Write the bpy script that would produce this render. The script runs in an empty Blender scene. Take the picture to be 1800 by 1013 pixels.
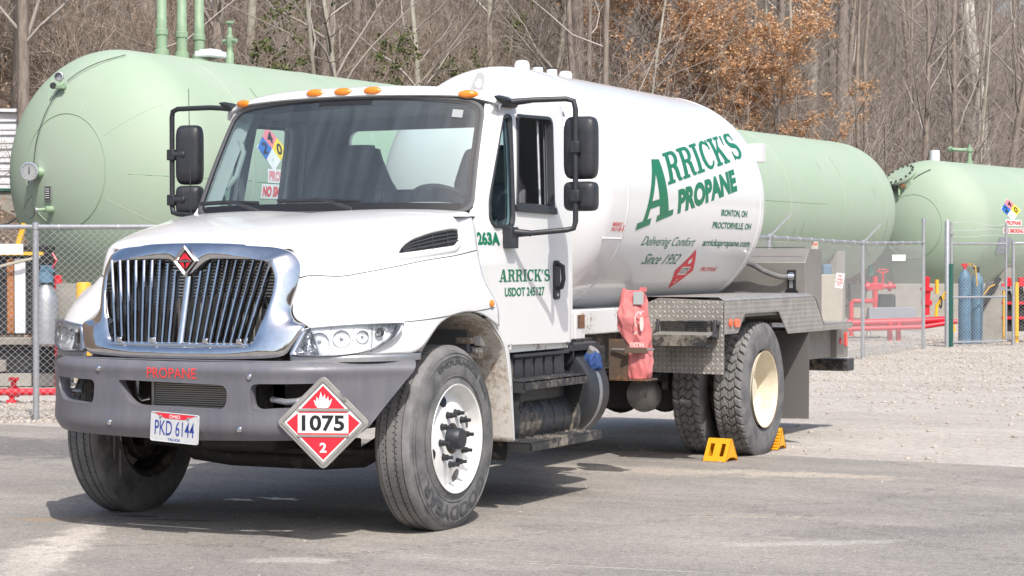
import bpy, bmesh, math, random
import numpy as np
from mathutils import Vector, Matrix
PI = math.pi
R = math.radians
random.seed(7)
rng = np.random.default_rng(7)
sc = bpy.context.scene
COL = sc.collection

# ------------------------------------------------------------------ camera
cd = bpy.data.cameras.new('camera')
cam = bpy.data.objects.new('camera', cd)
COL.objects.link(cam)
cam.location = (6.3989, -10.0876, 1.4596)
cam.rotation_euler = (PI/2 - 0.0120, 0.001, 0.4536)
cd.sensor_width = 36.0
cd.lens = 73.17
cd.clip_start = 0.1
cd.clip_end = 1500
sc.camera = cam

# ------------------------------------------------------------------ world, sun, exposure
SUN = Vector((0.56, -0.62, 1.05)).normalized()      # direction towards the sun
w = bpy.data.worlds.new('World')
sc.world = w
w.use_nodes = True
nt = w.node_tree
bg = nt.nodes['Background']
sky = nt.nodes.new('ShaderNodeTexSky')
sky.sky_type = 'NISHITA'
sky.sun_disc = False
sky.sun_elevation = math.asin(SUN.z)
sky.sun_rotation = math.atan2(SUN.x, SUN.y)
sky.air_density = 1.0
sky.dust_density = 3.0
nt.links.new(sky.outputs[0], bg.inputs[0])
bg.inputs[1].default_value = 0.15
sd = bpy.data.lights.new('sun', 'SUN')
sd.energy = 3.5
sd.angle = R(0.5)
sd.color = (1.0, 0.955, 0.90)
so = bpy.data.objects.new('sun', sd)
COL.objects.link(so)
so.rotation_euler = SUN.to_track_quat('Z', 'Y').to_euler()
so.location = (10, -20, 30)
sc.view_settings.view_transform = 'Standard'
sc.view_settings.look = 'None'
sc.view_settings.exposure = 0.38
sc.view_settings.gamma = 1.0
sc.render.engine = 'CYCLES'
sc.cycles.max_bounces = 8
sc.cycles.transparent_max_bounces = 16

# ------------------------------------------------------------------ materials
MATS = {}
def nodes(m):
    m.use_nodes = True
    return m.node_tree.nodes, m.node_tree.links, m.node_tree.nodes['Principled BSDF']

def mat(name, col, rough=0.5, metal=0.0, noise=0.0, nscale=8.0, bump=0.0, bscale=60.0, coat=0.0, spec=None, col2=None, stretch=None, thr=(0.35, 0.7)):
    m = bpy.data.materials.new(name)
    n, l, b = nodes(m)
    b.inputs['Base Color'].default_value = (*col, 1)
    b.inputs['Roughness'].default_value = rough
    b.inputs['Metallic'].default_value = metal
    if coat:
        b.inputs['Coat Weight'].default_value = coat
        b.inputs['Coat Roughness'].default_value = 0.06
    if spec is not None:
        b.inputs['Specular IOR Level'].default_value = spec
    tc = n.new('ShaderNodeTexCoord')
    src = tc.outputs['Object']
    if stretch:
        mp = n.new('ShaderNodeMapping')
        mp.inputs['Scale'].default_value = stretch
        l.new(src, mp.inputs[0]); src = mp.outputs[0]
    if noise or col2:
        t = n.new('ShaderNodeTexNoise')
        t.inputs['Scale'].default_value = nscale
        t.inputs['Detail'].default_value = 8
        t.inputs['Roughness'].default_value = 0.65
        l.new(src, t.inputs[0])
        r = n.new('ShaderNodeValToRGB')
        c2 = col2 if col2 else tuple(c*(1-noise) for c in col)
        r.color_ramp.elements[0].position = thr[0]; r.color_ramp.elements[0].color = (*c2, 1)
        r.color_ramp.elements[1].position = thr[1]; r.color_ramp.elements[1].color = (*col, 1)
        l.new(t.outputs[0], r.inputs[0]); l.new(r.outputs[0], b.inputs['Base Color'])
    if bump:
        t2 = n.new('ShaderNodeTexNoise')
        t2.inputs['Scale'].default_value = bscale
        t2.inputs['Detail'].default_value = 6
        l.new(src, t2.inputs[0])
        bp = n.new('ShaderNodeBump')
        bp.inputs['Strength'].default_value = bump
        bp.inputs['Distance'].default_value = 0.01
        l.new(t2.outputs[0], bp.inputs['Height']); l.new(bp.outputs[0], b.inputs['Normal'])
    MATS[name] = m
    return m

def dirty(name, base, dirt, amount, rough=0.5, metal=0.0, scale=30.0, coat=0.0, specks=True):
    """paint with mud specks and a dusty film"""
    m = bpy.data.materials.new(name)
    n, l, b = nodes(m)
    b.inputs['Metallic'].default_value = metal
    if coat: b.inputs['Coat Weight'].default_value = coat
    tc = n.new('ShaderNodeTexCoord')
    t1 = n.new('ShaderNodeTexNoise'); t1.inputs['Scale'].default_value = scale; t1.inputs['Detail'].default_value = 10; t1.inputs['Roughness'].default_value = 0.7
    t2 = n.new('ShaderNodeTexNoise'); t2.inputs['Scale'].default_value = scale*0.12; t2.inputs['Detail'].default_value = 5
    l.new(tc.outputs['Object'], t1.inputs[0]); l.new(tc.outputs['Object'], t2.inputs[0])
    a = n.new('ShaderNodeMath'); a.operation = 'MULTIPLY'
    l.new(t1.outputs[0], a.inputs[0]); l.new(t2.outputs[0], a.inputs[1])
    r = n.new('ShaderNodeMapRange')
    r.inputs[1].default_value = 0.34 - 0.16*amount
    r.inputs[2].default_value = 0.42 - 0.10*amount
    l.new(a.outputs[0], r.inputs[0])
    mx = n.new('ShaderNodeMix'); mx.data_type = 'RGBA'
    mx.inputs[6].default_value = (*base, 1); mx.inputs[7].default_value = (*dirt, 1)
    l.new(r.outputs[0], mx.inputs[0]); l.new(mx.outputs[2], b.inputs['Base Color'])
    rr = n.new('ShaderNodeMapRange'); rr.inputs[3].default_value = rough; rr.inputs[4].default_value = 0.9
    l.new(r.outputs[0], rr.inputs[0]); l.new(rr.outputs[0], b.inputs['Roughness'])
    bp = n.new('ShaderNodeBump'); bp.inputs['Strength'].default_value = 0.25; bp.inputs['Distance'].default_value = 0.004
    l.new(r.outputs[0], bp.inputs['Height']); l.new(bp.outputs[0], b.inputs['Normal'])
    MATS[name] = m
    return m

def island_mat(name, cols, rough=0.9, transl=0.0):
    """each separate twig or leaf takes its own shade"""
    m = bpy.data.materials.new(name)
    n, l, b = nodes(m)
    g = n.new('ShaderNodeNewGeometry')
    r = n.new('ShaderNodeValToRGB')
    e = r.color_ramp.elements
    e[0].color = (*cols[0], 1); e[0].position = 0
    e[1].color = (*cols[-1], 1); e[1].position = 1
    for i, c in enumerate(cols[1:-1]):
        q = e.new((i+1)/(len(cols)-1)); q.color = (*c, 1)
    l.new(g.outputs['Random Per Island'], r.inputs[0])
    l.new(r.outputs[0], b.inputs['Base Color'])
    b.inputs['Roughness'].default_value = rough
    b.inputs['Specular IOR Level'].default_value = 0.2
    if transl:
        tr = n.new('ShaderNodeBsdfTranslucent'); l.new(r.outputs[0], tr.inputs[0])
        mx = n.new('ShaderNodeMixShader'); mx.inputs[0].default_value = transl
        out = n['Material Output']
        l.new(b.outputs[0], mx.inputs[1]); l.new(tr.outputs[0], mx.inputs[2]); l.new(mx.outputs[0], out.inputs[0])
    MATS[name] = m
    return m

def glass(name, tint, gloss=0.03, film=0.0, boost=1.0):
    """clear pane: tinted see-through, mirror reflection growing at grazing angles, thin dusty film that also paints in sky veil and glare"""
    m = bpy.data.materials.new(name)
    n, l, b = nodes(m)
    n.remove(b)
    t = n.new('ShaderNodeBsdfTransparent'); t.inputs[0].default_value = (*tint, 1)
    g = n.new('ShaderNodeBsdfGlossy'); g.inputs['Roughness'].default_value = gloss
    lw = n.new('ShaderNodeLayerWeight'); lw.inputs[0].default_value = 0.5
    p = n.new('ShaderNodeMath'); p.operation = 'POWER'; p.inputs[1].default_value = 4.0
    l.new(lw.outputs['Facing'], p.inputs[0])
    f = n.new('ShaderNodeMapRange'); f.inputs[3].default_value = 0.05*boost; f.inputs[4].default_value = 1.0
    l.new(p.outputs[0], f.inputs[0])
    mx = n.new('ShaderNodeMixShader')
    l.new(f.outputs[0], mx.inputs[0]); l.new(t.outputs[0], mx.inputs[1]); l.new(g.outputs[0], mx.inputs[2])
    last = mx
    if film:  # pale streaked layer: dust, plus sky veil and glare put in as colour
        d = n.new('ShaderNodeBsdfDiffuse'); d.inputs[0].default_value = (0.50, 0.58, 0.62, 1)
        gl = n.new('ShaderNodeBsdfGlossy'); gl.inputs['Roughness'].default_value = 0.24
        m1 = n.new('ShaderNodeMixShader'); m1.inputs[0].default_value = 0.45
        l.new(d.outputs[0], m1.inputs[1]); l.new(gl.outputs[0], m1.inputs[2])
        tc = n.new('ShaderNodeTexCoord'); mp = n.new('ShaderNodeMapping'); mp.inputs['Scale'].default_value = (14, 3, 0.8)
        mp.inputs['Rotation'].default_value = (0, R(14), 0)
        ns = n.new('ShaderNodeTexNoise'); ns.inputs['Scale'].default_value = 1.0; ns.inputs['Detail'].default_value = 7
        l.new(tc.outputs['Object'], mp.inputs[0]); l.new(mp.outputs[0], ns.inputs[0])
        r = n.new('ShaderNodeMapRange'); r.inputs[1].default_value = 0.35; r.inputs[2].default_value = 0.75; r.inputs[3].default_value = film*0.7; r.inputs[4].default_value = film*1.35
        l.new(ns.outputs[0], r.inputs[0])
        m2 = n.new('ShaderNodeMixShader')
        l.new(r.outputs[0], m2.inputs[0]); l.new(mx.outputs[0], m2.inputs[1]); l.new(m1.outputs[0], m2.inputs[2])
        last = m2
    l.new(last.outputs[0], n['Material Output'].inputs[0])
    MATS[name] = m
    return m

def treadplate(name):
    m = bpy.data.materials.new(name)
    n, l, b = nodes(m)
    b.inputs['Metallic'].default_value = 0.4
    b.inputs['Roughness'].default_value = 0.45
    tc = n.new('ShaderNodeTexCoord')
    # use object coordinates x+y along, z up (for upright plates) and y for flat ones
    sep = n.new('ShaderNodeSeparateXYZ'); l.new(tc.outputs['UV'], sep.inputs[0])
    def M(op, a, bb=None, c=None):
        k = n.new('ShaderNodeMath'); k.operation = op
        for i, v in enumerate((a, bb, c)):
            if v is None: continue
            if isinstance(v, (int, float)): k.inputs[i].default_value = v
            else: l.new(v, k.inputs[i])
        return k.outputs[0]
    P = 0.034
    u = M('DIVIDE', sep.outputs[0], P); v = M('DIVIDE', sep.outputs[1], P)
    fu = M('FLOOR', u); fv = M('FLOOR', v)
    par = M('MODULO', M('ABSOLUTE', M('ADD', fu, fv)), 2.0)
    sgn = M('SUBTRACT', M('MULTIPLY', par, 2.0), 1.0)
    lu = M('SUBTRACT', M('SUBTRACT', u, fu), 0.5); lv = M('SUBTRACT', M('SUBTRACT', v, fv), 0.5)
    a = M('ADD', lu, M('MULTIPLY', lv, sgn)); c = M('SUBTRACT', lu, M('MULTIPLY', lv, sgn))
    d = M('ADD', M('POWER', M('ABSOLUTE', M('MULTIPLY', a, 1.15)), 2.0), M('POWER', M('ABSOLUTE', M('MULTIPLY', c, 3.8)), 2.0))
    mr = n.new('ShaderNodeMapRange'); mr.inputs[1].default_value = 0.5; mr.inputs[2].default_value = 0.1
    l.new(d, mr.inputs[0])
    ns = n.new('ShaderNodeTexNoise'); ns.inputs['Scale'].default_value = 9; ns.inputs['Detail'].default_value = 7
    l.new(tc.outputs['Object'], ns.inputs[0])
    r1 = n.new('ShaderNodeValToRGB')
    r1.color_ramp.elements[0].color = (0.27, 0.25, 0.225, 1); r1.color_ramp.elements[0].position = 0.3
    r1.color_ramp.elements[1].color = (0.42, 0.40, 0.37, 1); r1.color_ramp.elements[1].position = 0.75
    l.new(ns.outputs[0], r1.inputs[0])
    mx = n.new('ShaderNodeMix'); mx.data_type = 'RGBA'; mx.inputs[7].default_value = (0.72, 0.71, 0.69, 1)
    l.new(M('MULTIPLY', mr.outputs[0], 0.75), mx.inputs[0]); l.new(r1.outputs[0], mx.inputs[6]); l.new(mx.outputs[2], b.inputs['Base Color'])
    bp = n.new('ShaderNodeBump'); bp.inputs['Strength'].default_value = 1.0; bp.inputs['Distance'].default_value = 0.004
    l.new(mr.outputs[0], bp.inputs['Height']); l.new(bp.outputs[0], b.inputs['Normal'])
    MATS[name] = m
    return m

mat('white_paint', (0.74, 0.74, 0.735), 0.28, coat=0.6, noise=0.03, nscale=3)
mat('tank_white', (0.76, 0.76, 0.755), 0.22, coat=0.5, noise=0.05, nscale=1.6)
dirty('white_dirty', (0.72, 0.72, 0.70), (0.30, 0.25, 0.19), 0.25, 0.4)
dirty('liner', (0.46, 0.43, 0.385), (0.27, 0.22, 0.17), 0.5, 0.7)
mat('chrome', (0.74, 0.745, 0.76), 0.09, 1.0, noise=0.14, nscale=22, bump=0.03, bscale=12)
mat('chrome_rough', (0.62, 0.63, 0.65), 0.25, 1.0)
mat('bumper_grey', (0.128, 0.128, 0.150), 0.42, 0.1, col2=(0.160, 0.158, 0.172), nscale=9, stretch=(1.2, 1.2, 0.22), thr=(0.36, 0.66), bump=0.12)
mat('black_plastic', (0.034, 0.037, 0.043), 0.45, noise=0.3, nscale=20, bump=0.1, bscale=300)
mat('dark_plastic', (0.045, 0.048, 0.052), 0.5, noise=0.25, nscale=15)
dirty('black_dusty', (0.036, 0.037, 0.040), (0.19, 0.165, 0.135), 0.35, 0.5, scale=26)
dirty('black_muddy', (0.03, 0.03, 0.032), (0.24, 0.21, 0.17), 0.55, 0.6, scale=22)
dirty('dusty_flap', (0.13, 0.125, 0.118), (0.30, 0.265, 0.225), 0.5, 0.7, scale=16)
dirty('underbody', (0.040, 0.038, 0.036), (0.17, 0.14, 0.11), 0.45, 0.7, scale=14)
dirty('rusty', (0.10, 0.07, 0.05), (0.25, 0.11, 0.05), 0.5, 0.8, scale=30)
mat('tyre_rubber', (0.245, 0.240, 0.235), 0.9, noise=0.38, nscale=9, bump=0.3, bscale=90, spec=0.25)
mat('tyre_side', (0.195, 0.192, 0.188), 0.8, col2=(0.095, 0.096, 0.10), nscale=7, bump=0.2, bscale=60, spec=0.3, thr=(0.36, 0.62))
mat('tyre_letter', (0.070, 0.070, 0.074), 0.6)
mat('rim_white', (0.78, 0.775, 0.75), 0.35, noise=0.10, nscale=12)
mat('rim_cream', (0.70, 0.64, 0.50), 0.5, col2=(0.58, 0.46, 0.30), nscale=10, thr=(0.25, 0.5))
mat('rim_rust', (0.32, 0.17, 0.08), 0.8, noise=0.5, nscale=20)
treadplate('treadplate')
mat('aluminium', (0.44, 0.425, 0.40), 0.45, 0.5, noise=0.25, nscale=6)
mat('grey_cabinet', (0.33, 0.31, 0.285), 0.45, 0.45, noise=0.18, nscale=3)
mat('tan_grey', (0.27, 0.25, 0.22), 0.6, noise=0.25, nscale=8)
mat('steel_grey', (0.42, 0.43, 0.44), 0.45, 0.7, noise=0.2, nscale=10)
mat('reflector', (0.62, 0.63, 0.64), 0.14, 1.0, noise=0.5, nscale=40, bump=1.0, bscale=45)
mat('galvanised', (0.50, 0.51, 0.53), 0.45, 0.65, noise=0.22, nscale=30)
mat('wire', (0.66, 0.67, 0.68), 0.45, 0.25)
glass('windscreen_glass', (0.84, 0.95, 0.93), 0.02, 0.11)
glass('rear_glass', (0.86, 0.94, 0.92), 0.02)
mat('plate_white', (0.56, 0.57, 0.58), 0.5, noise=0.12, nscale=30)
mat('gauge_grey', (0.30, 0.31, 0.31), 0.35)
mat('rubber_seal', (0.085, 0.085, 0.09), 0.6)
glass('side_glass', (0.45, 0.58, 0.60), 0.02)
glass('headlamp_lens', (0.92, 0.95, 0.97), 0.03, 0.035, 1.6)
glass('lens_clear', (0.90, 0.93, 0.96), 0.03)
mat('amber', (0.85, 0.24, 0.01), 0.18, coat=0.8)
mat('red_lens', (0.70, 0.03, 0.02), 0.2, coat=0.8)
mat('orange_lens', (0.82, 0.13, 0.04), 0.25, coat=0.6)
mat('green_letter', (0.0, 0.165, 0.075), 0.4)
mat('red_letter', (0.70, 0.06, 0.06), 0.45)
mat('red_sign', (0.74, 0.025, 0.045), 0.4, noise=0.1, nscale=10)
mat('white_sign', (0.80, 0.80, 0.79), 0.45, noise=0.06, nscale=12)
mat('black_sign', (0.015, 0.015, 0.017), 0.45)
mat('blue_sign', (0.02, 0.14, 0.50), 0.45)
mat('yellow_sign', (0.85, 0.62, 0.03), 0.45)
mat('pink_sign', (0.78, 0.22, 0.25), 0.45)
mat('plate_blue', (0.03, 0.06, 0.28), 0.4)
mat('interior', (0.15, 0.155, 0.17), 0.8)
mat('seat_cloth', (0.085, 0.09, 0.105), 0.9, noise=0.2, nscale=40)
mat('seat_grey', (0.16, 0.165, 0.18), 0.85)
mat('dash_grey', (0.36, 0.38, 0.365), 0.7, noise=0.1)
mat('trim_grey', (0.30, 0.325, 0.325), 0.7)
mat('radiator', (0.13, 0.125, 0.115), 0.6, 0.5)
mat('condenser', (0.50, 0.47, 0.42), 0.5, 0.6)
mat('red_canvas', (0.56, 0.115, 0.12), 0.8, col2=(0.66, 0.25, 0.24), nscale=6, bump=0.9, bscale=9)
mat('blue_cloth', (0.035, 0.085, 0.26), 0.9, noise=0.4, nscale=30, bump=0.4)
mat('chock_yellow', (0.90, 0.40, 0.015), 0.5, noise=0.14, nscale=18)
mat('tank_green', (0.318, 0.408, 0.305), 0.6, col2=(0.348, 0.418, 0.328), nscale=0.9, thr=(0.32, 0.62), bump=0.06, bscale=2.5, spec=0.3)
mat('grime', (0.20, 0.26, 0.18), 0.8, noise=0.3, nscale=9)
mat('tank_seam', (0.25, 0.36, 0.24), 0.7)
mat('green_fitting', (0.28, 0.40, 0.26), 0.5, noise=0.2)
mat('dark_line', (0.07, 0.08, 0.07), 0.7)
mat('red_pipe', (0.66, 0.02, 0.035), 0.4, noise=0.1)
mat('yellow_paint', (0.82, 0.46, 0.03), 0.5, noise=0.15, nscale=12)
mat('blue_cylinder', (0.12, 0.23, 0.33), 0.55, noise=0.3, nscale=8)
mat('dark_green_paint', (0.02, 0.10, 0.08), 0.5)
mat('concrete', (0.36, 0.34, 0.30), 0.9, noise=0.25, nscale=5, bump=0.2, bscale=40)
mat('beige_block', (0.46, 0.42, 0.34), 0.9, noise=0.15, nscale=5)
mat('dark_machine', (0.025, 0.025, 0.028), 0.6, noise=0.4, nscale=10)
mat('white_siding', (0.72, 0.73, 0.75), 0.5, noise=0.08, nscale=4)
mat('rust_orange', (0.45, 0.18, 0.06), 0.8, noise=0.4, nscale=10)
mat('grey_box', (0.30, 0.32, 0.36), 0.6, noise=0.1)
island_mat('twig', [(0.18, 0.14, 0.11), (0.33, 0.275, 0.22), (0.25, 0.195, 0.155), (0.47, 0.41, 0.345), (0.30, 0.235, 0.18), (0.39, 0.33, 0.265)])
island_mat('twig_far', [(0.25, 0.21, 0.18), (0.35, 0.305, 0.27), (0.29, 0.25, 0.22), (0.43, 0.39, 0.355)])
island_mat('beech_leaf', [(0.44, 0.23, 0.115), (0.64, 0.41, 0.235), (0.54, 0.30, 0.15), (0.72, 0.53, 0.36), (0.48, 0.26, 0.125)], 0.8, 0.25)
island_mat('dry_leaf', [(0.30, 0.19, 0.12), (0.44, 0.31, 0.21), (0.36, 0.25, 0.17), (0.50, 0.40, 0.30)])
island_mat('ivy_leaf', [(0.05, 0.075, 0.025), (0.12, 0.14, 0.045), (0.07, 0.095, 0.03), (0.19, 0.19, 0.08)], 0.6, 0.15)
mat('bark_brown', (0.32, 0.275, 0.235), 0.95, col2=(0.17, 0.135, 0.11), nscale=5, stretch=(3, 3, 0.6), bump=0.6, bscale=20)
mat('bark_pale', (0.44, 0.41, 0.35), 0.95, col2=(0.24, 0.22, 0.17), nscale=4, stretch=(2.5, 2.5, 0.7), bump=0.5, bscale=18)
mat('bark_white', (0.62, 0.60, 0.55), 0.9, col2=(0.34, 0.31, 0.26), nscale=3, stretch=(2, 2, 0.8), thr=(0.38, 0.52), bump=0.3)

def ground_mats():
    # asphalt: worn grey with long dusty streaks
    m = bpy.data.materials.new('asphalt'); n, l, b = nodes(m)
    tc = n.new('ShaderNodeTexCoord')
    mp = n.new('ShaderNodeMapping'); mp.inputs['Scale'].default_value = (0.55, 0.9, 1); mp.inputs['Rotation'].default_value = (0, 0, R(-28))
    mp2 = n.new('ShaderNodeMapping'); mp2.inputs['Scale'].default_value = (0.35, 1.1, 1); mp2.inputs['Rotation'].default_value = (0, 0, R(-18))
    l.new(tc.outputs['Object'], mp.inputs[0]); l.new(tc.outputs['Object'], mp2.inputs[0])
    def noise(src, s, d=8, ro=0.6):
        t = n.new('ShaderNodeTexNoise'); t.inputs['Scale'].default_value = s; t.inputs['Detail'].default_value = d; t.inputs['Roughness'].default_value = ro
        l.new(src, t.inputs[0]); return t.outputs[0]
    def ramp(src, p0, c0, p1, c1):
        r = n.new('ShaderNodeValToRGB'); e = r.color_ramp.elements
        e[0].position = p0; e[0].color = (*c0, 1); e[1].position = p1; e[1].color = (*c1, 1)
        l.new(src, r.inputs[0]); return r.outputs[0]
    def mix(f, a, bb, mode='MIX'):
        k = n.new('ShaderNodeMix'); k.data_type = 'RGBA'; k.blend_type = mode
        if isinstance(f, float): k.inputs[0].default_value = f
        else: l.new(f, k.inputs[0])
        for i, v in ((6, a), (7, bb)):
            if isinstance(v, tuple): k.inputs[i].default_value = (*v, 1)
            else: l.new(v, k.inputs[i])
        return k.outputs[2]
    base = ramp(noise(mp.outputs[0], 1.1), 0.3, (0.215, 0.202, 0.186), 0.7, (0.315, 0.293, 0.266))
    streak = ramp(noise(mp2.outputs[0], 1.5, 9, 0.62), 0.50, (0, 0, 0), 0.72, (1, 1, 1))
    c = mix(mix(0.35, streak, (0, 0, 0)), base, (0.39, 0.355, 0.315))
    dust = ramp(noise(mp.outputs[0], 0.45, 10, 0.7), 0.56, (0, 0, 0), 0.70, (0.75, 0.75, 0.75))
    c = mix(dust, c, (0.40, 0.365, 0.325))
    oil = ramp(noise(mp.outputs[0], 1.7, 8, 0.65), 0.60, (0, 0, 0), 0.74, (0.6, 0.6, 0.6))
    c = mix(oil, c, (0.135, 0.115, 0.10))
    # stains, drips and dust patches with shapes of their own
    def math2(op, a, bb=None):
        k = n.new('ShaderNodeMath'); k.operation = op
        for i, v in enumerate((a, bb)):
            if v is None: continue
            if isinstance(v, (int, float)): k.inputs[i].default_value = v
            else: l.new(v, k.inputs[i])
        return k.outputs[0]
    warp = n.new('ShaderNodeTexNoise'); warp.inputs['Scale'].default_value = 5.0; warp.inputs['Detail'].default_value = 8; warp.inputs['Roughness'].default_value = 0.7
    l.new(tc.outputs['Object'], warp.inputs[0])
    def blob(cx, cy, rx, ry, ang, edge=0.5, rag=1.6):
        mpb = n.new('ShaderNodeMapping'); mpb.vector_type = 'TEXTURE'
        mpb.inputs['Location'].default_value = (cx, cy, 0); mpb.inputs['Rotation'].default_value = (0, 0, R(ang)); mpb.inputs['Scale'].default_value = (rx, ry, 1)
        l.new(tc.outputs['Object'], mpb.inputs[0])
        ln = n.new('ShaderNodeVectorMath'); ln.operation = 'LENGTH'; l.new(mpb.outputs[0], ln.inputs[0])
        d = math2('ADD', ln.outputs['Value'], math2('MULTIPLY', math2('SUBTRACT', warp.outputs[0], 0.5), rag*1.6))
        mr = n.new('ShaderNodeMapRange'); mr.inputs[1].default_value = 1.0; mr.inputs[2].default_value = 1.0-edge; l.new(d, mr.inputs[0])
        return mr.outputs[0]
    def stain(c, m_, col, k):
        return mix(math2('MULTIPLY', m_, k), c, col)
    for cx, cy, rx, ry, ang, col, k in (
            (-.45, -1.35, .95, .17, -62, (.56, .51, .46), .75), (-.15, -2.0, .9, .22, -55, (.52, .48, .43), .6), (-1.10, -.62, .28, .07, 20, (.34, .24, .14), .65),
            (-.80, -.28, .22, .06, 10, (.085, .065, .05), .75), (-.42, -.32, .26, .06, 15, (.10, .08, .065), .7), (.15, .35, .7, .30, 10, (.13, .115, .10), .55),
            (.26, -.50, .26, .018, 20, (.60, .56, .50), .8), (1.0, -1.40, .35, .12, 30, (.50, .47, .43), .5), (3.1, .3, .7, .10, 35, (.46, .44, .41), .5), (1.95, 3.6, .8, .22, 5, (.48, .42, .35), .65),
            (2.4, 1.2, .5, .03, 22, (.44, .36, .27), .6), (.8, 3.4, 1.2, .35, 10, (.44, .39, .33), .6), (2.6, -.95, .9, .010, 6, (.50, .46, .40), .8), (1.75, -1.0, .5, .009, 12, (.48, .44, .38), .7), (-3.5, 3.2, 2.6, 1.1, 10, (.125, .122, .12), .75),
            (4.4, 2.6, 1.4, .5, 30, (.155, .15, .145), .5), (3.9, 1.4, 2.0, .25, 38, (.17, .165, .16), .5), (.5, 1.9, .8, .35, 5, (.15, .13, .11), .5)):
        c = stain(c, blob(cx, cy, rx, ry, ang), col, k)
    mid = noise(tc.outputs['Object'], 22, 6, 0.75)
    c = mix(0.8, c, ramp(mid, 0.30, (0.72, 0.72, 0.72), 0.70, (1.26, 1.25, 1.24)), 'MULTIPLY')
    fine = noise(tc.outputs['Object'], 85, 4, 0.9)
    c = mix(0.9, c, ramp(fine, 0.34, (0.55, 0.55, 0.55), 0.68, (1.50, 1.49, 1.47)), 'MULTIPLY')
    vr = n.new('ShaderNodeTexVoronoi'); vr.inputs['Scale'].default_value = 48; l.new(tc.outputs['Object'], vr.inputs[0])
    c = mix(ramp(vr.outputs['Distance'], 0.10, (0.75, 0.75, 0.75), 0.26, (0, 0, 0)), c, (0.47, 0.44, 0.40))
    vr2 = n.new('ShaderNodeTexVoronoi'); vr2.inputs['Scale'].default_value = 31; l.new(tc.outputs['Object'], vr2.inputs[0])
    c = mix(ramp(vr2.outputs['Distance'], 0.08, (0.8, 0.8, 0.8), 0.17, (0, 0, 0)), c, (0.075, 0.07, 0.065))
    # hairline cracks
    mw = n.new('ShaderNodeVectorMath'); mw.operation = 'ADD'; l.new(tc.outputs['Object'], mw.inputs[0])
    wv = n.new('ShaderNodeVectorMath'); wv.operation = 'SCALE'; wv.inputs['Scale'].default_value = 0.5; l.new(warp.outputs['Color'], wv.inputs[0]); l.new(wv.outputs[0], mw.inputs[1])
    vc = n.new('ShaderNodeTexVoronoi'); vc.feature = 'DISTANCE_TO_EDGE'; vc.inputs['Scale'].default_value = 0.33; l.new(mw.outputs[0], vc.inputs[0])
    c = mix(ramp(vc.outputs['Distance'], 0.0015, (0.7, 0.7, 0.7), 0.0035, (0, 0, 0)), c, (0.10, 0.09, 0.08))
    l.new(c, b.inputs['Base Color'])
    b.inputs['Roughness'].default_value = 0.9
    b.inputs['Specular IOR Level'].default_value = 0.25
    bp = n.new('ShaderNodeBump'); bp.inputs['Strength'].default_value = 0.5; bp.inputs['Distance'].default_value = 0.006
    l.new(fine, bp.inputs['Height']); l.new(bp.outputs[0], b.inputs['Normal'])
    MATS['asphalt'] = m
    # gravel yard
    m = bpy.data.materials.new('gravel_yard'); n, l, b = nodes(m)
    tc = n.new('ShaderNodeTexCoord')
    mp = n.new('ShaderNodeMapping'); mp.inputs['Scale'].default_value = (0.5, 1.0, 1); mp.inputs['Rotation'].default_value = (0, 0, R(-30))
    l.new(tc.outputs['Object'], mp.inputs[0])
    base = ramp(noise(mp.outputs[0], 0.9, 9, 0.65), 0.3, (0.37, 0.335, 0.30), 0.7, (0.51, 0.478, 0.44))
    v1 = n.new('ShaderNodeTexVoronoi'); v1.inputs['Scale'].default_value = 28; l.new(tc.outputs['Object'], v1.inputs[0])
    st = ramp(v1.outputs['Color'], 0.1, (0.72, 0.70, 0.68), 0.9, (1.22, 1.22, 1.22))
    c = mix(0.55, base, st, 'MULTIPLY')
    fine = noise(tc.outputs['Object'], 60, 5, 0.75)
    c = mix(0.6, c, ramp(fine, 0.3, (0.7, 0.69, 0.68), 0.7, (1.25, 1.25, 1.25)), 'MULTIPLY')
    l.new(c, b.inputs['Base Color']); b.inputs['Roughness'].default_value = 0.95; b.inputs['Specular IOR Level'].default_value = 0.2
    bp = n.new('ShaderNodeBump'); bp.inputs['Strength'].default_value = 0.6; bp.inputs['Distance'].default_value = 0.015
    l.new(fine, bp.inputs['Height']); l.new(bp.outputs[0], b.inputs['Normal'])
    MATS['gravel_yard'] = m
    # leaf litter on the hillside
    m = bpy.data.materials.new('leaf_litter'); n, l, b = nodes(m)
    tc = n.new('ShaderNodeTexCoord')
    base = ramp(noise(tc.outputs['Object'], 0.7, 9, 0.7), 0.3, (0.15, 0.115, 0.09), 0.7, (0.30, 0.235, 0.185))
    fine = noise(tc.outputs['Object'], 14, 7, 0.8)
    c = mix(0.8, base, ramp(fine, 0.32, (0.5, 0.5, 0.5), 0.7, (1.5, 1.45, 1.4)), 'MULTIPLY')
    l.new(c, b.inputs['Base Color']); b.inputs['Roughness'].default_value = 1.0; b.inputs['Specular IOR Level'].default_value = 0.1
    bp = n.new('ShaderNodeBump'); bp.inputs['Strength'].default_value = 1.0; bp.inputs['Distance'].default_value = 0.08
    l.new(fine, bp.inputs['Height']); l.new(bp.outputs[0], b.inputs['Normal'])
    MATS['leaf_litter'] = m
ground_mats()
M = MATS

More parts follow.
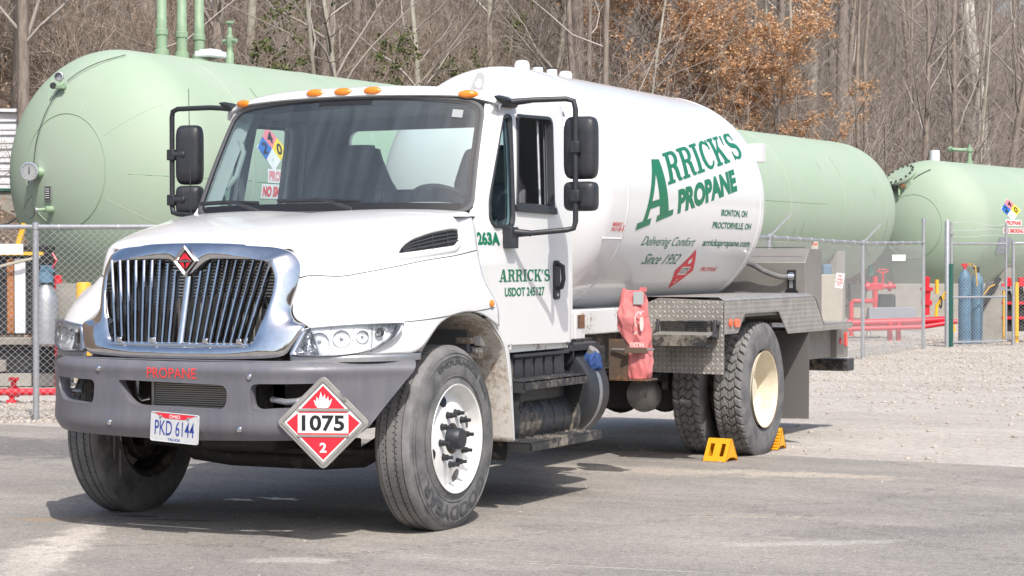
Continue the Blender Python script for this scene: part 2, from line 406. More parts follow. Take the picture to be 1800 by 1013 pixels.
# ------------------------------------------------------------------ mesh helpers
class MB:
    def __init__(s):
        s.v = []; s.f = []; s.m = []; s.sm = []; s.uv = {}
    def add(s, verts, faces, mt=None, smooth=False):
        o = len(s.v)
        s.v += [tuple(p) for p in verts]
        for f in faces:
            s.f.append(tuple(i+o for i in f)); s.m.append(mt); s.sm.append(smooth)
        return s
    def box(s, c, size, mt=None, rot=None, taper=1.0):
        x, y, z = (q/2 for q in size)
        P = [Vector(p) for p in [(-x,-y,-z),(x,-y,-z),(x,y,-z),(-x,y,-z),(-x*taper,-y*taper,z),(x*taper,-y*taper,z),(x*taper,y*taper,z),(-x*taper,y*taper,z)]]
        if rot is not None:
            P = [rot @ p for p in P]
        c = Vector(c)
        return s.add([p+c for p in P], [(0,3,2,1),(4,5,6,7),(0,1,5,4),(1,2,6,5),(2,3,7,6),(3,0,4,7)], mt)
    def box2(s, a, b, mt=None):
        return s.box([(p+q)/2 for p, q in zip(a, b)], [abs(q-p) for p, q in zip(a, b)], mt)
    def cyl(s, p0, p1, r0, r1=None, n=16, mt=None, caps=True):
        r1 = r0 if r1 is None else r1
        return s.lathe([(0, r0), ((Vector(p1)-Vector(p0)).length, r1)], n, p0, Vector(p1)-Vector(p0), mt, caps)
    def lathe(s, prof, n=32, origin=(0,0,0), axis=(0,0,1), mt=None, caps=False, smooth=True):
        """prof = list of (along, radius)"""
        ax = Vector(axis).normalized()
        q = ax.to_track_quat('Z', 'Y'); o = Vector(origin)
        vs = []; K = len(prof)
        for a, r in prof:
            for i in range(n):
                t = 2*PI*i/n
                vs.append(o + q @ Vector((r*math.cos(t), r*math.sin(t), a)))
        fs = []
        for k in range(K-1):
            for i in range(n):
                j = (i+1) % n
                fs.append((k*n+i, k*n+j, (k+1)*n+j, (k+1)*n+i))
        s.add(vs, fs, mt, smooth)
        if caps:
            o2 = len(s.v) - len(vs)
            for k, rev in ((0, True), (K-1, False)):
                f = [o2+k*n+i for i in range(n)]
                s.f.append(tuple(reversed(f)) if rev else tuple(f)); s.m.append(mt); s.sm.append(False)
        return s
    def tube(s, pts, r, n=8, mt=None, closed=False, caps=True):
        pts = [Vector(p) for p in pts]
        rs = r if isinstance(r, (list, tuple)) else [r]*len(pts)
        up = Vector((0.123, 0.456, 0.88)).normalized()
        K = len(pts); vs = []
        prev = None
        for i, p in enumerate(pts):
            a = pts[(i-1) % K] if (closed or i > 0) else p
            b = pts[(i+1) % K] if (closed or i < K-1) else p
            t = (b-a).normalized()
            x = (prev - t*prev.dot(t)) if prev is not None else up.cross(t)
            if x.length < 1e-6: x = t.orthogonal()
            x.normalize(); prev = x; y = t.cross(x)
            for k in range(n):
                an = 2*PI*k/n
                vs.append(p + (x*math.cos(an) + y*math.sin(an))*rs[i])
        fs = []
        for i in range(K if closed else K-1):
            i2 = (i+1) % K
            for k in range(n):
                k2 = (k+1) % n
                fs.append((i*n+k, i*n+k2, i2*n+k2, i2*n+k))
        if caps and not closed:
            fs.append(tuple(reversed(range(n)))); fs.append(tuple((K-1)*n+k for k in range(n)))
        return s.add(vs, fs, mt, True)
    def grid(s, G, mt=None, smooth=True, flip=False, closed=False):
        """G = rows of points"""
        nr = len(G); nc = len(G[0])
        vs = [p for row in G for p in row]
        fs = []
        for i in range(nr-1):
            for j in range(nc if closed else nc-1):
                j2 = (j+1) % nc
                f = (i*nc+j, i*nc+j2, (i+1)*nc+j2, (i+1)*nc+j)
                fs.append(tuple(reversed(f)) if flip else f)
        return s.add(vs, fs, mt, smooth)
    def sheet(s, V, F, fn, mt=None, smooth=False):
        return s.add([fn(*p) for p in V], F, mt, smooth)
    def prism(s, poly, fn, d0, d1, mt=None):
        """extrude a 2-D polygon: fn(u, v, d)"""
        n = len(poly)
        vs = [fn(u, v, d0) for u, v in poly] + [fn(u, v, d1) for u, v in poly]
        fs = [tuple(reversed(range(n))), tuple(range(n, 2*n))]
        fs += [(i, (i+1) % n, n+(i+1) % n, n+i) for i in range(n)]
        return s.add(vs, fs, mt)
    def build(s, name, material=None, parent=None, bevel=0.0, seg=2, angle=35, solid=0.0, fixn=True, loc=None, uvfn=None):
        me = bpy.data.meshes.new(name)
        me.from_pydata(s.v, [], s.f)
        slots = []
        for mm in s.m:
            q = mm if mm is not None else material
            if q not in slots: slots.append(q)
        for q in slots: me.materials.append(q if not isinstance(q, str) else M[q])
        idx = [slots.index(mm if mm is not None else material) for mm in s.m]
        me.polygons.foreach_set('material_index', idx)
        me.polygons.foreach_set('use_smooth', [bool(x) for x in s.sm])
        if fixn:
            bm = bmesh.new(); bm.from_mesh(me)
            bmesh.ops.recalc_face_normals(bm, faces=bm.faces)
            bm.to_mesh(me); bm.free()
        if any(s.sm) or bevel:
            me.polygons.foreach_set('use_smooth', [True]*len(me.polygons))
            me.set_sharp_from_angle(angle=R(angle))
        if uvfn:
            uv = me.uv_layers.new(name='UVMap')
            for p in me.polygons:
                for li in p.loop_indices:
                    uv.data[li].uv = uvfn(me.vertices[me.loops[li].vertex_index].co, p.normal)
        me.update()
        o = bpy.data.objects.new(name, me)
        COL.objects.link(o)
        if parent is not None: o.parent = parent
        if loc is not None: o.location = loc
        if solid:
            md = o.modifiers.new('solid', 'SOLIDIFY'); md.thickness = solid; md.offset = 0
        if bevel:
            md = o.modifiers.new('bevel', 'BEVEL'); md.width = bevel; md.segments = seg; md.limit_method = 'ANGLE'; md.angle_limit = R(30)
        return o

def tag(o, label=None, cat=None, group=None, kind=None):
    if label: o['label'] = label
    if cat: o['category'] = cat
    if group: o['group'] = group
    if kind: o['kind'] = kind
    return o
def thing(name, label, cat, loc=(0,0,0), rz=0.0, group=None):
    o = bpy.data.objects.new(name, None); COL.objects.link(o)
    o.location = loc; o.rotation_euler = (0, 0, rz); o.empty_display_size = 0.2
    return tag(o, label, cat, group)
def node(name, parent, loc=(0,0,0), label=None):
    o = bpy.data.objects.new(name, None); COL.objects.link(o); o.parent = parent; o.location = loc; o.empty_display_size = 0.1
    if label: o['label'] = label
    return o
def copy_tree(o, parent=None):
    c = o.copy(); COL.objects.link(c); c.parent = parent
    for ch in list(o.children): copy_tree(ch, c)
    return c
def mirror_x(V): return [(-p[0], p[1], p[2]) for p in V]

def fill2d(loops):
    cu = bpy.data.curves.new('fill', 'CURVE'); cu.dimensions = '2D'; cu.fill_mode = 'BOTH'
    for lp in loops:
        sp = cu.splines.new('POLY'); sp.points.add(len(lp)-1)
        for i, p in enumerate(lp): sp.points[i].co = (p[0], p[1], 0, 1)
        sp.use_cyclic_u = True
    ob = bpy.data.objects.new('fill', cu)
    me = bpy.data.meshes.new_from_object(ob)
    return me, ob
def bisected(me, ustep=None, vstep=None):
    bm = bmesh.new(); bm.from_mesh(me)
    bmesh.ops.remove_doubles(bm, verts=bm.verts, dist=1e-5)
    if bm.verts:
        for ax, st in ((0, ustep), (1, vstep)):
            if not st: continue
            lo = min(v.co[ax] for v in bm.verts); hi = max(v.co[ax] for v in bm.verts)
            k = math.floor(lo/st)+1
            while k*st < hi - 1e-6:
                co = [0, 0, 0]; co[ax] = k*st; no = [0, 0, 0]; no[ax] = 1
                bmesh.ops.bisect_plane(bm, geom=bm.verts[:]+bm.edges[:]+bm.faces[:], plane_co=co, plane_no=no, dist=1e-5)
                k += 1
    bm.verts.index_update()
    V = [(v.co.x, v.co.y) for v in bm.verts]; F = [tuple(v.index for v in f.verts) for f in bm.faces]
    bm.free()
    return V, F
def fill(loops, ustep=None, vstep=None):
    me, ob = fill2d(loops)
    V, F = bisected(me, ustep, vstep)
    bpy.data.objects.remove(ob); bpy.data.meshes.remove(me)
    return V, F
def plate(loops, ustep, vstep, fn, thick, mt=None, mb=None):
    """flat outline with holes, bent by fn(u, v, d), d = 0 .. thick"""
    V, F = fill(loops, ustep, vstep)
    from collections import Counter
    cnt = Counter()
    for f in F:
        for a, b in zip(f, f[1:]+f[:1]): cnt[(min(a, b), max(a, b))] += 1
    n = len(V)
    vs = [fn(u, v, 0) for u, v in V] + [fn(u, v, thick) for u, v in V]
    fs = [tuple(f) for f in F] + [tuple(i+n for i in reversed(f)) for f in F]
    for (a, b), c in cnt.items():
        if c == 1: fs.append((a, b, b+n, a+n))
    mb = mb or MB()
    mb.add(vs, fs, mt, True)
    return mb
def rpoly(pts, r, n=5):
    """round the corners of a polygon; r number or list"""
    out = []; K = len(pts)
    for i in range(K):
        p = Vector(pts[i]); a = Vector(pts[i-1])-p; b = Vector(pts[(i+1) % K])-p
        rr = r[i] if isinstance(r, (list, tuple)) else r
        rr = min(rr, a.length*0.49, b.length*0.49)
        if rr <= 0: out.append(tuple(p)); continue
        p0 = p + a.normalized()*rr; p1 = p + b.normalized()*rr
        for k in range(n+1):
            t = k/n
            out.append(tuple(p0*(1-t)**2 + p*2*t*(1-t) + p1*t*t))
    return out
def circle2(cx, cy, r, n=24, ry=None):
    ry = ry or r
    return [(cx+r*math.cos(2*PI*i/n), cy+ry*math.sin(2*PI*i/n)) for i in range(n)]
def catmull(P, sub):
    P = [np.array(p, float) for p in P]
    out = []
    for i in range(len(P)-1):
        p0 = P[max(i-1, 0)]; p1 = P[i]; p2 = P[i+1]; p3 = P[min(i+2, len(P)-1)]
        for k in range(sub):
            t = k/sub
            out.append(0.5*((2*p1)+(-p0+p2)*t+(2*p0-5*p1+4*p2-p3)*t*t+(-p0+3*p1-3*p2+p3)*t**3))
    out.append(P[-1])
    return out

# ---- lettering
TXT = {}
def text2d(txt, bold=0.0, shear=0.0, ustep=None, vstep=0.1):
    """returns verts in a unit box (0..1, 0..1) and faces"""
    cu = bpy.data.curves.new('t', 'FONT'); cu.body = txt; cu.fill_mode = 'BOTH'; cu.offset = bold; cu.shear = shear; cu.resolution_u = 3
    ob = bpy.data.objects.new('t', cu)
    me = bpy.data.meshes.new_from_object(ob)
    xs = [v.co.x for v in me.vertices]; ys = [v.co.y for v in me.vertices]
    x0, x1, y0, y1 = min(xs), max(xs), min(ys), max(ys)
    for v in me.vertices: v.co = ((v.co.x-x0)/(x1-x0), (v.co.y-y0)/(y1-y0), 0)
    V, F = bisected(me, None, vstep)
    bpy.data.objects.remove(ob); bpy.data.meshes.remove(me)
    return V, F
def put_text(mb, txt, fn, mt, bold=0.02, shear=0.0, vstep=0.12):
    V, F = text2d(txt, bold, shear, None, vstep)
    mb.add([fn(a, b) for a, b in V], F, mt, False)
    return mb
# slab-serif capitals as strokes and bars, each glyph 1 high
def g_stroke(pts, w):
    pts = [Vector(p) for p in pts]; L = []; Rr = []
    for i, p in enumerate(pts):
        a = pts[max(i-1, 0)]; b = pts[min(i+1, len(pts)-1)]
        t = (b-a).normalized(); nn = Vector((-t.y, t.x))
        ww = (w[i] if isinstance(w, (list, tuple)) else w)/2
        L.append(p+nn*ww); Rr.append(p-nn*ww)
    return [(tuple(L[i]), tuple(Rr[i]), tuple(Rr[i+1]), tuple(L[i+1])) for i in range(len(pts)-1)]
def g_arc(cx, cy, rx, ry, a0, a1, n=12):
    return [(cx+rx*math.cos(R(a0+(a1-a0)*i/n)), cy+ry*math.sin(R(a0+(a1-a0)*i/n))) for i in range(n+1)]
def rect(x0, y0, x1, y1): return [((x0, y0), (x1, y0), (x1, y1), (x0, y1))]
def glyph(c):
    t = 0.19; s = 0.10
    if c == 'A':
        return 0.86, [[((0.10, 0), (0.20, 0), (0.46, 1.0), (0.36, 1.0))], [((0.54, 0), (0.76, 0), (0.56, 1.0), (0.36, 1.0))], rect(0.22, 0.25, 0.62, 0.36), rect(0, 0, 0.32, s), rect(0.46, 0, 0.86, s)]
    if c == 'R':
        bowl = g_stroke([(0.28, 0.95)] + g_arc(0.42, 0.74, 0.19, 0.205, 90, -90, 10) + [(0.28, 0.535)], [0.10]+[0.11, 0.12, 0.15, 0.17, 0.18, 0.18, 0.18, 0.17, 0.15, 0.12, 0.11]+[0.10])
        leg = g_stroke([(0.40, 0.52), (0.53, 0.42), (0.57, 0.2), (0.62, 0.06), (0.74, 0.05)], [0.1, 0.18, 0.18, 0.14, 0.09])
        return 0.76, [rect(0.10, 0, 0.10+t, 1), rect(0, 0, 0.38, s), rect(0, 1-s, 0.36, 1), bowl, leg]
    if c == 'I':
        return 0.42, [rect(0.115, 0, 0.115+t, 1), rect(0, 0, 0.42, s), rect(0, 1-s, 0.42, 1)]
    if c == 'C':
        w = [0.10]+[0.11, 0.12, 0.14, 0.17, 0.19, 0.19, 0.19, 0.17, 0.14, 0.12, 0.11, 0.10, 0.09]
        return 0.70, [g_stroke(g_arc(0.38, 0.5, 0.29, 0.45, 40, 325, 13), w), rect(0.59, 0.64, 0.67, 1.0)]
    if c == 'K':
        return 0.80, [rect(0.08, 0, 0.08+t, 1), rect(0, 0, 0.35, s), rect(0, 1-s, 0.35, 1), g_stroke([(0.25, 0.40), (0.62, 0.92)], 0.09), [((0.34, 0.55), (0.46, 0.70), (0.76, 0.05), (0.54, 0.05))], rect(0.46, 0, 0.82, s), rect(0.44, 1-s, 0.76, 1)]
    if c == 'S':
        pts = g_arc(0.33, 0.735, 0.23, 0.22, 30, 270, 9)[:-1] + g_arc(0.33, 0.275, 0.24, 0.235, 90, -150, 9)
        return 0.66, [g_stroke(pts, [0.09, 0.1, 0.11, 0.14, 0.17, 0.18, 0.19, 0.2, 0.2, 0.2, 0.2, 0.2, 0.19, 0.18, 0.16, 0.13, 0.11, 0.10, 0.09]), rect(0.49, 0.68, 0.56, 1.0), rect(0.06, 0.0, 0.13, 0.32)]
    if c == "'":
        return 0.22, [[((0.05, 0.98), (0.0, 0.62), (0.06, 0.62), (0.2, 0.98))]]
    return 0.3, []
def slab_text(mb, txt, fn, mt, gap=0.05, split=6):
    """fn(u, v, layer); u in 0..1 across the word, v in 0..1"""
    gl = [glyph(c) for c in txt]
    W = sum(g[0] for g in gl) + gap*(len(gl)-1)
    x = 0; lay = 0
    for wd, pieces in gl:
        for pi, quads in enumerate(pieces):
            for q in quads:
                # split tall quads so they follow the bend
                hgt = max(p[1] for p in q)-min(p[1] for p in q)
                k = max(1, int(round(hgt*split)))
                a, b, c, d = (Vector(p) for p in q)
                vs = []
                for i in range(k+1):
                    tt = i/k
                    p = a.lerp(d, tt); r = b.lerp(c, tt)
                    vs += [fn((x+p.x)/W, p.y, pi), fn((x+r.x)/W, r.y, pi)]
                mb.add(vs, [(2*i, 2*i+1, 2*i+3, 2*i+2) for i in range(k)], mt)
        x += wd + gap
    return mb
FLAME = [(0.5,0.0),(0.2,0.02),(0.08,0.22),(0.0,0.5),(0.12,0.42),(0.16,0.70),(0.27,0.50),(0.38,1.0),(0.48,0.62),(0.60,0.86),(0.64,0.50),(0.78,0.72),(0.80,0.42),(0.98,0.58),(0.90,0.25),(0.78,0.03)]

# ================================================================== THE SETTING
def wavy_sheet(name, x0, x1, y0, y1, z, m, nx, ny, amp=0.0, edge=None):
    mb = MB(); G = []
    for j in range(ny+1):
        row = []
        for i in range(nx+1):
            x = x0+(x1-x0)*i/nx; y = y0+(y1-y0)*j/ny
            if edge and j == ny: y += edge(x)
            row.append((x, y, z))
        G.append(row)
    mb.grid(G)
    return tag(mb.build(name, m), kind='structure')
wavy_sheet('ground', -350, 350, -200, 500, 0.0, 'gravel_yard', 8, 8)
wavy_sheet('asphalt_pavement', -45, 45, -60, 4.84, 0.005, 'asphalt', 360, 6, edge=lambda x: 0.05*math.sin(x*1.3)+0.03*math.sin(x*5.1+1)+0.02*math.sin(x*17))

def hill_foot(y): return -15.2 + 0.115*y
def hnoise(x, y):
    return 0.35*math.sin(x*0.31+y*0.17)+0.28*math.sin(y*0.43-x*0.12+2)+0.15*math.sin(x*0.9+y*1.1)
def hill_z(x, y):
    d = hill_foot(y) - x
    if d <= 0: return -0.3
    return min(d, 70)*0.56*(1-math.exp(-d/3.0)) + hnoise(x, y)*min(1, d/6) - 0.02
def hill():
    mb = MB(); G = []
    for j in range(131):
        y = -15 + j*1.5
        row = []
        for i in range(61):
            d = -0.5 + 0.9*i + (i/60)**3*60
            x = hill_foot(y) - d
            row.append((x, y, hill_z(x, y)))
        G.append(row)
    mb.grid(G)
    return tag(mb.build('hillside', 'leaf_litter'), kind='structure')
hill()

def ridge():
    mb = MB(); G = []
    for j in range(7):
        row = []
        for i in range(241):
            a = R(-205+230*i/240)
            r_ = 62 + 10*math.sin(a*3)+4*math.sin(a*11)
            h = (0, 5.5, 9.5, 12.5, 14.2, 13.0, 0)[j]; h = h*(1+.16*math.sin(a*9+1)+.10*math.sin(a*31)+(.10*math.sin(a*97)+.08*math.sin(a*173) if j in (3, 4) else 0))
            q = r_+(0, 6, 14, 24, 34, 50, 70)[j]
            row.append((6+q*math.cos(a), -10+q*math.sin(a), h-.3))
        G.append(row)
    mb.grid(G)
    return tag(mb.build('far_hills', 'leaf_litter'), kind='structure')
ridge()

# ---- fast twig and leaf builders (numpy)
def np_mesh(name, V, F, m, smooth=True):
    me = bpy.data.meshes.new(name)
    k = F.shape[1]
    me.vertices.add(len(V)); me.vertices.foreach_set('co', V.astype(np.float32).ravel())
    me.loops.add(F.size); me.loops.foreach_set('vertex_index', F.astype(np.int32).ravel())
    me.polygons.add(len(F)); me.polygons.foreach_set('loop_start', np.arange(0, F.size, k, dtype=np.int32))
    if smooth: me.polygons.foreach_set('use_smooth', np.ones(len(F), bool))
    me.materials.append(M[m]); me.update(calc_edges=True)
    return me
def twig_arrays(P, Rad, n=3):
    """P (N,K,3) polylines, Rad (N,K) radii"""
    N, K, _ = P.shape
    T = np.gradient(P, axis=1); T /= np.linalg.norm(T, axis=2, keepdims=True)+1e-9
    ref = np.where(np.abs(T[..., 2:3]) > 0.9, np.array([1.0, 0, 0]), np.array([0, 0, 1.0]))
    X = np.cross(T, ref); X /= np.linalg.norm(X, axis=2, keepdims=True)+1e-9
    Y = np.cross(T, X)
    an = 2*np.pi*np.arange(n)/n
    V = P[:, :, None, :] + Rad[:, :, None, None]*(X[:, :, None, :]*np.cos(an)[None, None, :, None] + Y[:, :, None, :]*np.sin(an)[None, None, :, None])
    V = V.reshape(-1, 3)
    b = (np.arange(N)*K*n)[:, None, None] + (np.arange(K-1)*n)[None, :, None]
    k = np.arange(n)[None, None, :]; k2 = (k+1) % n
    F = np.stack([b+k, b+k2, b+n+k2, b+n+k], -1).reshape(-1, 4)
    return V, F
def join(parts):
    Vs = []; Fs = []; o = 0
    for V, F in parts:
        Vs.append(V); Fs.append(F+o); o += len(V)
    return np.concatenate(Vs), np.concatenate(Fs)
def branches(starts, dirs, lens, r0, K=5, wob=0.12, lift=0.15, r1f=0.3):
    N = len(starts)
    P = np.zeros((N, K, 3)); P[:, 0] = starts
    d = dirs/np.linalg.norm(dirs, axis=1, keepdims=True)
    for i in range(1, K):
        d = d + rng.normal(0, wob, (N, 3)) + np.array([0, 0, lift/K])
        d /= np.linalg.norm(d, axis=1, keepdims=True)
        P[:, i] = P[:, i-1] + d*(lens/(K-1))[:, None]
    Rad = r0[:, None]*np.linspace(1, r1f, K)[None, :]
    return P, Rad
def along(P, Rad, n, lo=0.15, hi=1.0):
    """n random points on each polyline"""
    N, K, _ = P.shape
    t = rng.uniform(lo, hi, (N, n))*(K-1)
    i = np.clip(t.astype(int), 0, K-2); f = (t-i)[..., None]
    idx = np.arange(N)[:, None]
    a = P[idx, i]; b = P[idx, i+1]
    q = a+(b-a)*f; dr = b-a
    r = Rad[idx, i]*(1-f[..., 0]) + Rad[idx, i+1]*f[..., 0]
    return q.reshape(-1, 3), dr.reshape(-1, 3), r.reshape(-1)
def side_dirs(dr, spread=1.0, up=0.2):
    d = dr/(np.linalg.norm(dr, axis=1, keepdims=True)+1e-9)
    r = rng.normal(0, 1, d.shape); r -= d*(r*d).sum(1, keepdims=True); r /= np.linalg.norm(r, axis=1, keepdims=True)
    return d*0.7 + r*spread + np.array([0, 0, up])

def tree_meshes(name, H, r, lean, bark, first=0.3, nl=14, limb_len=0.33, n2=7, n3=4, fork=False, twigmat='twig_far', up=0.35):
    """trunk mesh + crown mesh of limbs and twigs"""
    K = 9
    st = np.zeros((1, 3)); st[0, 2] = -0.4
    P, Rd = branches(st, np.array([[lean[0], lean[1], 1.0]]), np.array([H]), np.array([r]), K, 0.035, 0.0, 0.25)
    parts = [twig_arrays(P, Rd, 9)]
    if fork:
        q, dr, rr = along(P, Rd, 2, 0.15, 0.3)
        P2, R2 = branches(q, dr/np.linalg.norm(dr, axis=1, keepdims=True)+rng.normal(0, 0.13, dr.shape), np.array([H*0.75]*2), rr*0.75, K, 0.04, 0.1, 0.2)
        parts.append(twig_arrays(P2, R2, 8)); P = np.concatenate([P, P2]); Rd = np.concatenate([Rd, R2])
        nl = nl//2
    V, F = join(parts)
    tm = np_mesh(name+'_trunk', V, F, bark)
    q, dr, rr = along(P, Rd, nl, first, 0.98)
    L1, R1 = branches(q, side_dirs(dr, 1.0, up), H*limb_len*rng.uniform(0.4, 1, len(q)), rr*rng.uniform(0.25, 0.5, len(q)), 6, 0.16, 0.5)
    q, dr, rr = along(L1, R1, n2)
    L2, R2 = branches(q, side_dirs(dr, 0.8, 0.2), H*0.12*rng.uniform(0.4, 1.1, len(q)), np.maximum(rr*0.5, 0.008), 4, 0.18, 0.3)
    q, dr, rr = along(L2, R2, n3)
    L3, R3 = branches(q, side_dirs(dr, 0.7, 0.1), H*0.05*rng.uniform(0.4, 1.2, len(q)), np.full(len(q), 0.006), 3, 0.2, 0.2)
    V, F = join([twig_arrays(L1, R1, 5), twig_arrays(L2, R2, 3), twig_arrays(L3, R3, 3)])
    cm = np_mesh(name+'_crown', V, F, twigmat)
    return tm, cm, (L1, R1, L2, R2, L3, R3)
KINDS = [
    tree_meshes('t0', 15, 0.17, (0.03, 0.02), 'bark_brown')[:2],
    tree_meshes('t1', 16, 0.22, (-0.04, 0.0), 'bark_brown', first=0.35)[:2],
    tree_meshes('t2', 12, 0.09, (0.08, 0.0), 'bark_brown', first=0.15, nl=12)[:2],
    tree_meshes('t3', 14, 0.11, (-0.10, 0.03), 'bark_pale', first=0.25)[:2],
    tree_meshes('t4', 18, 0.26, (0.0, 0.03), 'bark_pale', first=0.3, nl=10)[:2],
    tree_meshes('t5', 11, 0.065, (0.16, 0.05), 'bark_pale', first=0.1, nl=12)[:2],
    tree_meshes('t6', 17, 0.20, (0.03, 0.0), 'bark_white', first=0.25, nl=12, fork=True)[:2],
]
def plant(kind, x, y, label, group=None, rz=None, s=1.0, name='bare_tree'):
    tm, cm = KINDS[kind][:2]
    t = thing(name, label, 'tree', (x, y, hill_z(x, y) if x < hill_foot(y) else 0.0), rng.uniform(0, 6.28) if rz is None else rz, group)
    t.scale = (s, s, s)
    for nm, me in (('trunk', tm), ('crown', cm)):
        o = bpy.data.objects.new(nm, me); COL.objects.link(o); o.parent = t
    return t
def cam_xy(px, D):
    """offline-measured bearings: column px (0..1800) at depth D metres"""
    a = 0.4536
    lat = (px-900)/3658.7*D
    return (6.3989 - math.sin(a)*D + math.cos(a)*lat, -10.0876 + math.cos(a)*D + math.sin(a)*lat)
SPECIAL = [(4, 1430, 80, 'pale grey trunk behind the far end of the long green tank', 1.0),
           (1, 1476, 78, 'thick mottled grey tree trunk right of the pale trunk, behind the long green tank', 1.15),
           (6, 1735, 88, 'white-barked tree forking into several stems above the second green tank', 1.25),
           (4, 1212, 72, 'broad grey trunk standing behind the tan-leaved beech tree', 0.95),
           (3, 962, 60, 'slender pale trunk above the domes of the white truck tank', 1.0),
           (5, 560, 43, 'thin leaning pale sapling left of centre above the long green tank', 1.0),
           (3, 628, 46, 'thin pale trunk leaning right, over the roof lights of the truck', 0.9),
           (0, 372, 42, 'grey-brown trunk just behind the green riser pipes', 0.95),
           (0, 1090, 68, 'straight brown trunk at the left edge of the tan beech leaves', 0.9),
           (2, 1610, 82, 'dark slim trunk standing left of the white-barked tree', 1.0)]
for k, px, D, lab, s in SPECIAL:
    x, y = cam_xy(px, D)
    plant(k, x, y, lab, s=s)
# ordinary leafless trees through the hillside wood
cnt = 0
tries = 0
placed = []
while cnt < 165 and tries < 4000:
    tries += 1
    y = rng.uniform(8, 112)
    d = 1.5 + rng.uniform(0, 1)**0.8*26
    x = hill_foot(y)-d
    if any((x-a)**2+(y-b)**2 < 2.4 for a, b in placed): continue
    # only the slice of the wood that the photograph looks at
    dx = x-6.3989; dy = y+10.0876
    a = math.atan2(-dx, dy)
    if not (0.4536-0.27 < a < 0.4536+0.28): continue
    Dd = math.hypot(dx, dy)
    if Dd < 36: continue
    placed.append((x, y))
    k = int(rng.choice([0, 1, 2, 3, 5, 2, 0, 3], 1)[0])
    desc = {0: 'leafless straight grey-brown tree on the wooded hillside', 1: 'leafless stout brown tree on the wooded hillside', 2: 'leafless slim brown tree on the wooded hillside', 3: 'leafless pale leaning tree on the wooded hillside', 5: 'leafless thin pale sapling on the wooded hillside'}[k]
    px_ = 900+3658.7*math.tan(0.4536-a)
    where = next(t_ for lim, t_ in ((140, 'at the left edge'), (285, 'left of the green riser pipes'), (430, 'right of the riser pipes'), (560, 'above the cab, left side'), (700, 'above the cab roof middle'), (840, 'above the cab roof right end'), (960, 'above the domes of the white tank'), (1080, 'left of the tan beeches'), (1200, 'behind the beeches, left'), (1320, 'behind the beeches, middle'), (1450, 'behind the beeches, right'), (1560, 'above the long tank far end'), (1680, 'above the second tank manway'), (9999, 'at the right edge')) if px_ < lim)
    where += ', close to the yard' if d < 8 else (', high on the slope' if d > 18 else ', part way up')
    desc = desc.replace(' on the wooded hillside', '')+' '+where
    plant(k, x, y, desc, 'leafless trees on the wooded hillside', s=rng.uniform(0.75, 1.2))
    cnt += 1

def undergrowth(name, N, ylo, yhi, dlo, dhi, hgt, rad, label_m='twig', tw=10, n3=2, amin=-0.34, amax=0.46):
    pts = []
    while len(pts) < N:
        y = rng.uniform(ylo, yhi, 4000); d = rng.uniform(dlo, dhi, 4000)
        x = -15.2+0.115*y - d
        a = np.arctan2(-(x-6.3989), y+10.0876)-0.4536
        ok = (a > amin) & (a < amax) & ~((a > 0.205) & (a < 0.30) & (y < 24))
        pts += list(zip(x[ok], y[ok]))
    pts = pts[:N]
    st = np.array([(x, y, hill_z(x, y)-0.05) for x, y in pts])
    dirs = np.stack([rng.normal(0, 0.35, N), rng.normal(0, 0.35, N), np.ones(N)], -1)
    P, Rd = branches(st, dirs, hgt*rng.uniform(0.4, 1.2, N), rad*rng.uniform(0.6, 1.3, N), 6, 0.14, -0.1)
    q, dr, rr = along(P, Rd, tw)
    P2, R2 = branches(q, side_dirs(dr, 0.9, 0.1), hgt*0.35*rng.uniform(0.3, 1.2, len(q)), np.maximum(rr*0.55, 0.005), 4, 0.22, -0.2)
    parts = [twig_arrays(P, Rd), twig_arrays(P2, R2)]
    if n3:
        q, dr, rr = along(P2, R2, n3)
        P3, R3 = branches(q, side_dirs(dr, 0.9, 0.1), hgt*0.14*rng.uniform(0.3, 1.2, len(q)), np.full(len(q), 0.005), 3, 0.2, 0.0)
        parts.append(twig_arrays(P3, R3))
    V, F = join(parts)
    o = bpy.data.objects.new(name, np_mesh(name, V, F, label_m)); COL.objects.link(o)
    return o
tag(undergrowth('hillside_brush', 4700, 2, 60, 0.2, 12, 3.4, 0.020), 'tangle of bare grey-brown brush and briars covering the lower hillside', 'brush', kind='stuff')
tag(undergrowth('far_saplings', 4000, 40, 150, 0.2, 30, 6.0, 0.024, 'twig_far', 10, 3), 'mass of leafless saplings between the trunks further along the hillside', 'saplings', kind='stuff')

def leaves(pts, size, mname, name, flat=0.0):
    N = len(pts)
    a = rng.normal(0, 1, (N, 3)); a[:, 2] *= (1-flat); a /= np.linalg.norm(a, axis=1, keepdims=True)
    b = rng.normal(0, 1, (N, 3)); b -= a*(a*b).sum(1, keepdims=True); b /= np.linalg.norm(b, axis=1, keepdims=True)
    s = size*rng.uniform(0.6, 1.25, N)[:, None]
    V = np.stack([pts-a*s*0.5, pts+b*s*0.27, pts+a*s*0.5, pts-b*s*0.27], 1).reshape(-1, 3)
    F = np.arange(N*4).reshape(-1, 4)
    return np_mesh(name, V, F, mname, False)
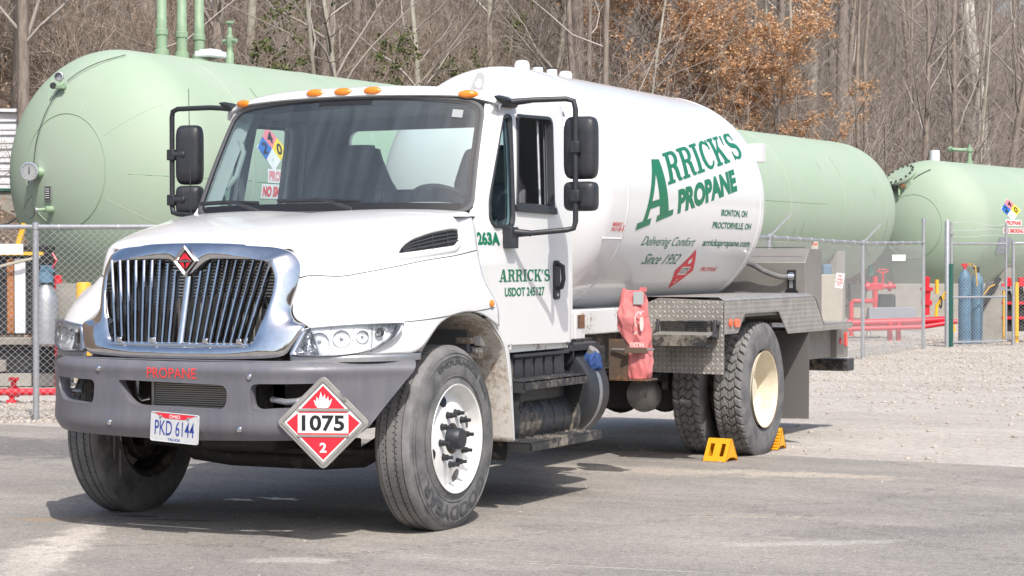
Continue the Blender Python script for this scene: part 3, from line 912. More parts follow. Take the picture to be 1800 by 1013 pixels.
# fallen and clinging dry leaves in the brush
def litter(N):
    out = []
    while len(out) < N:
        y = rng.uniform(8, 70, 8000); d = rng.uniform(0, 14, 8000); x = -15.2+0.115*y-d
        a = np.arctan2(-(x-6.3989), y+10.0876)-0.4536
        ok = (a > -0.27) & (a < 0.29)
        out += list(zip(x[ok], y[ok]))
    out = out[:N]
    z = np.array([hill_z(x, y) for x, y in out]) + rng.exponential(0.35, N)
    return np.array([(x, y, zz) for (x, y), zz in zip(out, z)])
o = bpy.data.objects.new('dry_leaves', leaves(litter(22000), 0.10, 'dry_leaf', 'dry_leaves')); COL.objects.link(o)
tag(o, 'dry brown leaves lying and caught in the brush on the hillside', 'leaves', kind='stuff')

# ---- the beech that kept its tan leaves
def beech(px, D, label, s, hgt, seed, nleaf, spread=0.42, leafscale=0.100):
    global rng
    keep = rng; rng = np.random.default_rng(seed)
    x, y = cam_xy(px, D)
    tm, cm, (L1, R1, L2, R2, L3, R3) = tree_meshes('beech', hgt, 0.13, (0.0, 0.0), 'bark_brown', first=0.12, nl=38, limb_len=spread, n2=10, n3=5, twigmat='twig', up=-0.25)
    t = thing('beech_tree', label, 'tree', (x, y, hill_z(x, y) if x < hill_foot(y) else 0), 0)
    for nm, me in (('trunk', tm), ('crown', cm)):
        o = bpy.data.objects.new(nm, me); COL.objects.link(o); o.parent = t
    q, dr, rr = along(L3, R3, max(1, nleaf//len(L3)), 0.0, 1.0)
    q = q + rng.normal(0, 0.05, q.shape)
    lo = bpy.data.objects.new('foliage', leaves(q, leafscale, 'beech_leaf', 'foliage', 0.25)); COL.objects.link(lo); lo.parent = t
    lo['kind'] = 'stuff'
    rng = keep
beech(1225, 62, 'beech tree full of tan dead leaves above the rear of the white tank', 1.0, 10.5, 21, 42000, 0.50)
beech(1370, 60, 'lower beech full of tan leaves spreading right, behind the long green tank', 1.0, 7.5, 5, 30000, 0.55)
beech(1130, 60, 'sparser tan-leaved young beech left of the big one', 1.0, 9.0, 9, 24000, 0.48)

def evergreen(px, D, zc, rx, rz_, n, label, name='evergreen_shrub', cat='shrub'):
    x, y = cam_xy(px, D)
    t = thing(name, label, cat, (x, y, hill_z(x, y) if x < hill_foot(y) else 0))
    z0 = zc - t.location.z
    cl = rng.normal(0, 1, (26, 3))*1.5*np.array([rx*0.5, rx*0.4, rz_*0.5])+np.array([0, 0, z0])
    pts = cl[rng.integers(0, 26, n)] + rng.normal(0, 1, (n, 3))*np.array([rx*0.16, rx*0.16, rz_*0.16])
    o = bpy.data.objects.new('foliage', leaves(pts, 0.10, 'ivy_leaf', 'foliage')); COL.objects.link(o); o.parent = t; o['kind'] = 'stuff'
    st = np.zeros((5, 3)); st[:, 2] = -0.1
    dirs = np.stack([rng.normal(0, 0.3, 5), rng.normal(0, 0.3, 5), np.ones(5)], -1)
    P, Rd = branches(st, dirs, np.full(5, max(0.6, z0)), np.full(5, 0.03), 5, 0.1, 0)
    V, F = twig_arrays(P, Rd, 5)
    o = bpy.data.objects.new('stem', np_mesh('stem', V, F, 'bark_brown')); COL.objects.link(o); o.parent = t
evergreen(800, 50, 5.6, 0.5, 0.6, 1100, 'dark green shrub on the hillside just left of the white truck tank')
evergreen(705, 46, 5.9, 0.4, 0.5, 550, 'small yellow-green shrub on the hillside above the truck roof lights')
evergreen(468, 41, 5.3, 0.5, 0.4, 600, 'low green shrub right behind the green valve post')
evergreen(920, 56, 8.2, 0.3, 0.9, 500, 'ivy climbing a trunk above the left end of the white tank', 'ivy', 'ivy')
evergreen(520, 44, 6.8, 0.5, 0.4, 360, 'thin patch of green leaves at the top of the photo left of centre')
evergreen(1480, 60, 3.8, 0.5, 0.5, 60, 'few green leaves beyond the far end of the long green tank')

# ================================================================== THE TANKER TRUCK
truck = thing('tanker_truck', 'white conventional-cab propane tanker truck with chrome grille, parked nose towards the camera', 'truck')

def plan_curve(pts, n=80):
    P = catmull(pts, 12)
    d = [0]
    for a, b in zip(P, P[1:]): d.append(d[-1]+float(np.linalg.norm(b-a)))
    P = np.array(P); d = np.array(d)
    def f(s):
        sg = -1 if s < 0 else 1; s = abs(s)
        x = np.interp(s, d, P[:, 0]); y = np.interp(s, d, P[:, 1])
        x2 = np.interp(s+0.01, d, P[:, 0]); y2 = np.interp(s+0.01, d, P[:, 1])
        x1 = np.interp(s-0.01, d, P[:, 0]) if s > 0.01 else x; y1 = np.interp(s-0.01, d, P[:, 1]) if s > 0.01 else y
        t = np.array([x2-x1, y2-y1]); t /= np.linalg.norm(t)+1e-9
        return sg*x, y, sg*t[1], -t[0]    # point and outward normal (x, y)
    return f, d[-1]

# ---------------- hood and fenders (one moulding)
HS = [
 (-.885, [(0,1.560),(.30,1.556),(.52,1.535),(.63,1.49),(.665,1.38),(.69,1.28),(.715,1.18),(.75,1.08),(.79,.985)]),
 (-.75, [(0,1.605),(.32,1.60),(.54,1.577),(.63,1.535),(.675,1.395),(.78,1.29),(.88,1.20),(.95,1.10),(.97,.985)]),
 (-.60, [(0,1.645),(.34,1.64),(.60,1.61),(.70,1.555),(.765,1.39),(.85,1.33),(.97,1.25),(1.05,1.12),(1.07,.985)]),
 (-.42, [(0,1.68),(.35,1.68),(.63,1.65),(.745,1.59),(.815,1.41),(.90,1.375),(1.03,1.31),(1.12,1.17),(1.14,1.0)]),
 (-.20, [(0,1.71),(.36,1.715),(.68,1.685),(.80,1.62),(.875,1.44),(.94,1.41),(1.05,1.35),(1.14,1.24),(1.155,1.14)]),
 (.05, [(0,1.735),(.38,1.745),(.75,1.715),(.875,1.662),(.93,1.475),(.975,1.445),(1.06,1.375),(1.145,1.28),(1.16,1.19)]),
 (.28, [(0,1.75),(.40,1.765),(.82,1.740),(.94,1.698),(.98,1.50),(1.005,1.465),(1.06,1.375),(1.145,1.27),(1.16,1.175)]),
 (.50, [(0,1.755),(.42,1.775),(.87,1.760),(.980,1.722),(1.02,1.535),(1.033,1.47),(1.065,1.36),(1.145,1.22),(1.158,1.10)]),
]
def hood_grid(su=6, sv=6):
    cols = []
    front = [(0,-.865,1.560),(.28,-.852,1.556),(.50,-.800,1.538),(.582,-.768,1.518),(.618,-.780,1.38),(.612,-.815,1.28),(.64,-.86,1.185),(.74,-.862,1.12),(.80,-.87,.985)]
    for k_, (y, sec) in enumerate(HS):
        half = [np.array([x, y, z]) for x, z in sec] if k_ else [np.array(p) for p in front]
        # crease at c4: interpolate both halves apart
        a = catmull(half[:5], su); b = catmull(half[4:], su)
        cols.append(a+b[1:])
    nC = len(cols[0])
    out = []
    tr = [catmull([c[j] for c in cols], sv) for j in range(nC)]
    for i in range(len(tr[0])):
        right = [tuple(tr[j][i]) for j in range(nC)]
        left = [(-p[0], p[1], p[2]) for p in reversed(right)]
        out.append(left[:-1]+right)
    return out
hg = hood_grid()
mb = MB(); mb.grid(hg)
hood = mb.build('hood', 'white_paint', truck, angle=50, solid=0.012)
hood.modifiers['solid'].offset = -1
HN = (len(hg[0])-1)//2
def hood_pt(u, v, off=0.0, side=1):
    """u along section 0..1 (centre to lip) as column index, v row index; both float"""
    G = hg
    r = min(max(v, 0), len(G)-1.001); c = HN + side*min(max(u, 0), HN-0.001)
    if side < 0: c = max(c, 0)
    i = int(r); j = int(c); fr = r-i; fc = c-j
    P = [np.array(G[i+a][min(j+b, 2*HN)]) for a in (0, 1) for b in (0, 1)]
    p = P[0]*(1-fr)*(1-fc)+P[1]*(1-fr)*fc+P[2]*fr*(1-fc)+P[3]*fr*fc
    n = np.cross(P[1]-P[0], P[2]-P[0]); n /= np.linalg.norm(n)+1e-9
    if n[2]*1.0 + n[0]*side*1.0 < 0: n = -n
    return tuple(p+n*off)
# the gap line between hood side and fender
for sd_ in (1, -1):
    MB().tube([hood_pt(24, v*0.5, 0.0005, sd_) for v in range(1, 84)], 0.0034, 5).build('hood_seam', 'dark_line', hood)
# louvre in the hood side
def hood_x(y, z):
    """x of the hood flank at a given y and height"""
    best = []
    for j in range(HN+10, HN+28):
        col = [r[j] for r in hg]
        ys = [p[1] for p in col]
        best.append((np.interp(y, ys, [p[2] for p in col]), np.interp(y, ys, [p[0] for p in col])))
    best.sort()
    return float(np.interp(z, [q[0] for q in best], [q[1] for q in best]))
lou = rpoly([(-.165,1.508),(-.12,1.548),(-.04,1.588),(.12,1.630),(.28,1.652),(.345,1.648),(.335,1.59),(.30,1.555),(.13,1.537)], [.01,.1,.1,.1,.1,.035,.05,.03,.1], 5)
def lgrow(e):
    c0 = np.mean(np.array(lou), 0)
    out = []
    n_ = len(lou)
    for i, p in enumerate(lou):
        t = np.array(lou[(i+1) % n_])-np.array(lou[i-1]); t = t/(np.linalg.norm(t)+1e-9); nn = np.array([t[1], -t[0]])
        if np.dot(nn, np.array(p)-c0) < 0: nn = -nn
        out.append(tuple(np.array(p)+nn*e))
    return out
def flank_x(y, z):
    best = []
    for j in range(HN+30, HN+49):
        col = [r[j] for r in hg]; ys = [p[1] for p in col]
        best.append((np.interp(y, ys, [p[2] for p in col]), np.interp(y, ys, [p[0] for p in col])))
    best.sort()
    return float(np.interp(z, [q[0] for q in best], [q[1] for q in best]))
for sd_ in (1, -1):
    MB().tube([(sd_*(flank_x(y, z)+.0005), y, z) for y, z in [(-.50+.95*i/30, 1.150+.058*i/30) for i in range(31)] if not (-.08 < y < .28)], 0.0026, 5).build('fender_seam', 'dark_line', hood)
for sd_ in (1, -1):
    def vf(y, z, off, sd_=sd_): return (sd_*(hood_x(y, z)+off), y, z)
    V, F = fill([lou], 0.05, 0.03)
    MB().sheet(V, F, lambda a, b: vf(a, b, 0.002), 'black_sign').build('louvre', 'black_sign', hood)
    lo = MB(); lo.grid([[vf(*p, o_) for p in (lgrow(e)+lgrow(e)[:1])] for e, o_ in ((.040, -.002), (.030, .006), (.012, .016), (.002, .012), (-.004, .002))])
    lo.build('louvre_rim', 'white_paint', hood, angle=80)
    for k in range(4):
        m_ = MB(); pts = []
        for i in range(17):
            y = -.15+.48*i/16
            zl = np.interp(y, [-.165, .13, .335], [1.508, 1.540, 1.57]); zu = np.interp(y, [-.165, -.12, -.04, .12, .28, .345], [1.508, 1.545, 1.585, 1.628, 1.650, 1.645])
            f_ = (k+.7)/4.4; z = zl+(zu-zl)*f_
            if zu-zl > .018: pts.append((y, z))
        m_.grid([[vf(y, z, .003) for y, z in pts], [vf(y, z+.006, .010) for y, z in pts], [vf(y, z+.012, .004) for y, z in pts]], 'dark_plastic'); m_.build('vane', 'dark_plastic', hood)
    for y in (.0, .115, .235):
        m_ = MB(); zl = np.interp(y, [-.165, .13, .335], [1.508, 1.540, 1.57]); zu = np.interp(y, [-.165, -.12, -.04, .12, .28, .345], [1.508, 1.545, 1.585, 1.628, 1.650, 1.645])
        m_.tube([vf(y, zl+.004, .006), vf(y+.012, zu-.004, .006)], .0035, 5); m_.build('vane_post', 'dark_plastic', hood)
# wheel arch flare and liner
arch = [(-.40,1.0),(-.16,1.16),(.04,1.188),(.21,1.19),(.36,1.15),(.46,1.098),(.605,.98),(.67,.80),(.70,.65),(.735,.425)]
archP = catmull([(a, b, 0) for a, b in arch], 5)
for sd_ in (1, -1):
    mb = MB()
    pts = archP[20:]
    rows = [[], [], [], []]
    for i, p in enumerate(pts):
        t = (archP[min(20+i+1, len(archP)-1)]-archP[20+i-1]); t = t/np.linalg.norm(t); nn = np.array([-t[1], t[0]])
        f = i/(len(pts)-1)
        wd = 0.02+0.055*min(1, f*2.2)
        rows[0].append((sd_*1.02, p[0], p[1]))
        rows[1].append((sd_*(1.150-0.03*f), p[0], p[1]))
        rows[2].append((sd_*(1.152-0.03*f), p[0]+nn[0]*wd*0.5, p[1]+nn[1]*wd*0.5))
        rows[3].append((sd_*(1.02), p[0]+nn[0]*wd*2.2, p[1]+nn[1]*wd*1.6))
    mb.grid(rows)
    mb.build('fender_flare', 'white_dirty', hood, angle=60)
    mb = MB(); rows = [[], [], []]
    for p in archP:
        q = (p[0]-0.12)*0.985+0.12, (p[1]-0.5)*0.985+0.5
        for k, x in enumerate((0.62, 0.86, 1.135)): rows[k].append((sd_*x, q[0], q[1]))
    mb.grid(rows)
    mb.build('wheel_arch_liner', 'liner', hood, solid=0.01)
    mb = MB()
    # inner wall of the arch with brackets
    mb.box2((sd_*0.60, -0.35, 0.62), (sd_*0.63, 0.80, 1.15))
    for (yy, zz) in ((0.42, 1.02), (0.52, 0.93), (0.36, 0.90)):
        mb.box((sd_*0.98, yy, zz), (0.10, 0.05, 0.035))
        mb.cyl((sd_*0.98, yy-0.04, zz), (sd_*0.98, yy+0.04, zz), 0.012, n=8)
    mb.build('arch_bracket', 'liner', hood, bevel=0.004)
    MB().lathe([(0, 0.0), (0, 0.020), (0.008, 0.022), (0.014, 0.014), (0.016, 0)], 16, (sd_*1.156, 0.40, 1.232), (sd_, 0, 0.15)).build('side_marker', 'amber', hood)
    # lower lip under the headlight
    lp = [(.66,-.93),(.80,-.885),(.95,-.80),(1.06,-.68),(1.13,-.55),(1.15,-.40)]
    Q = catmull([(sd_*a, b, 0) for a, b in lp], 5)
    mb = MB(); mb.grid([[(p[0]*.985, p[1]+0.014, 0.985) for p in Q], [(p[0]*.985, p[1]+0.012, 0.968) for p in Q], [(p[0]*0.985, p[1]+0.012, 0.950) for p in Q], [(p[0]*0.96, p[1]+0.04, 0.948) for p in Q]])
    mb.build('fender_lip', 'steel_grey', hood, solid=0.004)

# ---------------- chrome grille surround
def front_y(x, z): return -0.878 - (1.47-z)*0.225
half_in = [(0,-.905,1.385),(.118,-.882,1.476),(.20,-.882,1.480),(.36,-.880,1.479),(.503,-.880,1.466),(.538,-.887,1.375),(.53,-.908,1.29),(.515,-.930,1.221),(.49,-.948,1.15),(.469,-.962,1.085),(.445,-.971,1.048),(.408,-.976,1.030),(.2,-.985,1.024),(0,-.988,1.022)]
half_out = [(0,-.868,1.568),(.115,-.868,1.567),(.25,-.860,1.564),(.50,-.800,1.546),(.585,-.772,1.522),(.627,-.766,1.46),(.627,-.806,1.342),(.606,-.855,1.211),(.645,-.872,1.160),(.716,-.880,1.138),(.680,-.918,1.06),(.628,-.955,.968),(.3,-1.002,.956),(0,-1.008,.955)]
def full(hf): return hf + [(-p[0], p[1], p[2]) for p in reversed(hf[1:-1])]
def densify(L, n=7):
    out = []
    for i in range(len(L)):
        a = np.array(L[i]); b = np.array(L[(i+1) % len(L)])
        for k in range(n): out.append(a+(b-a)*k/n)
    return out
def soften(L, it=2):
    for _ in range(it):
        L = [(L[i-1]+2*L[i]+L[(i+1) % len(L)])/4 for i in range(len(L))]
    return L
A_ = soften(densify(full(half_in)), 2); B_ = soften(densify(full(half_out)), 5)
gs = MB(); rows = []
for t, off in ((0.0, -0.07), (0.0, -0.004), (0.10, 0.010), (0.28, 0.018), (0.5, 0.020), (0.75, 0.014), (0.93, 0.004), (1.0, -0.006), (1.0, -0.035)):
    rows.append([tuple(a*(1-t)+b*t+np.array([0, -off, 0])) for a, b in zip(A_, B_)])
rows = [r+[r[0]] for r in rows]
gs.grid(rows)
surround = gs.build('grille_surround', 'chrome', truck, angle=60)
# bars
def bar(x_top, x_bot, wtop, wbot, ztop, zbot, depth):
    m_ = MB(); rows = []
    for k in range(7):
        t = k/6; x = x_top+(x_bot-x_top)*t; z = ztop+(zbot-ztop)*t; wd = wtop+(wbot-wtop)*t
        y = front_y(x, z)
        rows.append([(x-wd, y+depth, z), (x-wd, y+0.004, z), (x-wd*0.6, y-0.006, z), (x+wd*0.6, y-0.006, z), (x+wd, y+0.004, z), (x+wd, y+depth, z)])
    m_.grid(rows); return m_.build('grille_bar', 'chrome', surround, angle=70)
for k in range(1, 10):
    for sd_ in (1, -1):
        xt = sd_*(0.028+0.0535*k); xb = xt*0.80
        zt = 1.478 if k > 2 else (1.42 if k == 1 else 1.46)
        bar(xt, xb, 0.0085, 0.0070, zt, 1.025, 0.032)
bar(0, 0, 0.020, 0.020, 1.39, 1.025, 0.05)
mb = MB(); mb.grid([[(x/20*0.44, front_y(x/20*0.44, 1.03)+dy, z) for x in range(-20, 21)] for dy, z in ((0.06, 1.018), (-0.004, 1.018), (-0.008, 1.03), (0.0, 1.042), (0.06, 1.042))])
mb.build('grille_bottom_bar', 'chrome', surround, angle=60)
for x in (-.38, -.17, .17, .38):
    MB().box((x, front_y(x, 1.05)-0.004, 1.052), (0.034, 0.03, 0.03)).build('clip', 'chrome', surround, bevel=0.006)
# emblem
em = MB(); yy = -0.925; EC = 1.472
def ES(p): return (p[0]*0.66, (p[1]-1.462)*0.62+EC)
def dia(r, k=1.10): return [(r, EC), (0, EC+r*k), (-r, EC), (0, EC-r*k)]
def dring(ro, ri, y0, y1):
    return [[(p[0], y, p[1]) for p in dia(r)+dia(r)[:1]] for r, y in ((ro, y0+0.06), (ro*0.97, y0), ((ro+ri)/2, y1), (ri, y0+0.004), (ri*0.96, y0+0.010))]
em.grid(dring(0.078, 0.053, yy, yy-0.006), 'chrome', False)
em.prism(dia(0.054), lambda u, v, d: (u, yy+d, v), 0.008, 0.012, 'chrome_rough')
em.prism(dia(0.050), lambda u, v, d: (u, yy+d, v), 0.005, 0.0078, 'black_sign')
for pts in ([(0.056, 1.470), (0.007, 1.528), (0.004, 1.530), (0.0015, 1.480)], [(-0.056, 1.470), (-0.007, 1.528), (-0.004, 1.530), (-0.0015, 1.480)], [(0.056, 1.454), (0.007, 1.396), (0.014, 1.454)], [(-0.056, 1.454), (-0.007, 1.396), (-0.014, 1.454)]):
    em.prism([ES(p) for p in pts], lambda u, v, d: (u, yy+d, v), 0.002, 0.0048, 'red_sign')
em.box((0, yy+0.0015, EC), (0.090, 0.006, 0.011), 'chrome_rough')
put_text(em, 'INTERNATIONAL', lambda a, b: (-0.041+0.082*a, yy-0.002, EC-0.003+0.006*b), 'black_sign', 0.01)
em.build('emblem', 'chrome', surround)
# what shows behind the grille
core = MB(); core.box2((-0.50, -0.66, 1.0), (0.50, -0.60, 1.50))
core = core.build('radiator', 'radiator', truck)
mb = MB()
for k in range(28): mb.box((0, -0.665, 1.02+k*0.0175), (0.96, 0.012, 0.006), 'chrome_rough')
tag(mb.build('radiator_fin', 'dark_plastic', core), kind='stuff')
mb = MB(); mb.box2((-0.17, -0.745, 1.0), (0.36, -0.72, 1.27))
cond = mb.build('condenser', 'condenser', truck)
mb = MB()
for k in range(26): mb.box((0.095, -0.750, 1.01+k*0.0102), (0.52, 0.006, 0.004), 'dark_plastic')
for k in range(8): mb.box((-0.15+k*0.068, -0.753, 1.135), (0.006, 0.006, 0.265), 'condenser')
tag(mb.build('condenser_fin', 'condenser', cond), kind='stuff')
mb = MB(); mb.box2((-0.56, -0.55, 0.6), (0.56, -0.50, 1.52)); mb.box((-0.36, -0.74, 1.10), (0.16, 0.10, 0.18)); mb.box((0.44, -0.74, 1.12), (0.09, 0.10, 0.20)); mb.tube([(-.5, -.76, 1.2), (-.3, -.77, 1.16), (-.2, -.76, 1.2)], 0.012); mb.tube([(.40, -.76, 1.28), (.46, -.78, 1.15), (.42, -.77, 1.04)], 0.012)
mb.build('core_support', 'black_plastic', truck)

# ---------------- headlights
for sd_ in (1, -1):
    cc_, LL = plan_curve([(.655,-.935),(.78,-.885),(.92,-.80),(1.03,-.70),(1.10,-.60),(1.145,-.50)])
    outl = rpoly([(0.0, 0.985), (0.055, 1.125), (0.30, 1.145), (0.56, 1.150), (0.625, 1.148), (0.58, 1.08), (0.44, 1.005), (0.22, 0.975)], [.015, .03, .1, .05, .02, .08, .1, .08], 5)
    def hp(s, z, off):
        x, y, nx, ny = cc_(s)
        nx, ny = abs(nx), -abs(ny)
        return (sd_*(x+nx*off), y+ny*off+(z-0.985)*0.30*(1-min(1, s/0.7)), z)
    c0 = np.mean(np.array(outl), 0)
    def shr(k): return [((p[0]-c0[0])*k+c0[0], (p[1]-c0[1])*k+c0[1]) for p in outl]
    def dd(L): return [tuple(p) for p in densify([np.array(q) for q in L], 2)]
    # faceted reflector bowl, sunk behind the clear lens
    V, F = fill([shr(0.97)], 0.022, 0.022)
    hl = MB().sheet(V, F, lambda a, b: hp(a, b, -0.030+0.012*math.sin(a*34)*math.sin(b*60)+0.006*math.sin(a*90)), 'reflector', True).build('headlight', 'reflector', truck)
    mb = MB(); r_ = [dd(outl), dd(outl), dd(shr(.95)), dd(shr(.90)), dd(shr(.87))]
    mb.grid([[hp(*p, o_) for p in L+L[:1]] for L, o_ in zip(r_, (-0.03, 0.004, 0.010, 0.002, -0.028))])
    mb.build('bezel', 'chrome_rough', hl, angle=60)
    V, F = fill([shr(0.93)], 0.04, 0.04)
    MB().sheet(V, F, lambda a, b: hp(a, b, 0.010), 'headlamp_lens', True).build('lens', 'headlamp_lens', hl)
    for s_, z_, rr, nm, mt_ in ((0.15, 1.052, 0.050, 'lamp', 'reflector'), (0.265, 1.068, 0.046, 'lamp', 'reflector'), (0.375, 1.078, 0.034, 'turn_lamp', 'orange_lens'), (0.47, 1.100, 0.024, 'side_lamp', 'reflector')):
        p = Vector(hp(s_, z_, -0.004)); x, y, nx, ny = cc_(s_)
        ax = Vector((sd_*abs(nx), -abs(ny), 0))
        if nm == 'turn_lamp':
            MB().lathe([(-0.004, rr*.5), (-.012, rr*.3), (0.0, 0)], 16, p, ax, 'amber').build('bulb', 'amber', hl)
            mt_ = 'reflector'
        MB().lathe([(0.006, rr), (0.0, rr*0.96), (-0.012, rr*0.86), (-0.024, rr*0.62), (-0.030, rr*0.34), (-0.008, rr*0.26), (0.004, rr*0.18), (0.006, 0)], 20, p, ax).build(nm, mt_, hl)
    for s_ in (.205, .325, .43):
        mb = MB(); mb.grid([[hp(s_+e, 1.0+.125*i/6, o_) for i in range(7)] for e, o_ in ((-.006, -.03), (0, .0), (.006, -.03))]); mb.build('divider', 'reflector', hl)

# ---------------- bumper
bc, BL = plan_curve([(0,-1.055),(.35,-1.047),(.55,-1.025),(.71,-.975),(.84,-.885),(.95,-.765),(1.05,-.645),(1.13,-.555),(1.185,-.49)])
bc0 = bc
se = BL-0.02
outl = rpoly([(-se, .955), (0, .945), (se, .955), (se-0.02, .90), (se-0.30, .585), (se-0.38, .555), (0, .530), (-se+0.38, .555), (-se+0.30, .585), (-se+0.02, .90)], [.02, 0, .02, .06, .10, .05, 0, .05, .10, .06], 5)
slot_c = rpoly([(-.335, .843), (.36, .828), (.355, .70), (-.255, .708)], [.03, .05, .06, .07], 6)
slot_r = rpoly([(.49, .838), (.88, .842), (.86, .78), (.79, .72), (.50, .702)], [.04, .05, .06, .06, .05], 6)
slot_l = [(-x, y) for x, y in slot_r][::-1]
def bump_map(s, z, d):
    x, y, nx, ny = bc0(s)
    zz = (z-0.53)/0.42
    bulge = 0.020*math.sin(PI*min(max(zz, 0), 1))**0.5 - 0.022*(1-min(1, max(0, (0.955-z)/0.05)))**2 - 0.03*(1-min(1, max(0, (z-0.53)/0.07)))**2
    # raised band above and below the slots
    bulge += 0.010*math.exp(-((z-0.905)/0.035)**2) + 0.012*math.exp(-((z-0.62)/0.05)**2)
    o_ = bulge - d
    return (x+nx*o_, y+ny*o_, z)
_x, _y, _nx, _ny = bc0(0.3)
if _ny > 0:
    def bc0(s, f=bc):
        x, y, nx, ny = f(s); return x, y, -nx, -ny
mb = plate([outl, slot_c, slot_r, slot_l], 0.05, 0.03, bump_map, 0.035)
bumper = mb.build('bumper', 'bumper_grey', truck, angle=40, bevel=0.0)
# rolled edge round each slot
for lp in (slot_c, slot_r, slot_l):
    m_ = MB(); L = lp+lp[:1]
    c0 = np.mean(np.array(lp), 0)
    def sc_(k): return [((p[0]-c0[0])*k[0]+c0[0], (p[1]-c0[1])*k[1]+c0[1]) for p in L]
    wx = max(p[0] for p in lp)-min(p[0] for p in lp); wz = max(p[1] for p in lp)-min(p[1] for p in lp)
    def kk(e): return (1+2*e/wx, 1+2*e/wz)
    m_.grid([[bump_map(p[0], p[1], d) for p in sc_(kk(e))] for e, d in ((0.018, -0.0005), (0.010, 0.003), (0.0, 0.016), (-0.002, 0.06))])
    m_.build('slot_edge', 'bumper_grey', bumper, angle=60)
# top ledge
m_ = MB(); m_.grid([[(lambda q: q)(bump_map(-se+2*se*i/40, 0.951, d)) for i in range(41)] for d in (0.0, 0.10)])
m_.build('top_ledge', 'bumper_grey', bumper, solid=0.006)
for s_, z_ in ((-.458, .90), (.488, .875), (-.38, .615), (.435, .603)):
    x, y, _ = bump_map(s_, z_, 0)
    MB().lathe([(0, 0.017), (0.006, 0.015), (0.011, 0.008), (0.012, 0)], 14, (x, y, z_), (0, -1, 0)).build('bolt', 'chrome', bumper)
lt = MB(); put_text(lt, 'PROPANE', lambda a, b: (lambda s, z: bump_map(s, z, -0.002))(-0.136+0.310*a, 0.857+0.056*b), 'red_letter', 0.012)
lt.build('lettering', 'red_letter', bumper)
mb = MB(); mb.box2((-0.20, -0.92, 0.68), (0.36, -0.88, 0.86)); oc = mb.build('oil_cooler', 'radiator', truck)
mb = MB()
for k in range(15): mb.box((0.08, -0.925, 0.69+k*0.0115), (0.54, 0.008, 0.004), 'condenser')
mb.box((0.35, -0.925, 0.77), (0.02, 0.02, 0.18), 'condenser'); mb.box((-0.20, -0.925, 0.77), (0.015, 0.02, 0.18), 'condenser')
tag(mb.build('cooler_fin', 'condenser', oc), kind='stuff')
mb = MB(); mb.tube([(-.30, -.93, .84), (-.305, -.93, .76), (-.27, -.93, .73), (-.22, -.93, .74)], 0.010, 8, 'chrome_rough'); mb.build('cooler_hose', 'chrome_rough', truck)
mb = MB(); mb.box2((-0.55, -0.80, 0.58), (0.55, -0.74, 0.98)); mb.box2((-.46, -.9, .62), (-.38, -.4, .90)); mb.box2((.38, -.9, .62), (.46, -.4, .90)); mb.box2((-.72, -.84, .70), (-.66, -.76, .84)); mb.box2((-.70, -.80, .60), (-.47, -.74, .86)); mb.box2((0.47, -.80, .60), (0.80, -.74, .86))
mb.build('front_crossmember', 'underbody', truck, bevel=0.005)
for T_ in ([(.56, -.95, .755), (.66, -.97, .745), (.72, -.96, .75), (.74, -.93, .76)], [(-.86, -.86, .76), (-.72, -.86, .76)]):
    MB().tube(T_, 0.016, 8).build('tow_hook', 'steel_grey', truck)
for x in (-.09, .055):
    mb = MB(); mb.cyl((x-.04, -.95, .962), (x+.035, -.95, .958), 0.019, n=14, mt='white_sign'); mb.box((x+.055, -.95, .955), (.035, .035, .05), 'dark_plastic'); mb.cyl((x+.035, -.95, .958), (x+.048, -.95, .958), .011, n=10, mt='white_sign')
    mb.build('washer_fitting', 'white_sign', truck)
mb = MB(); mb.box2((-.40, -.93, .93), (.60, -.85, .965)); mb.tube([(-.3, -.95, .965), (0.2, -.96, .955), (.55, -.93, .965)], 0.008, 6); mb.build('hood_latch_rail', 'underbody', truck)

# ---------------- licence plate
lp_ = node('license_plate', truck)
def pm(u, v, o_): 
    a = R(3.0); u2 = u*math.cos(a)+v*math.sin(a)*1; v2 = -u*math.sin(a)+v*math.cos(a)
    return (0.044+u2, -1.083-o_, 0.598+v2)
mb = MB(); ol = rpoly([(-.1525, -.078), (.1525, -.078), (.1525, .078), (-.1525, .078)], .014)
mb = plate([ol], None, None, lambda u, v, d: pm(u, v, -d), 0.003, 'plate_white', mb)
mb.build('plate_sheet', 'plate_white', lp_)
mb = MB()
L = ol+ol[:1]
mb.grid([[pm(p[0]*k, p[1]*k2, o_) for p in L] for k, k2, o_ in ((1.0, 1.0, 0.0), (.985, .97, .003), (.965, .93, .001))], 'plate_white'); mb.build('rim', 'plate_white', lp_)
mb = MB(); mb.prism([(-.13, .072), (.13, .072), (.06, .047), (-.06, .047)], lambda u, v, d: pm(u, v, d), 0.0008, 0.0016, 'red_sign')
put_text(mb, 'OHIO', lambda a, b: pm(-.034+.068*a, .050+.018*b, 0.0022), 'white_sign', 0.012)
put_text(mb, 'PKD 6144', lambda a, b: pm(-.124+.248*a, -.042+.078*b, 0.0018), 'plate_blue', 0.004)
put_text(mb, 'TRUCK', lambda a, b: pm(-.040+.080*a, -.070+.014*b, 0.0018), 'plate_blue', 0.014)
mb.build('lettering', 'plate_blue', lp_)
mb = MB()
for u in (-.09, .085):
    p = pm(u, .056, 0.002); mb.lathe([(0, .008), (.004, .007), (.006, 0)], 12, p, (0, -1, 0))
mb.build('screw', 'chrome', lp_)

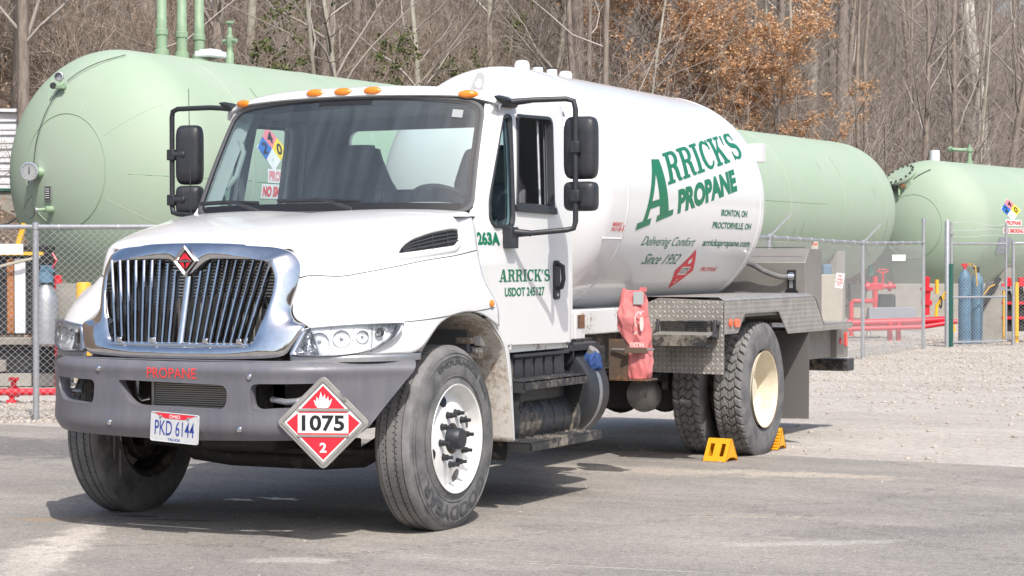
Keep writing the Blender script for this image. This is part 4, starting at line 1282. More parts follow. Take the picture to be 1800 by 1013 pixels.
# ---------------- hazard placard in its flip holder
pc = node('hazard_placard', truck)
def dm(u, v, o_, cx=0.878, cz=0.645, yaw=R(20)):
    r = math.cos(yaw)*u
    return (cx+r+math.sin(yaw)*o_, -0.965-o_*math.cos(yaw)+math.sin(yaw)*u, cz+v)
H = 0.232
sq = rpoly([(H+.012, 0), (0, H+.012), (-H-.012, 0), (0, -H-.012)], .03)
mb = plate([sq], None, None, lambda u, v, d: dm(u, v, -d), 0.012, 'aluminium')
mb.build('holder', 'aluminium', pc, bevel=0.002)
def dmf(u, v, o_): return dm(u*1.13, v*1.13, o_)
def dsq(h, s=0): return [(h-s, 0), (0, h-s), (-h+s, 0), (0, -h+s)]
mb = MB()
def poly(pts, o_, mt_): mb.add([dmf(u, v, o_) for u, v in pts], [tuple(range(len(pts)))], mt_)
Hd = 0.178
poly([(Hd*0.995, 0), (0, Hd), (-Hd*0.995, 0), (0, -Hd)], .0015, 'white_sign')
h2 = Hd-.010
tY = 0.062; tB = -0.062
poly([(h2-tY-.006, tY+.003), (0, h2), (-(h2-tY-.006), tY+.003)], .0025, 'red_sign')
poly([(h2, 0), (h2-tY+.002, tY-.012), (-(h2-tY+.002), tY-.012), (-h2, 0), (-(h2+tB+.008), tB+.006), (h2+tB+.008, tB+.006)], .0025, 'red_sign')
poly([(h2+tB-.004, tB-.004), (-(h2+tB-.004), tB-.004), (0, -h2)], .0025, 'red_sign')
poly([(-.116, -.047), (.116, -.047), (.116, .044), (-.116, .044)], .0032, 'white_sign')
V, F = fill([[(-.043+.086*a, .066+.075*b) for a, b in FLAME]])
mb.add([dmf(u, v, .0034) for u, v in V], F, 'white_sign'); poly([(-.042, .0575), (.042, .0575), (.042, .0615), (-.042, .0615)], .0036, 'white_sign')
put_text(mb, '1075', lambda a, b: dmf(-.098+.196*a, -.038+.073*b, .0042), 'black_sign', 0.03)
put_text(mb, '2', lambda a, b: dmf(-.016+.032*a, -.135+.045*b, .0042), 'white_sign', 0.03)
mb.build('placard_face', 'red_sign', pc)
mb = MB()
for z in (0.065, -0.068):
    wv = H-abs(z)-.03
    mb.add([dm(u, v, .006) for u, v in ((-wv, z-.005), (wv, z-.005), (wv, z+.005), (-wv, z+.005))]+[dm(u, v, .001) for u, v in ((-wv, z-.008), (wv, z-.008), (wv, z+.008), (-wv, z+.008))], [(0,1,2,3),(0,1,5,4),(2,3,7,6),(1,2,6,5),(3,0,4,7)], 'aluminium')
for i in range(4):
    a = np.array(dsq(Hd+.040)[i]); b = np.array(dsq(Hd+.040)[(i+1) % 4])
    for k in (0.12, 0.32, 0.5, 0.68, 0.88):
        p = a+(b-a)*k; mb.lathe([(0, .004), (.003, .003), (.0032, 0)], 8, dm(p[0], p[1], 0), (0, -1, 0), 'dark_plastic')
    mb.grid([[dm(*(q*(1+e)), o_) for q in (a, b)] for e, o_ in ((-.035, .0), (-.028, .005), (0.015, .005), (0.02, 0))], 'aluminium', False)
p = dm(.10, .135, .006); mb.box(p, (.05, .006, .018), 'aluminium', Matrix.Rotation(R(45), 3, 'Y')); mb.box(dm(.105, .15, .008), (.012, .008, .03), 'chrome_rough', Matrix.Rotation(R(-20), 3, 'Y'))
mb.build('frame_rail', 'aluminium', pc)
mb = MB(); mb.tube([(0.80, -0.82, 0.70), (0.87, -0.955, 0.66)], 0.012, 8); mb.build('bracket', 'underbody', pc)

# ---------------- cab
def side_x(z):
    t = max(0.0, (z-1.62)/0.83)
    return 1.030 - 0.058*t**1.25
def door_map(sd_):
    def f(u, v, d):
        yf = 0.60+max(0.0, v-1.78)*0.49
        t = min(1.0, max(0.0, (u-yf)/0.42)); k = min(1.0, max(0.0, (v-1.45)/0.35))
        return (sd_*(side_x(v)-d-(0.052+0.02*min(1, max(0, v-1.8)/.6))*k*(1-t)**2), u, v)
    return f
# doors
win_main = rpoly([(1.005, 1.80), (1.525, 1.795), (1.585, 2.355), (1.115, 2.345)], [.03, .03, .06, .03], 4)
win_vent = rpoly([(.705, 1.82), (.685, 1.71), (.725, 1.665), (.94, 1.672), (.965, 1.72), (1.055, 2.34), (.985, 2.335)], [.15, .05, .04, .04, .05, .03, .03], 4)
door_out = rpoly([(.512, .985), (1.735, .965), (1.775, 1.45), (1.765, 2.31), (1.70, 2.435), (.985, 2.437), (.905, 2.395), (.606, 1.79), (.515, 1.70), (.512, 1.5)], [.04, .05, .1, .12, .10, .06, .05, .1, .06, .05], 5)
doors = []
wm0, wv0 = win_main, win_vent
for sd_ in (1, -1):
    if sd_ < 0: win_main = [(a+.085, b) for a, b in wm0]; win_vent = [(a+.05, b) for a, b in wv0]
    mb = plate([door_out, win_main, win_vent], 0.3, 0.06, door_map(sd_), 0.045)
    dr_ = mb.build('door', 'white_paint', truck, angle=40)
    doors.append(dr_)
    def ringpart(lp, k_out, d_out, d_mid, d_in, nm, mt_, w_=0.018):
        L = lp+lp[:1]; c0 = np.mean(np.array(lp), 0)
        W = max(p[0] for p in lp)-min(p[0] for p in lp); Hh = max(p[1] for p in lp)-min(p[1] for p in lp)
        def sc2(e): return [(c0[0]+(p[0]-c0[0])*(1+2*e/W), c0[1]+(p[1]-c0[1])*(1+2*e/Hh)) for p in L]
        f = door_map(sd_)
        m_ = MB(); m_.grid([[f(p[0], p[1], d) for p in sc2(e)] for e, d in ((k_out, d_out), (k_out*0.5, d_mid), (-w_*0.6, d_mid), (-w_, d_in))])
        return m_.build(nm, mt_, dr_, angle=50)
    ringpart(win_main, 0.008, 0.0, -0.010, 0.03, 'window_seal', 'black_plastic', 0.022)
    ringpart(win_vent, 0.006, 0.0, -0.008, 0.02, 'vent_seal', 'black_plastic', 0.022)
    V, F = fill([win_vent], 0.2, 0.08)
    MB().sheet(V, F, lambda a, b: door_map(sd_)(a, b, 0.012), 'side_glass', True).build('vent_glass', 'side_glass', dr_)
    if sd_ < 0:
        V, F = fill([win_main], 0.2, 0.08)
        MB().sheet(V, F, lambda a, b: door_map(sd_)(a, b, 0.016), 'lens_clear', True).build('window_glass', 'lens_clear', dr_)
    else:
        mb = MB(); mb.tube([(0.975, 1.43, 1.80), (0.930, 1.485, 2.34)], .008, 6, 'galvanised'); mb.build('glass_edge', 'galvanised', dr_)
    f = door_map(sd_)
    mb = MB(); mb.prism(rpoly([(0.985, 1.765), (1.545, 1.757), (1.535, 1.80), (0.985, 1.808)], .012), f, -0.020, 0.0)
    mb.build('belt_moulding', 'black_plastic', dr_, bevel=0.003)
    # recessed panel edge along the lower door
    # handle
    h_ = MB(); h_.prism(rpoly([(1.497, 1.235), (1.585, 1.235), (1.585, 1.475), (1.497, 1.475)], .028), f, -0.012, 0.01)
    hd = h_.build('handle_plate', 'black_plastic', dr_, bevel=0.004)
    h_ = MB(); h_.tube([f(1.545, 1.455, -0.012), f(1.543, 1.44, -0.045), f(1.541, 1.36, -0.052), f(1.54, 1.31, -0.040), f(1.54, 1.30, -0.012)], [.014, .015, .014, .014, .013], 8)
    h_.lathe([(0, .012), (.006, .011), (.0065, 0)], 12, f(1.54, 1.265, -0.012), (sd_, 0, 0), 'chrome_rough')
    h_.build('grip', 'black_plastic', hd)
    # lettering
    def dt(y0, y1, z0, z1, o_=0.002):
        if sd_ < 0: y0, y1 = y1, y0
        return lambda a, b: f(y0+(y1-y0)*a, z0+(z1-z0)*b, -o_)
    lt = MB()
    slab_text(lt, "ARRICK'S", lambda u, v, k: f((0.752+0.700*u) if sd_ > 0 else (1.452-0.70*u), 1.350+0.072*v, -0.0018-0.0003*k), 'green_letter')
    lt.build('name_lettering', 'green_letter', dr_); lt = MB()
    put_text(lt, 'USDOT 245127', dt(.826, 1.374, 1.262, 1.316), 'green_letter', 0.03)
    lt.build('number_lettering', 'green_letter', dr_); lt = MB()
    put_text(lt, '263A', dt(.516, .777, 1.563, 1.640), 'green_letter', 0.045)
    lt.build('lettering', 'green_letter', dr_)
    MB().prism(rpoly([(.905, .95), (.915, .95), (.915, .985), (.905, .985)], .001), f, 0.0, 0.03).build('door_sill', 'white_dirty', dr_)
# cab shell: cowl sides, rear corners, back wall, floor, roof, pillars
cab = node('cab', truck)
for sd_ in (1, -1):
    mb = MB()
    zs = [0.965, 1.2, 1.45, 1.62, 1.75, 1.9, 2.05, 2.2, 2.32, 2.40, 2.44]
    rows = []
    for y, ins in ((1.60, .020), (1.79, .016), (1.815, .022), (1.845, .05), (1.855, .10)):
        rows.append([(sd_*(side_x(z)-ins), y-0.01*max(0, (z-2.0)), z) for z in zs])
    mb.grid(rows); mb.build('rear_corner', 'white_paint', cab, angle=60)
    # door frame behind the door edge, front
    mb = MB(); mb.grid([[(sd_*(side_x(z)-.11), y+dy, z) for (y, z) in ((.55, .97), (.555, 1.45), (.60, 1.70))] for dy in (-0.005, 0.10)]); mb.build('door_frame', 'white_paint', cab, angle=60, solid=0.01)
    mb = MB(); mb.box2((sd_*0.985, .50, .93), (sd_*1.0, 1.78, .975)); mb.build('sill', 'white_dirty', cab)
back_out = rpoly([(-1.0, .97), (1.0, .97), (1.0, 1.7), (.93, 2.43), (-.93, 2.43), (-1.0, 1.7)], [.02, .02, .3, .08, .08, .3])
rear_win = rpoly([(-.62, 1.94), (.62, 1.94), (.60, 2.33), (-.60, 2.33)], .07)
plate([back_out, rear_win], 0.5, 0.5, lambda u, v, d: (u, 1.855-d, v), 0.03).build('back_wall', 'white_paint', cab)
mb = plate([rpoly([(-.98, .98), (.98, .98), (.98, 1.7), (.92, 2.42), (-.92, 2.42), (-.98, 1.7)], .02), rear_win], 0.5, 0.5, lambda u, v, d: (u, 1.822-d, v), 0.01); mb.build('back_trim', 'interior', cab)
V, F = fill([rear_win]); MB().sheet(V, F, lambda a, b: (a, 1.84, b), 'rear_glass').build('rear_window', 'rear_glass', cab)
mb = MB(); mb.box2((-.98, .50, .95), (.98, 1.83, .985)); mb.box2((-.97, .46, .95), (.97, .50, 1.66)); mb.build('floor_and_firewall', 'interior', cab)
# roof
def roof_z(x, y):
    e = abs(x)/0.965
    f = max(0.0, (1.15-y)/0.45)
    return 2.535 - 0.085*e**3.2 - 0.022*f**2 - 0.015*max(0, (y-1.6)/0.25)**2
mb = MB(); rows = []
def brow_y(x): return 0.735+0.150*(abs(x)/0.9)**2.5
for k in range(22):
    t = k/21; row = []
    for i in range(-20, 21):
        x = i/20*0.955
        yb = brow_y(x)
        if k == 0: row.append((x*0.985, yb+0.045, min(2.452, roof_z(x, yb)-.03)-0.030*(abs(x)/0.95)**2))
        elif k == 1: row.append((x*0.995, yb+0.002, min(2.466, roof_z(x, yb)-0.02)-0.028*(abs(x)/0.95)**2))
        elif k == 2: row.append((x, yb+0.010, roof_z(x, yb)-0.028))
        elif k == 3: row.append((x, yb+0.050, roof_z(x, yb+0.05)-0.008))
        else:
            y = yb+0.09+(1.86-yb-0.09)*(k-4)/17
            z = roof_z(x, y)
            if k == 21: z -= 0.06; y = 1.865
            row.append((x, y, z))
    # side skirts
    z0 = row[0][2]
    row = [(row[0][0]-0.004, row[0][1]+0.0, row[0][2]-0.035)]+row+[(row[-1][0]+0.004, row[-1][1], row[-1][2]-0.035)]
    rows.append(row)
mb.grid(rows); roof = mb.build('roof', 'white_paint', cab, angle=60)
mb = MB(); mb.grid([[(x*0.95, y, 2.415-0.03*abs(x)) for x in (-1, -.5, 0, .5, 1)] for y in (.98, 1.4, 1.83)]); mb.build('headliner', 'interior', cab)
for x in (-.212, -.015, .188, .778, -.80):
    yb = brow_y(x); a = 0 if abs(x) < .5 else (0.35 if x > 0 else -0.35)
    m_ = MB(); q = Matrix.Rotation(a, 3, 'Z'); P0 = Vector((x, yb+0.016, roof_z(x, yb)-0.026))
    prof = [(0.0, 1.0), (0.010, 0.96), (0.020, 0.75), (0.026, 0.4), (0.028, 0.0)]
    vs = []; n_ = 24
    for h_, r_ in prof:
        for i in range(n_):
            t = 2*PI*i/n_
            vs.append(P0 + q @ Vector((0.062*r_*math.cos(t), -h_*0.9+0.010*r_*math.sin(t), 0.0235*r_*math.sin(t)+h_*0.35)))
    m_.add(vs, [(k*n_+i, k*n_+(i+1) % n_, (k+1)*n_+(i+1) % n_, (k+1)*n_+i) for k in range(4) for i in range(n_)], None, True)
    m_.build('marker_lamp', 'amber', roof)
# windscreen: curved sheet between base and brow
def ws(u, v, off=0.0):
    """u -1..1 across, v 0..1 up"""
    xb = 0.952*u; yb = 0.43+0.140*abs(u)**2.6
    zb = 1.750-0.006*abs(u)**2
    xt = 0.872*u; yt = 0.775+0.118*abs(u)**2.6; zt = 2.458-0.055*abs(u)**2.4
    x = xb+(xt-xb)*v; y = yb+(yt-yb)*v; z = zb+(zt-zb)*v
    y -= 0.015*math.sin(PI*v)
    return (x+off*0.25*u, y-off*0.88, z+off*0.42)
N_ = 32
def loop_uv(m):
    """closed border loop at margin m"""
    pts = []
    a = 1-m; b0 = m*1.3; b1 = 1-m*1.3; r = 0.10
    return rpoly([(-a, b0), (a, b0), (a, b1), (-a, b1)], 0.12, 6)
def dl(L, k=5):
    out = []
    for i in range(len(L)):
        p = np.array(L[i]); q = np.array(L[(i+1) % len(L)]); n = max(1, int(np.linalg.norm(q-p)/0.08))
        for j in range(n): out.append(tuple(p+(q-p)*j/n))
    return out
V, F = fill([dl(loop_uv(0.012))], 0.06, 0.1)
wsn = MB().sheet(V, F, lambda a, b: ws(a, b, 0.004), 'windscreen_glass', True).build('windscreen', 'windscreen_glass', truck)
la, lb = dl(loop_uv(0.0)), dl(loop_uv(0.034))
def scaleuv(L, m):  # shrink loop consistently
    return [(p[0]*(1-m), 0.5+(p[1]-0.5)*(1-m*1.6)) for p in L]
L0 = dl(loop_uv(0.0)); L0 = L0+L0[:1]
mb = MB(); mb.grid([[ws(*p, -0.02) for p in scaleuv(L0, -0.008)], [ws(*p, 0.012) for p in scaleuv(L0, -0.006)], [ws(*p, 0.016) for p in scaleuv(L0, 0.012)], [ws(*p, 0.005) for p in scaleuv(L0, 0.026)]])
mb.build('seal', 'rubber_seal', wsn, angle=60)
mb = MB(); L1 = L0
mb.grid([[ws(*p, 0.0065) for p in scaleuv(L0, 0.02)], [ws(*p, 0.0065) for p in scaleuv(L0, 0.044)]], 'black_sign')
# frit band wider along the bottom and the top centre
mb.grid([[ws(u, v, 0.0068) for u in np.linspace(-.93, .93, 30)] for v in (0.03, 0.085)], 'black_sign')
mb.grid([[ws(u, v, 0.0072) for u in np.linspace(-.21, .21, 10)] for v in (0.93, 0.965)], 'black_sign')
mb.build('frit_band', 'black_sign', wsn)
mb = MB(); mb.add([ws(u, v, 0.0076) for u, v in ((.80, .84), (.87, .84), (.87, .91), (.80, .91))], [(0, 1, 2, 3)], 'trim_grey'); mb.build('sticker', 'trim_grey', wsn)
MB().grid([[(x, y, 1.742-.02*(abs(x))**3+.03*(y-.4)) for x in np.linspace(-.985, .985, 24)] for y in (.34, .50, .64)]).build('cowl_panel', 'black_plastic', cab)
# A pillars
for sd_ in (1, -1):
    mb = MB(); rows = []
    for k in range(13):
        v = 0.02+0.97*k/12
        p = Vector(ws(sd_*1.0, v)); q_ = Vector(ws(sd_*1.0, v, 0.018)); z = p.z
        y2 = 0.60+0.49*max(0, z-1.79)
        out = Vector(door_map(sd_)(y2+.004, z, 0.004)); out2 = Vector(door_map(sd_)(y2+.05, z, 0.05))
        inn = Vector((p.x-sd_*.03, p.y+.07, z))
        rows.append([inn, p, q_*.35+p*.65, (p+out)/2+Vector((sd_*.002, -.002, 0)), out, out2])
    mb.grid(rows); mb.build('a_pillar', 'white_paint', cab, angle=60)
    mb = MB(); mb.grid([[Vector(r[1])+Vector((-sd_*.0, .02, 0)) for r in rows], [Vector(r[1])+Vector((-sd_*.085, .085, 0)) for r in rows], [Vector(r[5])+Vector((-sd_*.02, 0.02, 0)) for r in rows]]); mb.build('pillar_trim', 'trim_grey', cab)
    # inner door trim
    win_main, win_vent = (wm0, wv0) if sd_ > 0 else ([(a+.085, b) for a, b in wm0], [(a+.05, b) for a, b in wv0])
    f = door_map(sd_)
    plate([rpoly([(.52, 1.0), (1.72, 1.0), (1.74, 2.39), (.99, 2.39), (.60, 1.70)], .04), win_main, win_vent], 0.3, 0.1, lambda u, v, d: f(u, v, 0.055+d), 0.006).build('door_trim', 'interior', cab)
# grab handle on the passenger pillar
for sd_ in (-1,):
    mb = MB()
    mb.tube([(sd_*.885, .88, 2.22), (sd_*.83, .87, 2.215), (sd_*.80, .86, 2.15), (sd_*.82, .81, 2.0), (sd_*.86, .76, 1.93), (sd_*.92, .76, 1.92)], [.022, .020, .018, .018, .020, .024], 10)
    mb.build('grab_handle', 'trim_grey', cab)
MB().box((-.93, .80, 1.86), (.05, .06, .06)).build('small_mirror_mount', 'black_plastic', cab, bevel=0.02, seg=3)
# dashboard
mb = MB(); rows = []
for i in range(41):
    x = -0.93+1.86*i/40
    hum = 0.055*math.exp(-((x-.55)/.24)**4) + 0.03*math.exp(-((x+.25)/.33)**4)
    rows.append([(x, .50, 1.70), (x, .60, 1.735+hum*0.5), (x, .72, 1.765+hum), (x, .86, 1.765+hum), (x, .93, 1.72+hum*0.6), (x, .90, 1.55), (x, .86, 1.25)])
mb.grid(rows); mb.build('dashboard', 'dash_grey', cab, angle=60)
# steering wheel
mb = MB(); c_ = Vector((.52, 1.06, 1.78)); ax = Vector((0, .62, .78)).normalized(); ex = Vector((1, 0, 0)); ey = ax.cross(ex)
mb.tube([c_+(ex*math.cos(t)+ey*math.sin(t))*0.225 for t in np.linspace(0, 2*PI, 40, endpoint=False)], 0.016, 8, closed=True)
for t in (0.15, PI-0.15, -PI/2): mb.tube([c_-ax*.03, c_+(ex*math.cos(t)+ey*math.sin(t))*0.215], 0.013, 6)
mb.lathe([(-.06, .05), (0.0, .06), (.02, .05), (.022, 0)], 16, c_-ax*.03, ax)
mb.tube([c_-ax*.03, c_-ax*.4], 0.03, 8); mb.build('steering_wheel', 'black_plastic', cab)
# seats
def seat(name, x, w_, mt_, zt=2.16, yb=1.52):
    s_ = MB()
    prof = catmull([(0, 0), (0.03, .25), (0.05, .55), (0.03, .62), (.03, .80), (0.07, .87)], 5)
    rows = []
    for j, p in enumerate(prof):
        z = 1.42+(zt-1.42)*p[1]/.87
        hw = w_/2*(1.0 if p[1] < .55 else max(0.55, 1-1.4*(p[1]-.55))) * (1 if p[1] < .84 else .75)
        row = []
        for i in range(17):
            a = 2*PI*i/16
            row.append((x+hw*np.sign(math.cos(a))*abs(math.cos(a))**0.5, yb+p[0]+0.075*np.sign(math.sin(a))*abs(math.sin(a))**0.6, z))
        rows.append(row)
    s_.grid(rows)
    top = rows[-1]; s_.add(top[:-1], [tuple(range(16))], None, True)
    s_.box((x, yb-.26, 1.36), (w_, .52, .16))
    s_.box((x, yb-.24, 1.13), (w_*.8, .42, .28), 'interior')
    s_.box((x+w_/2+.025, yb-.12, 1.62), (.05, .32, .06))
    return s_.build(name, mt_, cab, bevel=0.02, angle=60)
seat('passenger_seat', -.42, .62, 'seat_cloth', 2.22)
seat('driver_seat', .52, .50, 'seat_grey', 2.20, 1.60)
mb = MB(); mb.tube([(-.02, 1.2, 1.1), (.05, 1.15, 1.6), (.02, 1.13, 1.86)], 0.012, 6); mb.lathe([(0, .028), (.05, .022), (.06, 0)], 10, (.02, 1.13, 1.85), (0, 0, 1)); mb.build('gear_lever', 'black_plastic', cab)
# wipers
for pts in ([(-.80, .40, 1.792), (-.60, .375, 1.798), (-.36, .375, 1.790)], [(-.22, .36, 1.800), (.05, .355, 1.802), (.34, .37, 1.792)]):
    mb = MB(); mb.tube([Vector(p)+Vector((0, -.025, .03)) for p in pts], .008, 6); mb.tube([Vector(p)+Vector((0, -.018, .018)) for p in pts], .005, 6)
    a = Vector(pts[1]); mb.tube([a+Vector((0, -.035, .034)), a+Vector((.12, -.07, .015)), a+Vector((.24, -.03, -.03))], [.006, .008, .012], 6)
    mb.build('wiper', 'black_plastic', truck)
mb = MB(); mb.tube([(-1.03, .62, 1.70), (-1.045, .62, 2.54)], [.004, .002], 6); mb.build('antenna', 'black_plastic', truck)

# ---------------- mirrors
def mirror(sd_, xa, yb_, ztop, zbot):
    m0 = node('mirror', truck)
    xd = sd_*0.955
    if sd_ > 0:
        pts = [(1.0, .98, ztop-.005), (1.10, 1.03, ztop+.005), (xa-.05, 1.13, ztop+.012), (xa-.01, 1.15, ztop), (xa, 1.155, ztop-.05), (xa, 1.155, zbot+.05), (xa-.01, 1.15, zbot+.01), (xa-.05, 1.13, zbot), (1.15, .95, zbot-.020), (1.055, .865, zbot-.032)]
    else:
        pts = [(-.96, .93, ztop-.01), (-1.10, .93, ztop), (xa+.05, .94, ztop+.0), (xa+.01, .945, ztop-.015), (xa, .95, ztop-.05), (xa, .95, zbot+.05), (xa+.01, .945, zbot+.01), (xa+.05, .94, zbot), (-1.16, .93, zbot-.015), (-1.03, .90, zbot-.02)]
    P = [Vector(p) for p in pts]
    MB().tube(P, 0.0165, 10).build('arm', 'black_plastic', m0, angle=60)
    # mounts on the door
    b_ = MB(); b_.lathe([(0, .004), (.05, .018), (.14, .027), (.24, .026), (.28, .018), (.29, 0)], 12, P[0]+Vector((-sd_*.035, -.15, .022)), (0, 1, -.12)); b_.cyl(P[0]+Vector((0, .05, 0)), P[0]+Vector((sd_*.10, .07, .01)), .020, .017, 10, 'black_plastic'); b_.build('upper_mount', 'black_plastic', m0, bevel=0.010, seg=3)
    b_ = MB(); b_.box(P[-1]+Vector((-sd_*.005, .0, -.015)), (.06, .10, .125)); b_.cyl(P[-1]+Vector((0, -.0, 0.02)), P[-1]+Vector((sd_*.10, .07, .01)), .022, .019, 10); b_.build('lower_mount', 'black_plastic', m0, bevel=0.014, seg=3)
    for z0, z1, nm in ((1.958, 2.332, 'mirror_head'), (1.768, 1.945, 'convex_mirror')):
        if sd_ < 0: z0 += .005; z1 += .012
        zc = (z0+z1)/2; hz = (z1-z0)/2
        if sd_ > 0: cx = xa+.0; hw = 0.102; yy = yb_
        else: cx = xa+.100; hw = 0.085; yy = yb_
        h_ = MB(); rows = []
        yaw = R(4)*sd_ if sd_ > 0 else R(14)
        for e, dy in ((0.0, -.055), (0.55, -.056), (0.86, -.050), (0.96, -.034), (1.0, -.01), (1.0, .03), (.97, .038), (.90, .036)):
            row = []
            for i in range(33):
                t = 2*PI*i/32; cxx = np.sign(math.cos(t))*abs(math.cos(t))**0.35; szz = np.sign(math.sin(t))*abs(math.sin(t))**0.35
                v = Vector((cxx*hw*e, dy, szz*hz*e)); v.rotate(Matrix.Rotation(yaw, 3, 'Z'))
                row.append(v+Vector((cx, yy, zc)))
            rows.append(row)
        h_.grid(rows); ho = h_.build(nm, 'black_plastic', m0, angle=60)
        g_ = MB(); g_.add(rows[-1][:-1], [tuple(range(32))]); g_.build('mirror_glass', 'chrome', ho)
        k_ = MB(); v = Vector((cx, yy-.04, zc)); k_.cyl((xa, (1.155 if sd_ > 0 else .95), zc), v, .026, .030, 10); k_.box((xa, (1.155 if sd_ > 0 else .95), zc), (.055, .05, .07)); k_.build('clamp', 'black_plastic', m0, bevel=0.006)
mirror(1, 1.337, 1.235, 2.418, 1.655)
mirror(-1, -1.403, 1.0, 2.445, 1.775)

# ---------------- front wheels
def tyre_mesh(mb, x0, x1, sd_, kind):
    """x0 inner face, x1 outer face (abs), built about the wheel centre"""
    w_ = x1-x0; Rr = 0.512
    if kind == 'rib':
        pr = [(0.0, .300), (0.012, .335), (0.004, .40), (0.012, .455), (0.026, .488), (0.040, .503), (0.050, .508)]
        for g in (0.24, 0.40, 0.60, 0.76):
            c = w_*g; pr += [(c-.004, .5115), (c-.003, .500), (c+.003, .500), (c+.004, .5115)]
        pr += [(w_-.050, .508), (w_-.040, .503), (w_-.026, .488), (w_-.012, .455), (w_-.012, .450), (w_-.004, .40), (w_-.006, .36), (w_-.012, .335), (w_, .300)]
        pr = [(a, r) for a, r in pr]
        mb.lathe([((a-w_/2), r) for a, r in pr], 96, (0, 0, 0), (sd_, 0, 0), 'tyre_side')
        # tread band faces take tread material
        n = 96; base = len(mb.f)-n*(len(pr)-1)
        for k in range(len(pr)-1):
            if pr[k][1] > .487 and pr[k+1][1] > .487:
                for i in range(n): mb.m[base+k*n+i] = 'tyre_rubber'
        # sipes: small dark notches in the ribs
        return mb
    # lug tyre: displaced band
    NA = 46*10; NW = 30; rows = []
    for j in range(NW+1):
        s_ = j/NW
        row = []
        for i in range(NA+1):
            th = 2*PI*i/NA; ph = (i/10.0)
            zig = 0.42*abs(((s_*5) % 2)-1)
            f = (ph+zig*1.1+s_*0.3) % 1.0
            depth = 0.016 if f < 0.17 else 0.0
            # circumferential zigzag
            for c in (0.24, 0.5, 0.76):
                cc = c+0.022*(1 if (ph % 1) < 0.5 else -1)
                if abs(s_-cc) < 0.017: depth = 0.015
            edge = min(s_, 1-s_)
            rad = 0.512-0.012*max(0, (0.10-edge)/0.10)**2 - depth*(1 if edge > 0.02 else 0.6)
            if j in (0, NW): rad = 0.494-depth*0.5
            row.append((sd_*(0.018+(w_-.036)*s_-w_/2), rad*math.cos(th), rad*math.sin(th)))
        rows.append(row)
    mb.grid(rows, 'tyre_rubber')
    for s_ in (-1, 1):
        pr = [(w_/2-.018, .494), (w_/2-.008, .470), (w_/2-.004, .455), (w_/2, .41), (w_/2-.003, .36), (w_/2-.008, .325), (w_/2-.016, .30)]
        mb.lathe(pr, 96, (0, 0, 0), (sd_*s_, 0, 0), 'tyre_side')
    return mb
def side_text(mb, txt, xface, r0, r1, a0, a1, sd_):
    """letters round the sidewall"""
    def fn(a, b):
        r = r0+(r1-r0)*b; t = a0+(a1-a0)*a
        return (sd_*(xface+0.003-abs(r-.405)*0.10), r*math.cos(t)*1.0, r*math.sin(t))
    put_text(mb, txt, fn, 'tyre_letter', 0.03, 0, 0.34)
TY1 = MB(); tyre_mesh(TY1, 0, .265, 1, 'rib')
